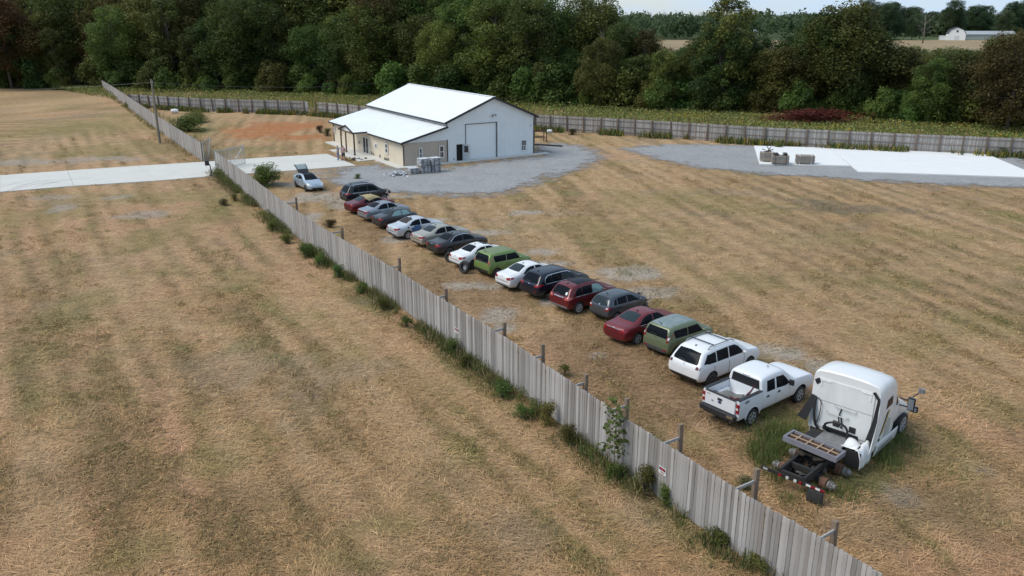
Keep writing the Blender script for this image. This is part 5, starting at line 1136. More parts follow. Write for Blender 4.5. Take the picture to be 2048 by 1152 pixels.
# rear light bar, reflectors, flap
mb = MB(); mb.box((-1.02,-.04,.86), (.07,2.24,.13)); lb = mb.build('light_bar', FR, TR)
for k, (y, c_) in enumerate([(.92,Mt('dull_reflector', (.42,.42,.42), .5)),(-.62,WHITEP),(-.78,REDL),(-.94,WHITEP),(-1.10,REDL)]):
    mb = MB(); mb.box((-1.065,y,.88), (.014,.165,.075)); mb.build('reflector', c_, lb)
for y in (-.16, .12, .38, -.34):
    mb = MB(); mb.lathe([(.0,-.015),(.055,-.015),(.06,.01)], 14, mat=Matrix.Translation((-1.07,y,.86)) @ Matrix.Rotation(R(-90),4,'Z')); mb.build('round_lamp', WHITEL if abs(y) < .2 else REDL, lb)
mb = shell(6, 4, lambda u, v: (-1.03-.05*math.sin(2.5*u), -1.16+.55*v, .80-.55*u)); fl = mb.build('mud_flap', RUBBER, TR, True); fl.modifiers.new('thick', 'SOLIDIFY').thickness = .02
mb = MB(); mb.box((2.25,0,1.10), (.95,1.0,.03)); mb.build('deck_plate', Mt('deck_alloy', (.30,.30,.30), .5, .6, var=.25), TR)
# air tanks, hoses behind the cab
mb = MB(); mb.tube([(1.9,-.65,.85),(2.8,-.65,.85)], .15, 12); mb.build('air_tank', FR, TR); mb = MB(); mb.box((2.4,.75,.85), (.7,.4,.4)); mb.build('battery_box', FR, TR)
clutter(TR, 'chassis_lines', -.7, 2.6, .6, .55, 1.0, 46, 31, FR, Mt('grimy_steel', (.09,.085,.08), .8, .2, var=.4))
# ---- sleeper: rounded box
SX0, SX1 = 2.95, 4.95
def srow(x, w_, zt, rr, zb=1.0):
    pts = [(w_, zb), (w_*1.005, zb+.9), (w_*1.0, zt-.85), (w_*.985, zt-.36), (w_*.945, zt-.15), (w_*.85, zt-.03), (w_*.5, zt+.04), (0, zt+.06)]
    return [(x, -y, z) for y, z in pts]+[(x, y, z) for y, z in pts[-2::-1]]
rows = [srow(SX0, 1.215, 3.78, .3), srow(SX0+.05, 1.24, 3.83, .3), srow(SX0+.5, 1.25, 3.86, .3), srow(SX0+1.2, 1.24, 3.84, .3), srow(SX1-.2, 1.22, 3.74, .3), srow(SX1+.15, 1.19, 3.55, .3), srow(SX1+.45, 1.15, 3.2, .3), srow(SX1+.7, 1.1, 2.86, .3)]
mb = MB(); k = len(rows[0])
for r_ in rows: mb.v += r_
for i in range(len(rows)-1):
    for j in range(k-1): mb.f.append([i*k+j, i*k+j+1, (i+1)*k+j+1, (i+1)*k+j]); mb.m.append(0)
mb.f.append(list(range(k-1,-1,-1))); mb.m.append(0); mb.f.append([(len(rows)-1)*k+j for j in range(k)]); mb.m.append(0)
mb.f.append([0]+[i*k for i in range(1, len(rows))]+[(len(rows)-1-i)*k+k-1 for i in range(len(rows))]); mb.m.append(0)
slp = mb.build('sleeper_cab', TW, TR, True)
for p in slp.data.polygons:
    if len(p.vertices) > 4: p.use_smooth = False
try:
    slp.data.set_sharp_from_angle(angle=R(38))
except Exception: pass
# back wall recess frame, seams, grab bars, vents
mb = MB(); mb.box((SX0-.02,0,2.30), (.03,2.06,2.3)); bw = mb.build('back_panel', Mt('back_panel_white', (.70,.71,.70), .55, var=.10, scale=1.6, stretch=(1,1.6,.5)), TR)
for z in (2.42,):
    mb = MB(); mb.box((SX0-.037,0,z), (.006,2.02,.012)); mb.build('seam', FR, bw)
for y in (-.90, .90):
    mb = MB(); mb.box((SX0-.045, y, 3.22), (.02,.05,.34)); mb.box((SX0-.045, y*.82, 3.38), (.02,.36,.04)); mb.build('corner_strip', WHITEP, bw)
for y0, z0 in ((.02,2.38),(.28,1.98)):
    for q in (0,):
        mb = MB(); mb.tube([(SX0-.04,y0+.28,z0),(SX0-.12,y0+.28,z0),(SX0-.12,y0-.50,z0-.03),(SX0-.04,y0-.50,z0-.03)], .018, 6); mb.build('grab_bar', STEEL, bw)
for y, z in ((.18,1.52),(-.42,1.47)):
    mb = MB(); bevel_box(mb, (SX0-.05,y,z), (.03,.24,.26), .01); mb.build('vent', BLACK, bw)
mb = MB(); mb.box((SX0-.04,.0,1.16), (.05,1.3,.18)); mb.build('lower_opening', BLACK, bw)
# black edge seals and side extenders
mb = MB(); mb.bar((SX0-.05,-1.19,1.05),(SX0-.05,-1.19,3.25),.05,.10); mb.bar((SX0-.05,-1.17,3.25),(SX0-.05,-.98,3.52),.05,.10); mb.build('edge_seal', BLACK, TR)
mb = MB(); mb.add([(SX0-.50,-1.27,.92),(SX0+.02,-1.26,.92),(SX0+.02,-1.26,3.0),(SX0-.06,-1.26,3.0),(SX0-.10,-1.265,2.2)], [(0,1,2,3,4)]); o = mb.build('side_extender', TW, TR); o.modifiers.new('thick', 'SOLIDIFY').thickness = .03
mb = MB(); mb.add([(SX0-.46,-1.23,.94),(SX0+.0,-1.22,.94),(SX0+.0,-1.22,2.9),(SX0-.05,-1.22,2.9)], [(0,1,2,3)]); o = mb.build('extender_lining', BLACK, TR); o.modifiers.new('thick', 'SOLIDIFY').thickness = .02
mb = MB(); mb.add([(SX0-.28,1.66,1.30),(SX0-.28,1.30,1.22),(SX0-.10,1.14,2.46),(SX0-.10,1.34,2.50)], [(0,1,2,3)]); o = mb.build('side_extender', BLACK, TR); o.modifiers.new('thick', 'SOLIDIFY').thickness = .03; o.rotation_euler = (R(4),0,0)
mb = MB(); mb.add([(SX0-.065,-1.22,3.3),(SX0-.065,-1.15,3.3),(SX0-.065,-1.08,2.2),(SX0-.065,-.90,1.05),(SX0-.065,-1.22,1.05)], [(0,4,3,2,1)]); o = mb.build('gap_seal', BLACK, TR); o.modifiers.new('thick', 'SOLIDIFY').thickness = .02
mb = MB(); mb.add([(SX0-.06,1.0,3.46),(SX0-.06,1.16,3.30),(SX0-.05,1.06,3.10),(SX0-.05,.92,3.25)], [(0,1,2,3)]); o = mb.build('torn_seal', BLACK, TR); o.modifiers.new('thick', 'SOLIDIFY').thickness = .02
for pts, r_ in (([(SX0-.06,1.04,2.5),(SX0-.16,1.0,1.9),(SX0-.14,.92,1.3),(SX0-.1,.80,1.05)], .05), ([(SX0-.06,.94,2.5),(SX0-.10,.80,2.3),(SX0-.10,.82,1.6),(SX0-.08,.90,1.3)], .018), ([(SX0-.05,.05,2.3),(SX0-.1,.10,1.9),(SX0-.12,.0,1.5),(SX0-.10,-.06,1.45),(SX0-.06,.02,1.9)], .022), ([(SX0-.1,.46,1.12),(SX0-.40,.44,1.55),(SX0-.46,.10,1.80),(SX0-.42,-.22,1.78),(SX0-.3,-.34,1.5),(SX0-.28,-.36,1.1)], .045)):
    mb = MB(); P = [Vector(p) for p in pts]; sm_ = []
    Q = [P[0]*2-P[1]]+P+[P[-1]*2-P[-2]]
    for i in range(1, len(Q)-2):
        for j in range(5):
            tt = j/5; p0, p1, p2, p3 = Q[i-1:i+3]; sm_.append(.5*((2*p1)+(p2-p0)*tt+(2*p0-5*p1+4*p2-p3)*tt*tt+(3*p1-p0-3*p2+p3)*tt**3))
    sm_.append(P[-1]); mb.tube(sm_, r_, 8); mb.build('hose', BLACK, TR, True)
# right side details on the sleeper and cab
def side_plate(nm, pts, mat, y=-1.262, th=.012):
    mb = MB(); mb.add([(x, y, z) for x, z in pts], [tuple(range(len(pts)))]); o = mb.build(nm, mat, TR); o.modifiers.new('thick', 'SOLIDIFY').thickness = th; return o
side_plate('sleeper_window', [(3.75,2.55),(4.45,2.62),(4.40,3.0),(3.85,2.95)], GLASS)
GOLD = Mt('gold_stripe', (.40,.28,.08), .4, var=.1)
side_plate('stripe', [(3.3,1.35),(3.62,1.50),(4.15,2.35),(3.95,2.32)], FR, -1.264); side_plate('stripe', [(3.42,1.42),(3.66,1.50),(4.22,2.40),(4.10,2.40)], GOLD, -1.272); side_plate('access_door', [(3.9,1.15),(4.5,1.15),(4.55,1.85),(4.25,2.0),(3.98,1.7)], Mt('side_grey', (.42,.45,.44), .5), -1.264); side_plate('lower_badge', [(3.25,1.16),(3.42,1.16),(3.42,1.28),(3.25,1.28)], BLACK, -1.266)
for s_ in (-1, 1):
    mb = MB(); mb.tube([(3.5,s_*.95,.78),(5.2,s_*.95,.78)], .30, 18); mb.build('fuel_tank', Mt('tank_alloy', (.5,.5,.5), .35, .8), TR)
    mb = shell(10, 6, lambda u, v: (SX0+.2+2.6*u, s_*(1.24-.06*v*v), 1.05-.55*v)); o = mb.build('side_fairing', TW, TR, True); o.modifiers.new('thick', 'SOLIDIFY').thickness = .02
# day cab and hood ahead of the sleeper
st2 = [(SX1-.15,.95,1.9,2.95,1.0,1.12,.98),(SX1,.85,1.9,3.02,1.02,1.15,.98),(5.9,.85,1.88,2.92,1.02,1.14,.95),(6.35,.85,1.86,2.35,1.0,1.10,.92),(6.5,.85,1.82,2.0,.98,1.06,.90),(7.2,.82,1.62,1.80,.98,1.08,.82),(7.85,.72,1.3,1.48,1.0,1.10,.76),(8.1,.62,1.0,1.15,.98,1.06,.72),(8.18,.6,.85,.95,.9,.98,.66)]
me, bv = loft_body(st2, [7.0], .60, .50); cb = link('cab_and_hood', me, TR, [TW, BLACK])
for side in ('R', 'L'):
    link('door_window', decal_mesh(bv, [(5.25,2.0),(6.15,1.98),(5.92,2.55),(5.25,2.62)], side), TR, GLASS); link('door_seam', decal_mesh(bv, [(5.18,1.0),(5.2,1.0),(5.2,2.0),(5.18,2.0)], side, .003, .3), TR, FR)
link('windscreen', decal_mesh(bv, [(5.98,-.8),(6.36,-.86),(6.42,0),(6.36,.86),(5.98,.8)], 'top'), TR, GLASS)
tm, rm = wheel_meshes(2, RIM_S)
for s_ in (-1, 1):
    o = link('wheel', tm, TR); o.location = (7.0, s_*1.02, .52+.15); o.scale = (.50,.40,.50); o.rotation_euler = (0,0,0 if s_ < 0 else math.pi); link('rim', rm, o)
    for k, (zz, hh) in enumerate(((2.30,.60),(1.95,.26))):
        mb = MB(); bevel_box(mb, (6.25+.35*k, s_*(1.48+.05*k), zz-.25), (.16,.26,hh), .05); o = mb.build('wing_mirror', BLACK if s_ < 0 or k else BLACK, TR)
        mb = MB(); bevel_box(mb, (6.34+.35*k, s_*(1.48+.05*k), zz-.25), (.10,.24,hh-.04), .05); mb.build('mirror_cover', TW, o); mb = MB(); mb.box((6.168+.35*k, s_*(1.48+.05*k), zz-.25), (.008,.20,hh-.08)); mb.build('mirror_glass', CHROME, o)
    mb = MB(); mb.tube([(6.25,s_*1.05,2.2),(6.3,s_*1.45,2.15)], .03, 6); mb.tube([(6.25,s_*1.05,1.85),(6.3,s_*1.45,1.85)], .03, 6); mb.build('mirror_arm', BLACK, TR)
mb = MB(); mb.tube([(7.3,-1.0,1.7),(7.4,-1.25,1.95),(7.45,-1.45,2.25)], .022, 6); mb.build('hood_mirror_arm', BLACK, TR); mb = MB(); bevel_box(mb, (7.45,-1.5,2.32), (.12,.24,.2), .04); mb.build('hood_mirror', STEEL, TR)
# torn quarter fairing at the right rear of the sleeper
mb = shell(12, 8, lambda u, v: (1.75+1.05*u+.03*math.sin(9*v), -1.24+.50*max(0,v-.45)**1.3+.02*math.sin(14*u), .52+.78*min(1,v*1.25)*(1-.06*math.sin(6*u))-.1*max(0,v-.8)))
o = mb.build('quarter_fairing', TW, TR, True); o.modifiers.new('thick', 'SOLIDIFY').thickness = .03
mb = MB(); mb.box((1.82,-.92,.86), (.05,.56,.62)); mb.build('fairing_lining', BLACK, TR)
mb = shell(6, 5, lambda u, v: (1.9+.7*u, -1.0+.55*v, 1.22+.10*math.sin(5*u)*math.cos(4*v))); o = mb.build('torn_fairing_top', TW, TR, True); o.modifiers.new('thick', 'SOLIDIFY').thickness = .02
# the cab ahead of the sleeper's back wall is short
def squeeze(o):
    for c_ in list(o.children): squeeze(c_)
    if o.name.startswith('rim'): return
    if o.location.x > 3: o.location.x = SX0+(o.location.x-SX0)*.82; return
    if o.type == 'MESH' and o.data.users == 1:
        for v in o.data.vertices:
            if v.co.x > SX0: v.co.x = SX0+(v.co.x-SX0)*.82
            if v.co.x > 2.3 and v.co.z > 1.2: v.co.z = 1.2+(v.co.z-1.2)*.885
        o.data.update()
for c_ in list(TR.children): squeeze(c_)
# crate resting across the chassis
x0, y0 = G(1628,884,1.30); cr = thing('divided_tray', 'grey tray with ten rusty brown compartments lying across the tractor frame', 'tray', (x0, y0, 1.05), R(45.5-90))
TRAY = Mt('grey_tray', (.19,.19,.215), .75, var=.2, scale=5, bmp=.2); WD_ = Mt('pale_lath', (.38,.27,.18), .85, var=.15); RB = Mt('rust_floor', (.075,.035,.02), .9, var=.4, scale=5)
Lx, Ly, hh = 2.05, .74, .20
mb = MB(); mb.box((0,0,.06), (Lx-.1,Ly-.1,.12)); fl_ = mb.build('tray_floor', RB, cr)
for c_, d in (((0,-Ly/2,hh/2),(Lx,.08,hh)), ((0,Ly/2,hh/2),(Lx,.08,hh)), ((-Lx/2+.04,0,hh/2),(.08,Ly-.08,hh-.006)), ((Lx/2-.04,0,hh/2),(.08,Ly-.08,hh-.006))):
    mb = MB(); mb.box(c_, d); mb.build('tray_side', TRAY, cr)
for i in range(1, 5):
    mb = MB(); mb.box((-Lx/2+Lx*i/5,0,.155), (.045,Ly-.08,.035)); mb.build('lath', WD_, cr)
mb = MB(); mb.box((0,0,.165), (Lx-.16,.05,.03)); mb.build('lath', WD_, cr)
cr.rotation_euler = (R(-4), R(3), R(45.5-90))
# ============================================================ TREES
BARK = Mt('bark', (.11,.095,.08), .95, var=.35, scale=2, stretch=(4,4,.8), bmp=.4); BARKP = Mt('pale_bark', (.30,.27,.24), .9, var=.25, scale=2, stretch=(4,4,.8))
LEAFS = dict(dark=leaf_mat('leaf_dark', (.036,.058,.017), (.125,.160,.042)), mid=leaf_mat('leaf_mid', (.048,.078,.020), (.165,.205,.052)), olive=leaf_mat('leaf_olive', (.064,.076,.020), (.21,.205,.058)), light=leaf_mat('leaf_light', (.045,.085,.022), (.15,.225,.06)), brown=leaf_mat('leaf_brown', (.048,.038,.014), (.13,.105,.035)), red=leaf_mat('leaf_red', (.055,.022,.013), (.145,.062,.035)), far=leaf_mat('leaf_far', (.035,.06,.03), (.085,.12,.05)))
def leaf_cloud(r_, lobes, n, size, flat=.55):
    """leaf clumps on the shells of a set of lobes -> verts (n*4), tint"""
    L = np.array(lobes); wts = L[:, 3]**2; wts /= wts.sum(); k = r_.choice(len(L), n, p=wts)
    d = r_.normal(size=(n, 3)); d[:, 2] += .25; d /= np.linalg.norm(d, axis=1)[:, None]
    rad = L[k, 3]*(1-.55*r_.random(n)**2.2)
    # break the shell up: noise by direction pushes clumps in and out
    ph = np.sin(d[:, 0]*7+k*3.1)*np.sin(d[:, 1]*6+k*1.7)*np.sin(d[:, 2]*8+k*.7)
    rad *= 1+.22*ph
    p = L[k, :3]+d*rad[:, None]*np.array([1, 1, .95])+r_.normal(size=(n, 3))*L[k, 3][:, None]*.16
    nr = d*.7+r_.normal(size=(n, 3))*.55; nr[:, 2] += .3; nr /= np.linalg.norm(nr, axis=1)[:, None]
    a_ = r_.normal(size=(n, 3)); a_ -= nr*(a_*nr).sum(1)[:, None]; a_ /= np.linalg.norm(a_, axis=1)[:, None]; b_ = np.cross(nr, a_)
    s_ = size*(.55+.9*r_.random(n))[:, None]
    v = np.stack([p-a_*s_, p-b_*s_*flat*.8+a_*s_*.1, p+a_*s_*.9+nr*s_*.15, p+b_*s_*flat], 1).reshape(-1, 3)
    out = (rad/L[k, 3]); t = np.clip(.15+.55*(d[:, 2]*.5+.5)*0+.6*r_.random(n)**1.3+.25*(vnoise(p[:, 0]*.6, p[:, 2]*.6+p[:, 1]*.4, 3)-.5)+.5*(r_.random(len(L))[k]-.5), 0, 1)
    return v, np.repeat(t, 4)
def tree_variant(seed, h, cr, base, nl, n, size, lean=.0, spread=1.0, bare=False):
    r_ = np.random.default_rng(seed); pr = random.Random(seed); mb = MB()
    tr_r = .012*h+.07; top = Vector((pr.uniform(-.06,.06)*h+lean*h, pr.uniform(-.06,.06)*h, h*.86))
    pts = [Vector((0,0,-.3)), Vector((top.x*.2+pr.uniform(-.2,.2), top.y*.2, h*.3)), Vector((top.x*.55, top.y*.55+pr.uniform(-.3,.3), h*.6)), top]
    mb.tube(pts, [tr_r, tr_r*.8, tr_r*.5, tr_r*.12], 8)
    lobes = []
    for i in range(nl):
        f = (i+.5)/nl; z = base*h+(h-base*h)*f*.94; env = cr*math.sin(math.pi*min(1, .22+.78*f)**.85)*spread if f > .0 else cr
        env = cr*(1-abs(f-.45)**2.2*1.7); env = max(env, cr*.35)
        a_ = i*2.4+pr.uniform(-.6,.6); rr = env*pr.uniform(.35,.95)
        c_ = Vector((top.x*f+rr*math.cos(a_), top.y*f+rr*math.sin(a_), z)); lobes.append((c_.x, c_.y, c_.z, max(.6, env*pr.uniform(.20,.42))))
        s0 = pts[1].lerp(pts[3], max(0, f-.18)); 
        m_ = s0.lerp(c_, .5)+Vector((0,0,-.3)); mb.tube([s0, m_, c_], [tr_r*.32, tr_r*.2, tr_r*.05], 5, cap=False)
        if bare or pr.random() < .5:
            for q in range(3 if not bare else 6):
                e = c_+Vector((pr.uniform(-1,1), pr.uniform(-1,1), pr.uniform(-.2,1)))*lobes[-1][3]*1.1; mb.tube([m_.lerp(c_, .5), (m_.lerp(c_,.5)+e)/2+Vector((0,0,.2)), e], [tr_r*.12, tr_r*.07, tr_r*.02], 4, cap=False)
    lobes.append((top.x, top.y, h*.90, cr*.36))
    trunk = mb.mesh(True)
    if bare: return trunk, None
    v, t = leaf_cloud(r_, lobes, n, size)
    return trunk, fast_mesh(v, n, 4, t)
def shrub_variant(seed, h, cr, nl, n, size, low=False):
    r_ = np.random.default_rng(seed); pr = random.Random(seed); mb = MB(); lobes = []
    for i in range(nl):
        a_ = pr.uniform(0, 6.28); rr = cr*pr.uniform(0,.7); z = h*(pr.uniform(.08,.80) if low else pr.uniform(.30,.78)); rr *= (1.25-z/h*.6) if low else 1; lobes.append((rr*math.cos(a_), rr*math.sin(a_), z, (h*.20 if low else min(z*1.0, h*.30))*pr.uniform(.8,1.15)))
        mb.tube([(0,0,0), (rr*.5*math.cos(a_), rr*.5*math.sin(a_), z*.6), (rr*math.cos(a_), rr*math.sin(a_), z)], [.05,.035,.01], 5, cap=False)
    v, t = leaf_cloud(r_, lobes, n, size); return mb.mesh(True), fast_mesh(v, n, 4, t)
TV = [tree_variant(100+i, 20, *p) for i, p in enumerate([(5.4,.14,58,20000,.20),(4.8,.12,52,19000,.19),(6.2,.16,66,23000,.205),(4.4,.06,56,19000,.19),(5.8,.18,58,20000,.20),(4.0,.25,36,9000,.21),(5.2,.08,62,20500,.20)])]
SV = [shrub_variant(200+i, 5, 3.0, 16, 5000, .18, True) for i in range(4)]
BARE = tree_variant(300, 14, 4.5, .3, 16, 0, .3, bare=True)[0]; BARE.materials.append(Mt('grey_bark', (.17,.15,.13), .9, var=.3))
def plant(name, tv, mat, loc, sc, rz, label, cat, group=None, bark=BARK, part='crown'):
    t = thing(name, label, cat, loc, rz, group); t.scale = sc if isinstance(sc, tuple) else (sc, sc, sc)
    for nm, me, m_ in (('trunk' if part == 'crown' else 'stem', tv[0], bark), (part, tv[1], mat)):
        if me is None: continue
        if not me.materials: me.materials.append(m_)
        o = link(nm, me, t)
        o.material_slots[0].link = 'OBJECT'; o.material_slots[0].material = m_
    return t
tr = random.Random(77)
# woodland edge (X, Y) from left to right
EDGE = [(-185,222),(-135,204),(-92,196),(-56,188),(-25,176),(0,163),(22,152),(42,146),(62,134),(80,122),(98,112),(120,100)]
def edge_pt(s):
    tot = len(EDGE)-1; i = min(int(s), tot-1); f = s-i; a_, b_ = Vector(EDGE[i]), Vector(EDGE[i+1]); return a_.lerp(b_, f), Vector((-(b_-a_).y, (b_-a_).x)).normalized()*(-1 if Vector((-(b_-a_).y, (b_-a_).x)).y < 0 else 1)
def zone(px):
    for lim, nm in ((90,'at the left field corner'),(200,'beyond the left field'),(310,'behind the utility pole'),(430,'behind the fence corner'),(560,'above the orange clay'),(640,'above the fence gap'),(735,'left of the workshop'),(830,'above the workshop roof left end'),(920,'above the workshop ridge'),(1000,'above the workshop gable peak'),(1090,'above the workshop right eave'),(1230,'just right of the workshop'),(1380,'above the gravel apron'),(1520,'left of the pad'),(1640,'above the timber packs'),(1800,'behind the pad centre'),(1930,'behind the pad right half')):
        if px < lim: return nm
    return 'at the right photo edge'
def z_at(py, Y):
    v = (py-576)/FPX; t = Y/(CP-v*SP); return CAMH-t*(SP+v*CP)
PROF = np.array([(-600,-90),(1000,-60),(1050,-25),(1095,10),(1150,22),(1190,-8),(1225,10),(1255,45),(1290,68),(1340,95),(1385,45),(1410,20),(1480,35),(1500,58),(1530,64),(1565,56),(1600,36),(1690,18),(1750,50),(1785,78),(1850,86),(1920,84),(1955,70),(2000,50),(2050,25),(2600,0)], float)
n_wood = 0
for row, (dep, cnt) in enumerate([(4,64),(12,58),(22,48),(35,36)]):
    for i in range(cnt):
        s = (i+tr.uniform(.1,.9))/cnt*(len(EDGE)-1); p, nrm = edge_pt(s); q = p+nrm*(dep+tr.uniform(-3.5,3.5))
        px, py = proj(q.x, q.y, 0)
        if px < -450 or px > 2450: continue
        if px > 1180 and row == 3: continue
        cap = z_at(np.interp(px, PROF[:,0], PROF[:,1])+tr.uniform(0, 12 if px > 1740 else 26), q.y); lo = [.62,.8,.9,.95][row]
        h = min(31, cap*tr.uniform(lo, 1.0)) if px > 1010 else [tr.uniform(14,21),tr.uniform(20,27),tr.uniform(24,31),tr.uniform(25,32)][row]
        u = tr.random(); sp = 'dark' if u < .30 else 'mid' if u < .62 else 'olive' if u < .84 else 'brown' if u < .92 else 'light'
        v = tr.randrange(7); k = h/20; kw = k*tr.uniform(1.0,1.3) if h > 13 else k*tr.uniform(1.3,1.7)
        nm = {'dark': 'dark green tree', 'mid': 'green tree', 'olive': 'olive green tree', 'brown': 'brownish turning tree', 'light': 'bright green tree'}[sp]
        rw_ = ['on the front edge of the wood', 'in the second line of the wood', 'deep in the wood', 'at the back of the wood'][row]
        plant('deciduous_tree', TV[v], LEAFS[sp], (q.x, q.y, 0), (kw*tr.uniform(.9,1.1), kw*tr.uniform(.9,1.1), k), tr.uniform(0,6.28), '%s %s %s' % (nm, rw_, zone(px)), 'tree', '%ss %s %s' % (nm, rw_, zone(px))); n_wood += 1
# understory along the edge
for i in range(150):
    s = (i+tr.uniform(.1,.9))/150*(len(EDGE)-1); p, nrm = edge_pt(s); q = p+nrm*tr.uniform(-3.0, 3.0); px, py = proj(q.x, q.y, 0)
    if px < -300 or px > 2300: continue
    sp = tr.choice(['dark','mid','mid','olive','light']); h = tr.uniform(3.0, 8.5); k = h/5
    plant('shrub', SV[tr.randrange(4)], LEAFS[sp], (q.x, q.y, 0), (k*tr.uniform(.8,1.2), k*tr.uniform(.8,1.2), k), tr.uniform(0,6.28), 'bushy %s shrub at the wood edge %s' % ({'dark':'dark green','mid':'green','olive':'olive','light':'bright green'}[sp], zone(px)), 'shrub', '%s edge shrubs %s' % (sp, zone(px)), part='crown')
# single trees one can point to
def at_depth(px, Y): d = Y*CP+CAMH*SP; return ((px-1024)*d/FPX, Y)
for px, Y, h, v, sp, kx, lb in [(25,200,22,2,'red',1.15,'reddish brown tree at the far left edge of the wood'), (890,176,19.5,3,'light',.8,'bright green tree with pale leaning trunk behind the workshop roof'), (1075,168,20.5,2,'dark',1.1,'dark rounded tree right above the workshop roof ridge'), (1180,170,21,4,'dark',1.2,'tall dark tree reaching into the sky right of the workshop'), (1200,152,13,1,'olive',1.25,'olive green tree right behind the workshop gable'), (1445,148,20.5,5,'olive',1.15,'tall thin-topped tree standing above the belt into the sky'), (1440,146,15,6,'dark',1.3,'broad dark tree under the tall thin-topped one'), (1690,141,18.5,2,'mid',1.35,'broad green tree left of the far barn view'), (1620,143,17.2,0,'mid',1.1,'green tree joined to the broad tree behind the pad'), (1855,128,10.5,1,'mid',1.3,'low green tree under the white barn'), (2010,118,14.5,2,'brown',1.2,'brownish tree at the right photo edge hiding the long shed'), (1290,158,14.5,5,'brown',1.0,'thin brownish tree in front of the far tan field'), (760,182,24,6,'brown',.9,'brown-green tall tree left of the bright green one'), (1330,150,11,3,'olive',1.3,'loose olive tree under the far tan field'), (1515,150,13.2,1,'light',1.15,'light green tree between the tall tree and the broad one'), (1558,148,13.6,3,'mid',1.15,'green tree just left of the broad tree behind the pad'), (1480,152,14,4,'mid',1.0,'green tree right beside the tall thin-topped one')]:
    x, y = at_depth(px, Y); k = h/20; plant('deciduous_tree', TV[v], LEAFS[sp], (x, y, 0), (k*kx, k*kx, k), tr.uniform(0,6.28), lb, 'tree')
for px, Y, h, lb in [(1235,160,15.5,'bare grey tree in the gap right of the workshop'), (1845,560,22,'leafless grey tree standing left of the white barn'), (1985,124,5.5,'small dead snag at the wood edge right')]:
    x, y = at_depth(px, Y); t = thing('bare_tree', lb, 'tree', (x, y, 0), tr.uniform(0,6)); t.scale = (h/14*1.3, h/14*1.3, h/14); o = link('trunk', BARE, t)
for k, (px, Y, h, lb) in enumerate([(660,184,13,'pale straight trunk left of the workshop roof'), (900,175,14,'pale leaning trunk beside the bright green tree'), (1345,150,7,'short pale trunk above the gravel apron'), (1420,150,6,'leaning pale trunk left of the pad trees')]):
    x, y = at_depth(px, Y); t = thing('bare_tree', lb, 'tree', (x, y, 0), k*1.3); t.scale = (.45, .45, h/14); t.rotation_euler = (0, R((-1)**k*5), k*1.3); link('trunk', BARE, t)
# ---- far belt: individual trees round the barn, then far woods as one mass
for i in range(60):
    px = tr.uniform(1690, 2150); Y = tr.uniform(640, 820); 
    if Y < 690 and 1890 < px < 2000: Y += 60
    x, y = at_depth(px, Y); h = tr.uniform(18,31); k = h/20
    plant('deciduous_tree', TV[tr.randrange(7)], LEAFS['far'], (x, y, 0), (k*1.3, k*1.3, k), tr.uniform(0,6.28), 'distant green tree %s' % (bw_ := 'well left of the white barn by the far field' if px < 1800 else 'just left of the white barn' if px < 1890 else 'behind the white barn' if px < 1940 else 'behind the long grey shed' if px < 2010 else 'right of the long grey shed'), 'tree', 'trees '+bw_)
def mass(name, label, n, fx, size, cols):
    r_ = np.random.default_rng(5); P, Tn = [], []
    lob = []
    for i in range(n): x, y, h, rr = fx(r_); lob.append((x, y, h*.55, rr)); lob.append((x+rr*.3, y, h*.8, rr*.7))
    v, t = leaf_cloud(r_, lob, n*150, size); tag(link(name, fast_mesh(v, n*150, 4, t), None, cols), label, None, None, 'stuff')
def fx1(r_):
    Y = r_.uniform(665, 1500); px = r_.uniform(1150, 2250); d = Y*CP+CAMH*SP; return ((px-1024)*d/FPX, Y, r_.uniform(12,17)*(1+.12*(px > 1700)), r_.uniform(6,9))
mass('far_woods', 'far woods along the horizon', 420, fx1, 1.5, LEAFS['far'])
def fx2(r_):
    Y = r_.uniform(1600, 3200); px = r_.uniform(900, 2400); d = Y*CP+CAMH*SP; return ((px-1024)*d/FPX, Y, r_.uniform(13,19), r_.uniform(14,22))
mass('horizon_woods', 'thin line of the farthest woods on the horizon', 220, fx2, 4.0, LEAFS['far'])
# ---- barn and shed
bx, by = at_depth(1912, 640); bn = thing('barn', 'white gambrel-roofed barn with dark roof far away on the right', 'barn', (bx, by, 0), R(-22)); BW = Mt('barn_white', (.76,.77,.77), .6); BR = Mt('barn_roof', (.05,.055,.065), .7)
gam = [(-6,0),(6,0),(6,4.5),(4.2,7.4),(0,9.2),(-4.2,7.4),(-6,4.5)]
mb = MB(); mb.add([(x, 0, z) for x, z in gam], [tuple(range(7))]); mb.add([(x, 15, z) for x, z in gam], [tuple(range(6,-1,-1))]); mb.add([(-6,0,0),(-6,15,0),(-6,15,4.5),(-6,0,4.5)], [(0,3,2,1)]); mb.add([(6,0,0),(6,15,0),(6,15,4.5),(6,0,4.5)], [(0,1,2,3)]); mb.build('wall', BW, bn)
for a_, b_ in zip(gam[2:], gam[3:]):
    mb = MB(); mb.add([(a_[0]*1.04,-.4,a_[1]+.12),(b_[0]*1.04,-.4,b_[1]+.12),(b_[0]*1.04,15.4,b_[1]+.12),(a_[0]*1.04,15.4,a_[1]+.12)], [(0,1,2,3)]); o = mb.build('roof_slope', BR, bn); o.modifiers.new('thick', 'SOLIDIFY').thickness = .15
mb = MB(); mb.box((0,-.1,6.6), (1.3,.1,1.5)); mb.build('loft_door', BR, bn); mb = MB(); mb.box((0,-.1,1.7), (3.0,.1,3.2)); mb.build('door', Mt('barn_door', (.6,.6,.6), .6), bn)
mb = MB(); mb.box((-8.5,6,1.4), (5,10,2.8)); mb.box((-8.5,6,3.0), (5.4,10.4,.3)); mb.build('side_shed', BW, bn)
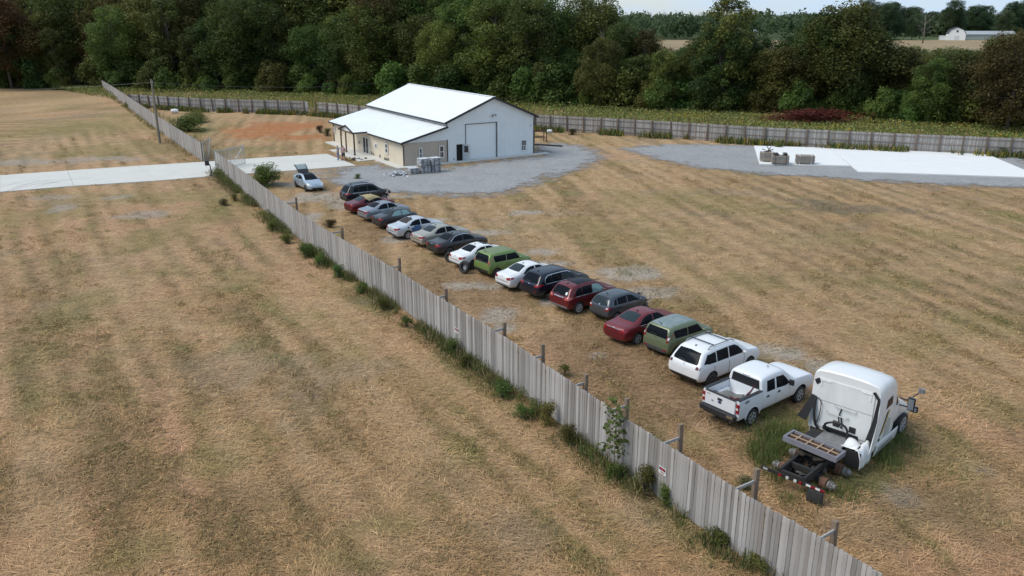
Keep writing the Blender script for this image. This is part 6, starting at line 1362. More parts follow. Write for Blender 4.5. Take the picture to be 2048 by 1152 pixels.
sx_, sy_ = at_depth(1970, 660); sh = thing('long_shed', 'long low shed with grey metal roof right of the barn', 'shed', (sx_, sy_, 0), R(-6)); mb = MB(); mb.box((0,0,2), (38,10,4)); mb.build('wall', Mt('shed_wall', (.45,.45,.44), .7), sh)
mb = MB(); mb.add([(-20,-6,4),(20,-6,4),(20,0,6.5),(-20,0,6.5),(20,6,4),(-20,6,4)], [(0,1,2,3),(3,2,4,5)]); mb.build('roof', Mt('shed_roof', (.42,.44,.45), .5, .3), sh)
hx, hy = at_depth(1497, 700); fhs = thing('farmhouse', 'tiny white farmhouse roof between far trees left of centre-right', 'house', (hx, hy, 0), R(20)); mb = MB(); mb.box((0,0,2.2), (11,8,4.4)); mb.build('wall', BW, fhs); mb = MB(); mb.add([(-6,-4.5,4.4),(6,-4.5,4.4),(6,0,7),(-6,0,7),(6,4.5,4.4),(-6,4.5,4.4)], [(0,1,2,3),(3,2,4,5)]); mb.build('roof', Mt('shed_roof', (.42,.44,.45)), fhs)
# ============================================================ MEADOW, WEEDS, STRAW
def blades(P, h, w_, col, lean, r_, curl=.4):
    """one bent blade (two quads -> here one tapered quad) per point"""
    n = len(P); a_ = r_.random(n)*6.283; dx = np.cos(a_); dy = np.sin(a_); ln = lean*r_.random(n)*h
    b_ = r_.random(n)*6.283; tx, ty = np.cos(b_)*ln, np.sin(b_)*ln
    hw = w_*.5
    v = np.zeros((n, 4, 3)); v[:, 0] = P+np.stack([-dx*hw, -dy*hw, 0*hw], 1); v[:, 1] = P+np.stack([dx*hw, dy*hw, 0*hw], 1)
    zt = np.sqrt(np.maximum(h*h-ln*ln, (h*.05)**2))
    tip = P+np.stack([tx, ty, zt], 1); v[:, 2] = tip+np.stack([dx*hw*.35, dy*hw*.35, 0*hw], 1); v[:, 3] = tip-np.stack([dx*hw*.35, dy*hw*.35, 0*hw], 1)
    return v.reshape(-1, 3), np.repeat(col, 4, 0)
BLM = attr_mat('blade', 'tint', .85, .25); STM = attr_mat('straw_litter', 'tint', .9, 0)
def field(name, label, parts, mat=BLM):
    V_ = np.concatenate([p[0] for p in parts]); Cc = np.concatenate([p[1] for p in parts]); return tag(link(name, fast_mesh(V_, len(V_)//4, 4, Cc), None, mat), label, None, None, 'stuff')
def palette(r_, n, cols, jit=.25):
    c_ = np.array(cols)[r_.integers(0, len(cols), n)]; return c_*(1-jit+2*jit*r_.random((n, 1)))
GREENS = [(.085,.125,.036),(.12,.155,.045),(.15,.165,.055),(.07,.105,.034)]; DRYS = [(.28,.20,.11),(.22,.16,.085),(.34,.26,.15)]; GOLD_ = [(.36,.27,.03),(.30,.24,.035)]
r0 = np.random.default_rng(42)
# goldenrod strip between rear fences and wood
def strip(n, path_a, path_b):
    u = r0.random(n); v = r0.random(n); ta = np.linspace(0, 1, len(path_a)); A = np.array(path_a); Bp = np.array(path_b); tb_ = np.linspace(0, 1, len(path_b))
    a_ = np.stack([np.interp(u, ta, A[:, 0]), np.interp(u, ta, A[:, 1])], 1); b_ = np.stack([np.interp(u, tb_, Bp[:, 0]), np.interp(u, tb_, Bp[:, 1])], 1)
    return a_+(b_-a_)*v[:, None]
SA = [(-110,199),(-72,161),(-40,150),(-20,140.5),(4,126),(20,118.6),(33,111.4),(44,106.5),(56,102.5),(66,98.5),(76,94)]; SB = [(-112,204),(-60,190),(-40,180),(-10,168),(14,156),(30,149),(44,143),(60,133),(74,124),(88,116),(104,108)]
P2 = strip(90000, SA, SB); n = len(P2); nn = fbm(P2[:, 0]*.12, P2[:, 1]*.12, 61, 4); ht = .25+1.25*nn*r0.random(n)
gl = [(x_, y_, z_*1.0, .22) for (x_, y_), z_ in zip(P2, ht)]
vv, tt_ = leaf_cloud(r0, gl, n, .17); cc = palette(r0, n, [(.15,.205,.055),(.20,.25,.07),(.24,.26,.08),(.13,.18,.05),(.27,.26,.09),(.28,.25,.11)]); yel = r0.random(n) < .03+.42*sstep(.56,.70, fbm(P2[:, 0]*.2, P2[:, 1]*.2, 71, 4)); ctr = vv.reshape(n, 4, 3)[:, 0]
yel = r0.random(n) < .02+.38*sstep(.56,.72, fbm(ctr[:, 0]*.2, ctr[:, 1]*.2, 71, 4))*(ctr[:, 2] > .55); cc[yel] = palette(r0, int(yel.sum()), GOLD_)
n3_ = 12000; Q = strip(n3_, SA, SB); Q = np.concatenate([Q, np.zeros((n3_, 1))], 1)
field('goldenrod_meadow', 'weedy meadow of goldenrod between the rear fence and the woods', [(vv, np.repeat(cc, 4, 0)), blades(Q, .4+.9*r0.random(n3_), .07+.05*r0.random(n3_), palette(r0, n3_, GREENS+DRYS[:1]), .5, r0)])
# weeds along fence feet
def along(path, n, off0, off1, side=1):
    rs = resample(path, .25); k = r0.integers(0, len(rs), n); pts = []
    for i in k:
        p, d = rs[i]; nv = inner(d)*side; o_ = r0.uniform(off0, off1); pts.append((p.x+nv.x*o_+r0.normal()*.1, p.y+nv.y*o_+r0.normal()*.1, 0))
    return np.array(pts)
def clumpy(P, f, th, seed): return P[fbm(P[:, 0]*f, P[:, 1]*f, seed, 3) > th]
pa = []
for (path, n, o0, o1, sd_, th, hh, cols) in [(NP, 17000, -.75, -.03, 1, .42, .5, GREENS+GREENS+DRYS), (NP, 9000, -1.3, -.3, 1, .48, .28, DRYS+GREENS[:2]), (NP, 3500, .05, .6, 1, .52, .5, GREENS+DRYS), (smooth_path(LEFTF), 3000, -.9, -.05, 1, .45, .5, GREENS+DRYS), (smooth_path(LEFTF), 3500, .1, 3.5, 1, .46, .9, GREENS+GOLD_[:1])]:
    P = clumpy(along(path, n, o0, o1, sd_), .5, th, 15); n_ = len(P); pa.append(blades(P, hh*(.3+1.0*r0.random(n_)), .02+.025*r0.random(n_), palette(r0, n_, cols), .85, r0))
for path in (BACKL, BACKR):
    P = clumpy(along(smooth_path(path), 5200, .1, 1.8, -1), .35, .44, 25)
    P = P.copy(); n_ = len(P); cc = palette(r0, n_, GREENS+DRYS[:1]); ye = r0.random(n_) < .10; cc[ye] = GOLD_[0]
    pa.append(blades(P, .75*(.4+1.0*r0.random(n_)), .12+.1*r0.random(n_), cc, .5, r0))
field('weeds', 'weeds and tall grass growing along the feet of the fences', pa)
# leafy weeds climbing the outside of the near fence and both rear fences
rsn = resample(NP, .16); lob = []; lcol = []
for p, d in rsn:
    f_ = float(fbm(p.x*.22+3, p.y*.22, 44, 3)); ln_ = (Vector(NP[-1])-p).length; dens = sstep(.40,.60,f_)*(1.0 if ln_ > 22 else .55)
    if r0.random() < dens*.9:
        nv = -inner(d); o_ = r0.uniform(.08,.5); z_ = r0.uniform(.08,.30)+.55*max(0, f_-.45)*r0.random()*3*(1.5 if ln_ > 30 else 1); lob.append((p.x+nv.x*o_, p.y+nv.y*o_, z_, r0.uniform(.14,.30)))
nl_ = len(lob)*62; vv, tt_ = leaf_cloud(r0, lob, nl_, .042); cc = palette(r0, nl_, [(.075,.13,.03),(.11,.165,.04),(.15,.19,.05),(.085,.12,.035),(.19,.19,.06),(.20,.16,.08)], .3)
o = field('fence_foliage', 'leafy green weeds growing against the outside of the long fence', [(vv, np.repeat(cc, 4, 0))])
# tall grass round the tractor
def around(px, py, rx, ry, n):
    cx, cy = G(px, py); wx = abs(G(px+rx, py)[0]-cx); wy = abs(G(px, py-ry)[1]-cy); a_ = r0.normal(size=(n, 2))*.45; return np.stack([cx+a_[:, 0]*wx, cy+a_[:, 1]*wy, np.zeros(n)], 1)
pa = []
for px, py, rx, ry, n, hh in [(1555,872,52,36,3400,.52),(1525,915,34,30,1500,.48),(1548,905,26,26,700,.6),(1752,905,42,44,2100,.45),(1600,1008,50,22,500,.35),(1690,990,60,30,700,.32),(1795,885,45,40,800,.38),(1640,975,30,20,250,.35),(1560,960,30,20,300,.35),(1900,960,80,60,500,.2)]:
    P = around(px, py, rx, ry, n); P = P[fbm(P[:, 0]*1.1, P[:, 1]*1.1, 19, 3) > .40]; n = len(P)
    pa.append(blades(P, hh*(.3+1.0*r0.random(n)), .014+.016*r0.random(n), palette(r0, n, [(.115,.175,.045),(.09,.14,.035),(.16,.19,.06),(.27,.23,.11)]), .95, r0))
field('tall_grass', 'tall green grass growing round the abandoned semi tractor', pa)
# straw litter and tufts: denser close by, thinning out with distance
def scatter(n, ymin, ymax, xr):
    d0, d1 = ymin, ymax; Yv = 1/(1/d0+(1/d1-1/d0)*r0.random(n)); Xv = (r0.random(n)*2-1)*xr*(Yv*.72+4); return Xv, Yv
def free(Xv, Yv):
    """away from building, slabs and gravel"""
    k = np.ones(len(Xv), bool); c_, s_ = math.cos(BTH), math.sin(BTH); u = (Xv-BA[0])*c_+(Yv-BA[1])*s_; v = -(Xv-BA[0])*s_+(Yv-BA[1])*c_
    k &= ~((u > -3.5) & (u < 19.5) & (v > -1.2) & (v < 24))
    def inside(poly):
        r_ = np.zeros(len(Xv), bool); j = len(poly)-1
        for i in range(len(poly)):
            xi, yi = poly[i]; xj, yj = poly[j]; t_ = ((yi > Yv) != (yj > Yv)) & (Xv < (xj-xi)*(Yv-yi)/(yj-yi+1e-9)+xi); r_ ^= t_; j = i
        return r_
    for pl_ in ([G(*q) for q in gp], [G(*q) for q in gp2], [G(*q) for q in drive_t]+[G(*q) for q in drive_b[::-1]]): k &= ~inside(pl_)
    return k
Xv, Yv = scatter(250000, 17, 85, .95); k = free(Xv, Yv); Xv, Yv = Xv[k], Yv[k]; n = len(Xv)
gc = ground_col(Xv, Yv); lum = .62+.85*r0.random((n, 1)); c_ = gc*lum*np.array([1.06,1.0,.92]); c_[r0.random(n) < .16] *= 1.35
P = np.stack([Xv, Yv, .01+.05*r0.random(n)], 1); a_ = r0.random(n)*6.283; clump_a = fbm(Xv*.5, Yv*.5, 8, 3)*9; a_ = clump_a+r0.normal(size=n)*.9
L_ = (.12+.28*r0.random(n)); w_ = (.0025+.0035*r0.random(n))*(1+Yv/32); dx, dy = np.cos(a_)*L_, np.sin(a_)*L_; qx, qy = -np.sin(a_)*w_, np.cos(a_)*w_; up = .01+.07*r0.random(n)
v = np.stack([P+np.stack([-qx, -qy, 0*qx], 1), P+np.stack([qx, qy, 0*qx], 1), P+np.stack([dx+qx*.5, dy+qy*.5, up], 1), P+np.stack([dx-qx*.5, dy-qy*.5, up], 1)], 1).reshape(-1, 3)
field('straw', 'mown straw lying over the field', [(v, np.repeat(c_, 4, 0))], STM)
Xv, Yv = scatter(36000, 17, 118, .95); g_ = ground_col(Xv, Yv); grn = sstep(.0, .10, g_[:, 1]*1.16-g_[:, 0]*.86); k = free(Xv, Yv) & (np.where(Xv < fence_x(Yv), 1-stripes(Xv, Yv, dL, 3), 1-stripes(Xv, Yv, dR, 9))*.62+.38*fbm(Xv*.45, Yv*.45, 33, 4)+.22*r0.random(len(Xv)) > .70-.10*grn); Xv, Yv, grn = Xv[k], Yv[k], grn[k]; pa = []
n = len(Xv); gcol = palette(r0, n, [(.24,.205,.085),(.30,.235,.105),(.36,.265,.13),(.42,.30,.15)], .2); gg = r0.random(n) < .12+.4*grn; gcol[gg] = palette(r0, int(gg.sum()), [(.17,.195,.065),(.22,.225,.075)], .2)
kk = 13; sc_ = np.repeat(1+Yv/90, kk); idx_ = np.repeat(np.arange(n), kk); N_ = n*kk
off = r0.normal(size=(N_, 3))*np.array([.13,.10,.0])*sc_[:, None]; P = np.stack([Xv[idx_], Yv[idx_], np.zeros(N_)], 1)+off; rad_ = np.linalg.norm(off, axis=1)/sc_
P[:, 2] = np.maximum(.01, (.10-.32*rad_))*sc_*(.5+.7*r0.random(N_))
nr = np.stack([off[:, 0], off[:, 1], .10*np.ones(N_)], 1)+r0.normal(size=(N_, 3))*.06; nr /= np.linalg.norm(nr, axis=1)[:, None]; a_ = r0.normal(size=(N_, 3)); a_ -= nr*(a_*nr).sum(1)[:, None]; a_ /= np.linalg.norm(a_, axis=1)[:, None]; b_ = np.cross(nr, a_); s_ = ((.038+.04*r0.random(N_))*sc_)[:, None]
v = np.stack([P-a_*s_*1.4, P-b_*s_*.2, P+a_*s_*1.4+nr*s_*.3, P+b_*s_*.2], 1).reshape(-1, 3); cl = (np.repeat(gcol, kk, 0)*.55+.45*np.repeat(ground_col(Xv, Yv), kk, 0))*(.75+.55*r0.random((N_, 1)))*1.22
pa = [(v, np.repeat(cl, 4, 0))]
field('grass_tufts', 'short green and dry grass tufts in the mown field', pa)
# ---- shrubs one can point to
SW_ = [shrub_variant(400+i, 1.6, .9, 20, 1700, .055, True) for i in range(4)]
def small(px, py, h, wd, sp, lb, k=0, z=0):
    x, y = G(px, py); plant('shrub', SW_[k % 4], LEAFS[sp], (x, y, z), (wd/.9/1.25, wd/.9/1.6, h/1.6*.78), px*.7, lb, 'shrub', None, part='foliage')
big = shrub_variant(420, 1.6, .9, 34, 4200, .042, True)
x, y = G(528,372); plant('shrub', big, LEAFS['light'], (x, y, 0), (2.3,2.3,1.55), 1.0, 'large feathery bright green shrub inside the fence by the gate', 'shrub', None, part='foliage')
x, y = G(375,262); plant('shrub', big, LEAFS['mid'], (x, y, 0), (4.2,3.6,1.6), 2.0, 'wide green weedy thicket inside the far fence near the pole', 'shrub', None, part='foliage')
x, y = G(395,245); plant('shrub', big, LEAFS['olive'], (x, y, 0), (3.0,2.6,1.3), 4.0, 'lower olive thicket behind the wide one inside the far fence', 'shrub', None, part='foliage')
for i, q in enumerate([(470,402,1.0,.8,'olive','olive weed clump at the fence foot below the keypad'), (545,462,1.2,.9,'mid','green weed bush at the fence foot opposite the large shrub'), (575,487,1.1,.8,'olive','olive weed bush at the fence foot just right of the first green one'), (612,515,1.5,.9,'light','bright green bush against the fence opposite the black SUV'), (640,532,1.1,.8,'mid','green bush at the fence foot opposite the silver sedan'), (678,556,1.3,.8,'light','yellowish green bush against the fence opposite the wrecked silver sedan'), (722,588,1.2,.8,'mid','green bush at the fence foot opposite the champagne sedan'), (765,620,1.1,.7,'olive','olive bush at the fence foot opposite the loose tyres'), (812,655,.9,.6,'mid','low green weed clump at the fence opposite the light green hatchback'), (905,705,1.1,.8,'mid','green weed bush at the fence opposite the dark red SUV'), (930,735,.9,.7,'olive','olive weed clump right after the bush opposite the dark red SUV'), (1005,795,1.2,.8,'dark','dark green bush at the fence opposite the dark red sedan'), (1045,838,.9,.7,'mid','spreading green weed left of the yellow bush at the fence'), (1095,850,1.5,.7,'olive','yellow-green bush climbing the fence left of the sapling'), (1140,890,1.4,.6,'olive','yellow-flowered weed bush against the fence beside the sapling'), (1235,960,1.0,.7,'dark','dark bush at the foot of the sapling'), (1290,990,1.6,.8,'olive','yellowish tall weed bush against the fence by the small sign'), (1330,1010,1.1,.7,'mid','green weed clump at the fence right below the small sign'), (1430,1090,.9,.8,'mid','green weed clump low on the fence near the photo bottom'), (1520,1140,.8,.9,'olive','olive weed heap at the fence foot at the photo bottom'), (640,265,1.4,1.3,'brown','brown dry weed clump beside the workshop corner'), (655,272,1.6,1.0,'olive','yellowish weed clump against the workshop far corner'), (715,358,.8,.7,'light','small green weed on the gravel near the pallets'), (1490,980,.8,.5,'far','pale grey-green weed inside the fence by the nearest post'), (1130,752,.8,.5,'olive','yellow-green weed inside the fence near the white SUV'), (1145,270,1.3,1.3,'brown','brown weed clump right of the workshop at the rear fence'), (1555,296,1.2,1.2,'olive','yellow goldenrod clump before the rear fence left of the pad'), (1830,303,1.3,1.2,'mid','green weed clump before the rear fence behind the pad'), (2000,312,1.6,1.6,'mid','green bush before the rear fence at the pad corner'), (1920,308,1.1,1.2,'olive','olive weed clump before the rear fence right of the green one'), (660,455,1.0,.9,'brown','brown brush heap inside the fence below the black SUV'), (448,410,.8,.9,'brown','brown weed heap at the fence end by the driveway')]): small(*q, k=i)
# sapling with big leaves at the fence
x, y = G(1228,945); sp_ = thing('sapling', 'green broad-leaved sapling growing against the outside of the fence', 'sapling', (x-.05, y-.1, 0)); mb = MB(); mb.tube([(0,0,0),(.02,.03,1.0),(.05,.0,2.1),(.03,.02,2.9)], [.03,.025,.016,.006], 6)
lv = []; lt = []; rs_ = random.Random(3)
for i in range(20):
    z = .7+2.1*i/20; a_ = i*2.4; L = .55*(1-.5*i/20); e = Vector((math.cos(a_)*L, math.sin(a_)*L, z+.22)); mb.tube([(.03,.02,z), tuple(e)], [.01,.004], 4, cap=False)
    for j in range(9):
        c0 = Vector((.03,.02,z)).lerp(e, .3+.7*rs_.random())+Vector((rs_.gauss(0,.08), rs_.gauss(0,.08), rs_.gauss(0,.07))); n1_ = Vector((rs_.gauss(0,.6), rs_.gauss(0,.6)-.3, 1)).normalized(); u_ = n1_.orthogonal().normalized(); w_2 = n1_.cross(u_); s_ = rs_.uniform(.06,.12); u_ = (u_*math.cos(j)+w_2*math.sin(j)); w_2 = n1_.cross(u_)
        for q in (c0-u_*s_, c0+w_2*s_*.75-u_*s_*.2, c0+u_*s_*1.1, c0-w_2*s_*.75-u_*s_*.2): lv.append(tuple(q)); lt.append(.35+.65*rs_.random() if q == c0 else .3+.7*((i*9+j)*.618 % 1))
mb.build('stem', BARKP, sp_, True); link('foliage', fast_mesh(np.array(lv), len(lv)//4, 4, np.array(lt)), sp_, LEAFS['light'])
# reddish dead brush heap beyond the rear fence
bx_, by_ = G(1625,250); bp = thing('brush_pile', 'reddish brown dead brush pile beyond the rear fence', 'brush pile', (bx_, by_, 0)); bme = shrub_variant(430, 1.6, .9, 30, 4200, .05); o = link('branches', bme[1], bp, LEAFS['red']); o.scale = (8.5,4.0,1.5); 
mb = MB(); rb_ = random.Random(8)
for i in range(60):
    p = Vector((rb_.gauss(0,3.0), rb_.gauss(0,1.4), 0)); mb.tube([p, p+Vector((rb_.uniform(-1.5,1.5), rb_.uniform(-.8,.8), rb_.uniform(.5,2.0)*max(.2, 1-abs(p.x)/8)))], [.04,.01], 4)
mb.build('twigs', Mt('dead_twig', (.12,.07,.05), .95, var=.3), bp)
# ============================================================ PALLETS, PEOPLE, SMALL THINGS
STN = [Mt('pale_stone', (.40,.41,.42), .9, var=.25, scale=8, bmp=.3), Mt('grey_stone', (.29,.29,.30), .9, var=.25, scale=8, bmp=.3), Mt('white_wrap', (.55,.57,.58), .5, var=.1, scale=6)]
PALW = Mt('pallet_wood', (.30,.24,.17), .9, var=.2)
stone_me = []
for k in range(3):
    bm = bmesh.new(); bmesh.ops.create_cube(bm, size=1); bmesh.ops.subdivide_edges(bm, edges=bm.edges[:], cuts=1); rr = random.Random(k)
    for v in bm.verts: v.co = Vector((v.co.x*(1+rr.uniform(-.15,.1)), v.co.y*(1+rr.uniform(-.15,.1)), v.co.z*(1+rr.uniform(-.15,.1))))
    me = bpy.data.meshes.new('stone'); bm.to_mesh(me); bm.free(); me.materials.append(STN[k % 2]); stone_me.append(me)
def pallet(label, x, y, rz, z0=0, layers=6, seed=1, wrap=True, group='pallets of stone by the workshop'):
    t = thing('stone_pallet', label, 'pallet', (x, y, z0), rz, group); r_ = random.Random(seed)
    mb = MB()
    for i in range(3): mb.box((-.5+i*.5,0,.05), (.09,1.05,.09))
    for i in range(6): mb.box((0,-.46+i*.185,.11), (1.12,.12,.025))
    mb.build('pallet_base', PALW, t)
    for l in range(layers):
        for i in range(3):
            for j in range(3):
                if 0 < i < 2 and 0 < j < 2 and l < layers-1: continue
                o = link('stone', stone_me[r_.randrange(3)], t); o.location = (-.36+i*.36+r_.uniform(-.02,.02), -.33+j*.33+r_.uniform(-.02,.02), .175+l*.105); o.scale = (.345*r_.uniform(.9,1.05), .315*r_.uniform(.9,1.05), .10); o.rotation_euler = (0,0,r_.uniform(-.06,.06))
    if wrap:
        hh = .16+layers*.105
        for dx in (-.3, .3):
            mb = MB(); mb.bar((dx,-.53,hh),(dx,.53,hh),.05,.012); mb.bar((dx,-.535,.13),(dx,-.535,hh),.05,.012); mb.bar((dx,.535,.13),(dx,.535,hh),.05,.012); mb.build('strap', BLACK, t)
        mb = MB(); mb.box((0,0,hh+.015), (1.10,1.04,.03)); mb.build('wrap_sheet', STN[2], t)
    return t
rzp_ = BTH
pp = [G(824.5,350), G(848,348), G(869,346)]
pallet('low pallet of grey stone next to the loose stone heap', pp[0][0], pp[0][1]+.55, rzp_, 0, 5, 1)
pallet('lower left stone pallet of the stacked pair against the tan wall', pp[1][0], pp[1][1]+.55, rzp_, 0, 6, 2); pallet('upper left stone pallet on the stacked pair before the tan wall', pp[1][0]-.1, pp[1][1]+.55, rzp_, .80, 6, 3)
pallet('lower right stone pallet of the stacked pair nearest the workshop window', pp[2][0], pp[2][1]+.55, rzp_, 0, 6, 4); pallet('upper right stone pallet on the stacked pair nearest the workshop window', pp[2][0], pp[2][1]+.5, rzp_, .80, 6, 5)
hx_, hy_ = G(796,351); sr = random.Random(14); sm_mesh = []
for k in range(4):
    bm = bmesh.new(); bmesh.ops.create_icosphere(bm, subdivisions=1, radius=.5); rr = random.Random(k+40)
    for v in bm.verts: v.co *= rr.uniform(.8,1.15)
    me = bpy.data.meshes.new('sack'); bm.to_mesh(me); bm.free(); me.materials.append(STN[2] if k % 2 else STN[0]); sm_mesh.append(me)
hp = thing('stone_heap', 'sprawling heap of loose pale stones beside the pallets', 'stone heap', (hx_, hy_, 0))
for i in range(70):
    rr = abs(sr.gauss(0,.55)); a_ = sr.uniform(0,6.28); x, y = rr*math.cos(a_)*1.5, rr*math.sin(a_)*1.0; z = max(.08, .55-.42*rr)*sr.uniform(.3,1)
    o = link('stone', sm_mesh[sr.randrange(4)], hp); o.location = (x, y, z); o.scale = (sr.uniform(.3,.5), sr.uniform(.2,.34), sr.uniform(.12,.2)); o.rotation_euler = (sr.uniform(-.4,.4), sr.uniform(-.4,.4), sr.uniform(0,3))
# timber packs on the concrete pad
def timber(label, px, py, w_, d_, h_, rz, z=.19, stuffing=None, seed=0):
    x, y = G(px, py, .19); t = thing('timber_pack', label, 'timber', (x, y, z), rz, 'strapped packs on the concrete pad'); rr = random.Random(seed); nz_ = max(3, int(h_/.11)); wm = [Mt('pack_wood', (.30,.25,.20), .85, var=.2), Mt('pack_wood_grey', (.24,.22,.20), .85, var=.2)]
    for k in range(nz_):
        for j in range(5):
            mb = MB(); mb.box((rr.uniform(-.02,.02), -d_/2+d_*(j+.5)/5, .10+(k+.5)*h_/nz_), (w_*rr.uniform(.96,1), d_/5-.012, h_/nz_-.012)); mb.build('plank', wm[rr.randrange(2)], t)
    for dx in (-.32*w_, .32*w_):
        mb = MB(); mb.bar((dx,-d_/2-.01,.05),(dx,-d_/2-.01,h_+.11),.06,.012); mb.bar((dx,-d_/2,h_+.112),(dx,d_/2,h_+.112),.06,.012); mb.box((dx,0,.05), (.1,d_,.09)); mb.build('strap', WHITEP if seed % 2 else BLACK, t)
    return t
timber('strapped timber pack on the pad with metal fittings on top, leftmost', 1533, 322, 1.5, 1.2, .95, R(-10), seed=1); timber('strapped timber pack on the pad under black sacks', 1559, 327, 1.9, 1.2, .85, R(-10), seed=2); timber('strapped timber pack standing alone on the pad', 1609, 327, 2.0, 1.2, .85, R(-10), seed=3)
x, y = G(1559, 327, .19); 
for k, (dx, lb, mm) in enumerate([(-.5,'black sack on the middle timber pack, leftmost',BLACK),(.02,'pale grey sack between two black ones on the middle timber pack',WHITEP),(.5,'black sack on the middle timber pack, rightmost',BLACK)]):
    bm = bmesh.new(); bmesh.ops.create_icosphere(bm, subdivisions=2, radius=.5); rr = random.Random(k+9)
    for v in bm.verts: v.co = Vector((v.co.x*.62, v.co.y*.9, max(-.25, v.co.z)*.42))*rr.uniform(.9,1.12)
    me = bpy.data.meshes.new('sack'); bm.to_mesh(me); bm.free(); o = link('sack', me, None, mm); o.location = (x+dx, y, .19+.96+.11); tag(o, lb, 'sack')
    for p in me.polygons: p.use_smooth = True
x, y = G(1533, 322, .19); ft = thing('pipe_fittings', 'tangle of dark metal fittings on the leftmost timber pack', 'fittings', (x, y, 1.25)); rr = random.Random(2)
for i in range(9):
    mb = MB(); p = Vector((rr.uniform(-.5,.5), rr.uniform(-.4,.4), rr.uniform(.02,.15))); q = p+Vector((rr.uniform(-.5,.5), rr.uniform(-.3,.3), rr.uniform(.0,.75 if i < 3 else .2))); mb.tube([p, q], .05, 6); mb.build('pipe', Mt('rusty_pipe', (.14,.11,.10), .7, .4, var=.3), ft)
# white tank and things behind
def tank(label, px, py, s_):
    x, y = G(px, py); t = thing('white_tank', label, 'tank', (x, y, 0), R(15)); mb = MB(); k = []
    prof = [(0,-.9),(.28,-.88),(.45,-.75),(.5,-.5),(.5,.5),(.45,.75),(.28,.88),(0,.9)]; mb.lathe(prof, 16, mat=Matrix.Translation((0,0,.62)) @ Matrix.Rotation(R(90),4,'Z')); mb.build('tank_shell', WHITEP, t, True)
    for dx in (-.5, .5):
        mb = MB(); mb.box((dx,0,.08), (.14,.7,.16)); mb.build('foot', STEEL, t)
    mb = MB(); mb.lathe([(.14,1.05),(.14,1.25),(.0,1.27)], 12, axis='Z'); mb.build('dome', WHITEP, t); t.scale = (s_,)*3
tank('white tank lying in weeds inside the far-left fence', 350, 227, .7)
tank('white tank lying by the rear fence right of the workshop', 1099, 266, .45)
x, y = G(1078,284); rk = thing('steel_rack', 'brown steel rack standing behind the workshop right corner', 'rack', (x, y, 0), R(20)); 
for dx in (-.9,.9):
    for dy in (-.5,.5):
        mb = MB(); mb.box((dx,dy,.8), (.1,.1,1.6)); mb.build('leg', Mt('brown_steel', (.10,.06,.045), .7, .3), rk)
for z in (.7, 1.5):
    for dy in (-.5,.5): mb = MB(); mb.box((0,dy,z), (1.9,.09,.1)); mb.build('beam', Mt('brown_steel', (.10,.06,.045)), rk)
x, y = G(1093,291); tag(MB().bar((x-2.2,y+.6,.12),(x+2.0,y-1.2,.12),.18,.16).bar((x-2.1,y+.3,.10),(x+2.0,y-1.6,.10),.12,.12).build('steel_beam', Mt('dark_steel', (.05,.045,.045), .6, .4)), 'dark steel beam lying on the gravel right of the workshop', 'beam')
# entrance planter debris
x, y = G(710,322); dbm = thing('rubble_heap', 'dark rubble and bent metal by the porch post', 'rubble', (x-.3, y+.4, .09)); rr = random.Random(4)
for i in range(16):
    mb = MB(); mb.box((0,0,0), (rr.uniform(.15,.5), rr.uniform(.1,.3), rr.uniform(.05,.16))); o = mb.build('fragment', [BLACK, STEEL, RUST][rr.randrange(3)], dbm); o.location = (rr.gauss(0,.6), rr.gauss(0,.35), rr.uniform(.03,.18)); o.rotation_euler = (rr.uniform(-.3,.3), rr.uniform(-.3,.3), rr.uniform(0,3))
# no trespassing style signs on the fence
def fence_sign(label, px, py):
    pxs = [(abs(proj(p.x, p.y, 1.6)[0]-px), p, d) for p, d in pl]; _, p, d = min(pxs, key=lambda q: q[0]); n_ = -inner(d); zz = None
    best = min((abs(proj(p.x, p.y, z/50)[1]-py), z/50) for z in range(20, 110))[1]
    t = thing('warning_sign', label, 'sign', (p.x+n_.x*.03, p.y+n_.y*.03, best), math.atan2(d.y, d.x)); MX = Matrix.Identity(4)
    s_ = 1 if n_.dot(Vector((math.sin(math.atan2(d.y, d.x)), -math.cos(math.atan2(d.y, d.x))))) > 0 else -1
    for nm, c_, dd, m_ in (('plate', (0,0,0), (.36,.008,.26), WHITEP), ('top_band', (0,-.006*s_,.055), (.32,.006,.11), BLACK), ('red_band', (0,-.011*s_,.055), (.24,.004,.05), Mt('sign_red', (.45,.04,.06), .5)), ('text_line', (0,-.006*s_,-.055), (.26,.004,.025), BLACK), ('text_line', (0,-.006*s_,-.095), (.20,.004,.016), Mt('sign_red', (.45,.04,.06), .5))):
        mb = MB(); mb.box(c_, dd); mb.build(nm, m_, t)
fence_sign('small white, black and red warning sign on the fence opposite the semi tractor', 1329, 941); fence_sign('small white and red warning sign on the fence opposite the dark red SUV', 915, 661)
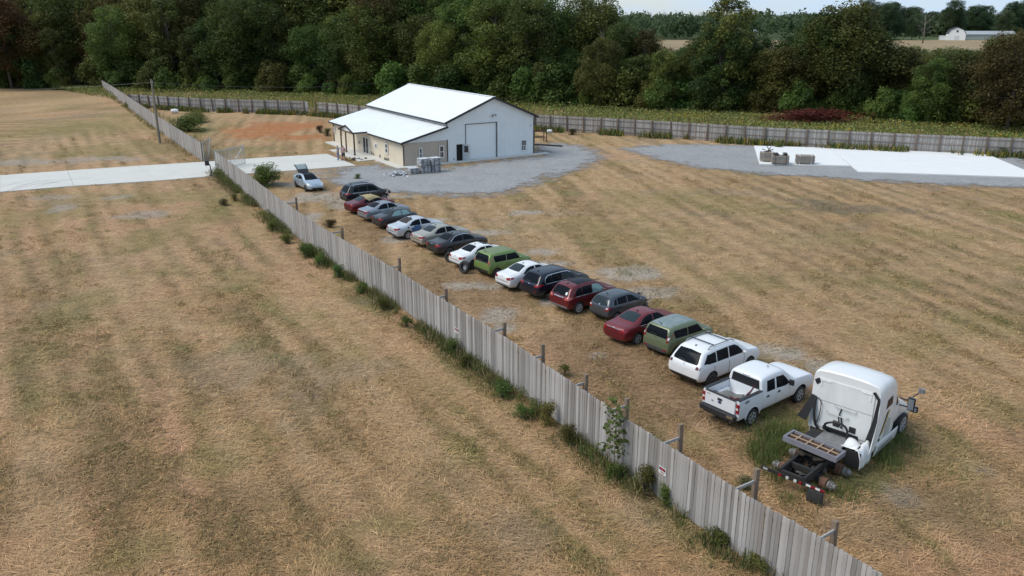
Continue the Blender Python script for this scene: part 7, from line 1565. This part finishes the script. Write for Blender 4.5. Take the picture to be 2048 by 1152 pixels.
# ---- people
def person(label, px, py, face, skin, shirt, legs, shoes, hair, shorts=False):
    x, y = G(px, py); t = thing('person', label, 'person', (x, y, .10), face)
    # joints: name -> (pos, radius); figure faces +X, z up
    J = [((0,0,.93),.135),((0,0,1.12),.125),((.0,0,1.32),.15),((0,0,1.46),.085),((.01,0,1.56),.065),((.02,0,1.66),.095),((.02,0,1.74),.085),
         ((0,.19,1.42),.07),((-.04,.26,1.16),.052),((.12,.20,1.02),.042),((.20,.12,1.0),.035),((0,-.19,1.42),.07),((-.04,-.26,1.16),.052),((.10,-.22,.98),.042),((.18,-.16,.96),.035),
         ((0,.10,.86),.105),((.03,.12,.49),.075),((-.01,.13,.10),.05),((.14,.15,.04),.04),((0,-.10,.86),.105),((.02,-.12,.49),.075),((-.02,-.14,.10),.05),((.13,-.17,.04),.04)]
    E_ = [(0,1),(1,2),(2,3),(3,4),(4,5),(5,6),(2,7),(7,8),(8,9),(9,10),(2,11),(11,12),(12,13),(13,14),(0,15),(15,16),(16,17),(17,18),(0,19),(19,20),(20,21),(21,22)]
    me = bpy.data.meshes.new('p'); me.from_pydata([j[0] for j in J], E_, []); o = bpy.data.objects.new('tmp', me); COL.objects.link(o)
    sk = o.modifiers.new('skin', 'SKIN'); sk.use_smooth_shade = True
    for i, (p, r_) in enumerate(J): me.skin_vertices[0].data[i].radius = (r_*1.25, r_*1.25*(1.25 if i in (0,1,2) else 1)); me.skin_vertices[0].data[i].use_root = (i == 0)
    ss = o.modifiers.new('s', 'SUBSURF'); ss.levels = 2
    body = eval_mesh(o); bpy.data.objects.remove(o)
    for p in body.polygons:
        z = p.center.z; arm = abs(p.center.y) > .15 and z > .9; mi = 0
        if z > 1.50: mi = 4 if (z > 1.70 or p.center.x < -.02) and z > 1.60 else 0
        elif arm: mi = 1 if z > 1.20 else 0
        elif z > .90: mi = 1
        elif z > (.50 if shorts else .09): mi = 2
        elif z > .09: mi = 0
        else: mi = 3
        p.material_index = mi; p.use_smooth = True
    link('body', body, t, [skin, shirt, legs, shoes, hair])
    mb = MB(); mb.tube([(.105,0,1.66),(.135,0,1.645)], [.018,.012], 6); mb.build('nose', skin, t)
    for s_ in (-1,1):
        for k in range(4): 
            mb = MB(); c0 = (.20,s_*(.13 if s_ > 0 else .16),.985-.02*k); mb.tube([c0, (c0[0]+.05,c0[1]-s_*.02,c0[2]-.01), (c0[0]+.07,c0[1]-s_*.045,c0[2]-.03)], [.011,.01,.008], 5); mb.build('finger', skin, t)
        mb = MB(); mb.tube([(.18,s_*.12,1.02),(.22,s_*.09,1.03)], [.013,.01], 5); mb.build('thumb', skin, t); mb = MB(); mb.box((.02,s_*.10,1.66), (.03,.02,.05)); mb.build('ear', skin, t)
    return t
SK = Mt('skin', (.42,.25,.18), .6, var=.05); HB = Mt('dark_hair', (.03,.022,.018), .8); HG = Mt('grey_hair', (.30,.29,.28), .8)
person('person in grey-blue shirt and blue jeans standing on the driveway', 677, 322, R(200), SK, Mt('shirt_blue', (.16,.19,.25), .9), Mt('jeans', (.10,.16,.27), .9, var=.2), BLACK, HG)
person('person in dusty pink shirt and dark shorts standing on the driveway', 687.5, 322.5, R(-100), SK, Mt('shirt_pink', (.40,.26,.24), .9), Mt('shorts_dark', (.025,.025,.03), .9), Mt('shoe_brown', (.14,.09,.06), .9), HB, True)
# house roof glimpsed through the wood
x, y = at_depth(487, 232); hr = thing('house', 'dark house roof glimpsed through the wood', 'house', (x, y, 0), R(10)); mb = MB(); mb.box((0,0,4), (12,9,8)); mb.build('wall', Mt('house_wall', (.35,.34,.33), .8), hr); mb = MB(); mb.add([(-6.6,-5.2,8),(6.6,-5.2,8),(6.6,0,12),(-6.6,0,12),(6.6,5.2,8),(-6.6,5.2,8)], [(0,1,2,3),(3,2,4,5)]); mb.build('roof', Mt('house_roof', (.06,.065,.08), .8), hr)
bpy.context.view_layer.update()
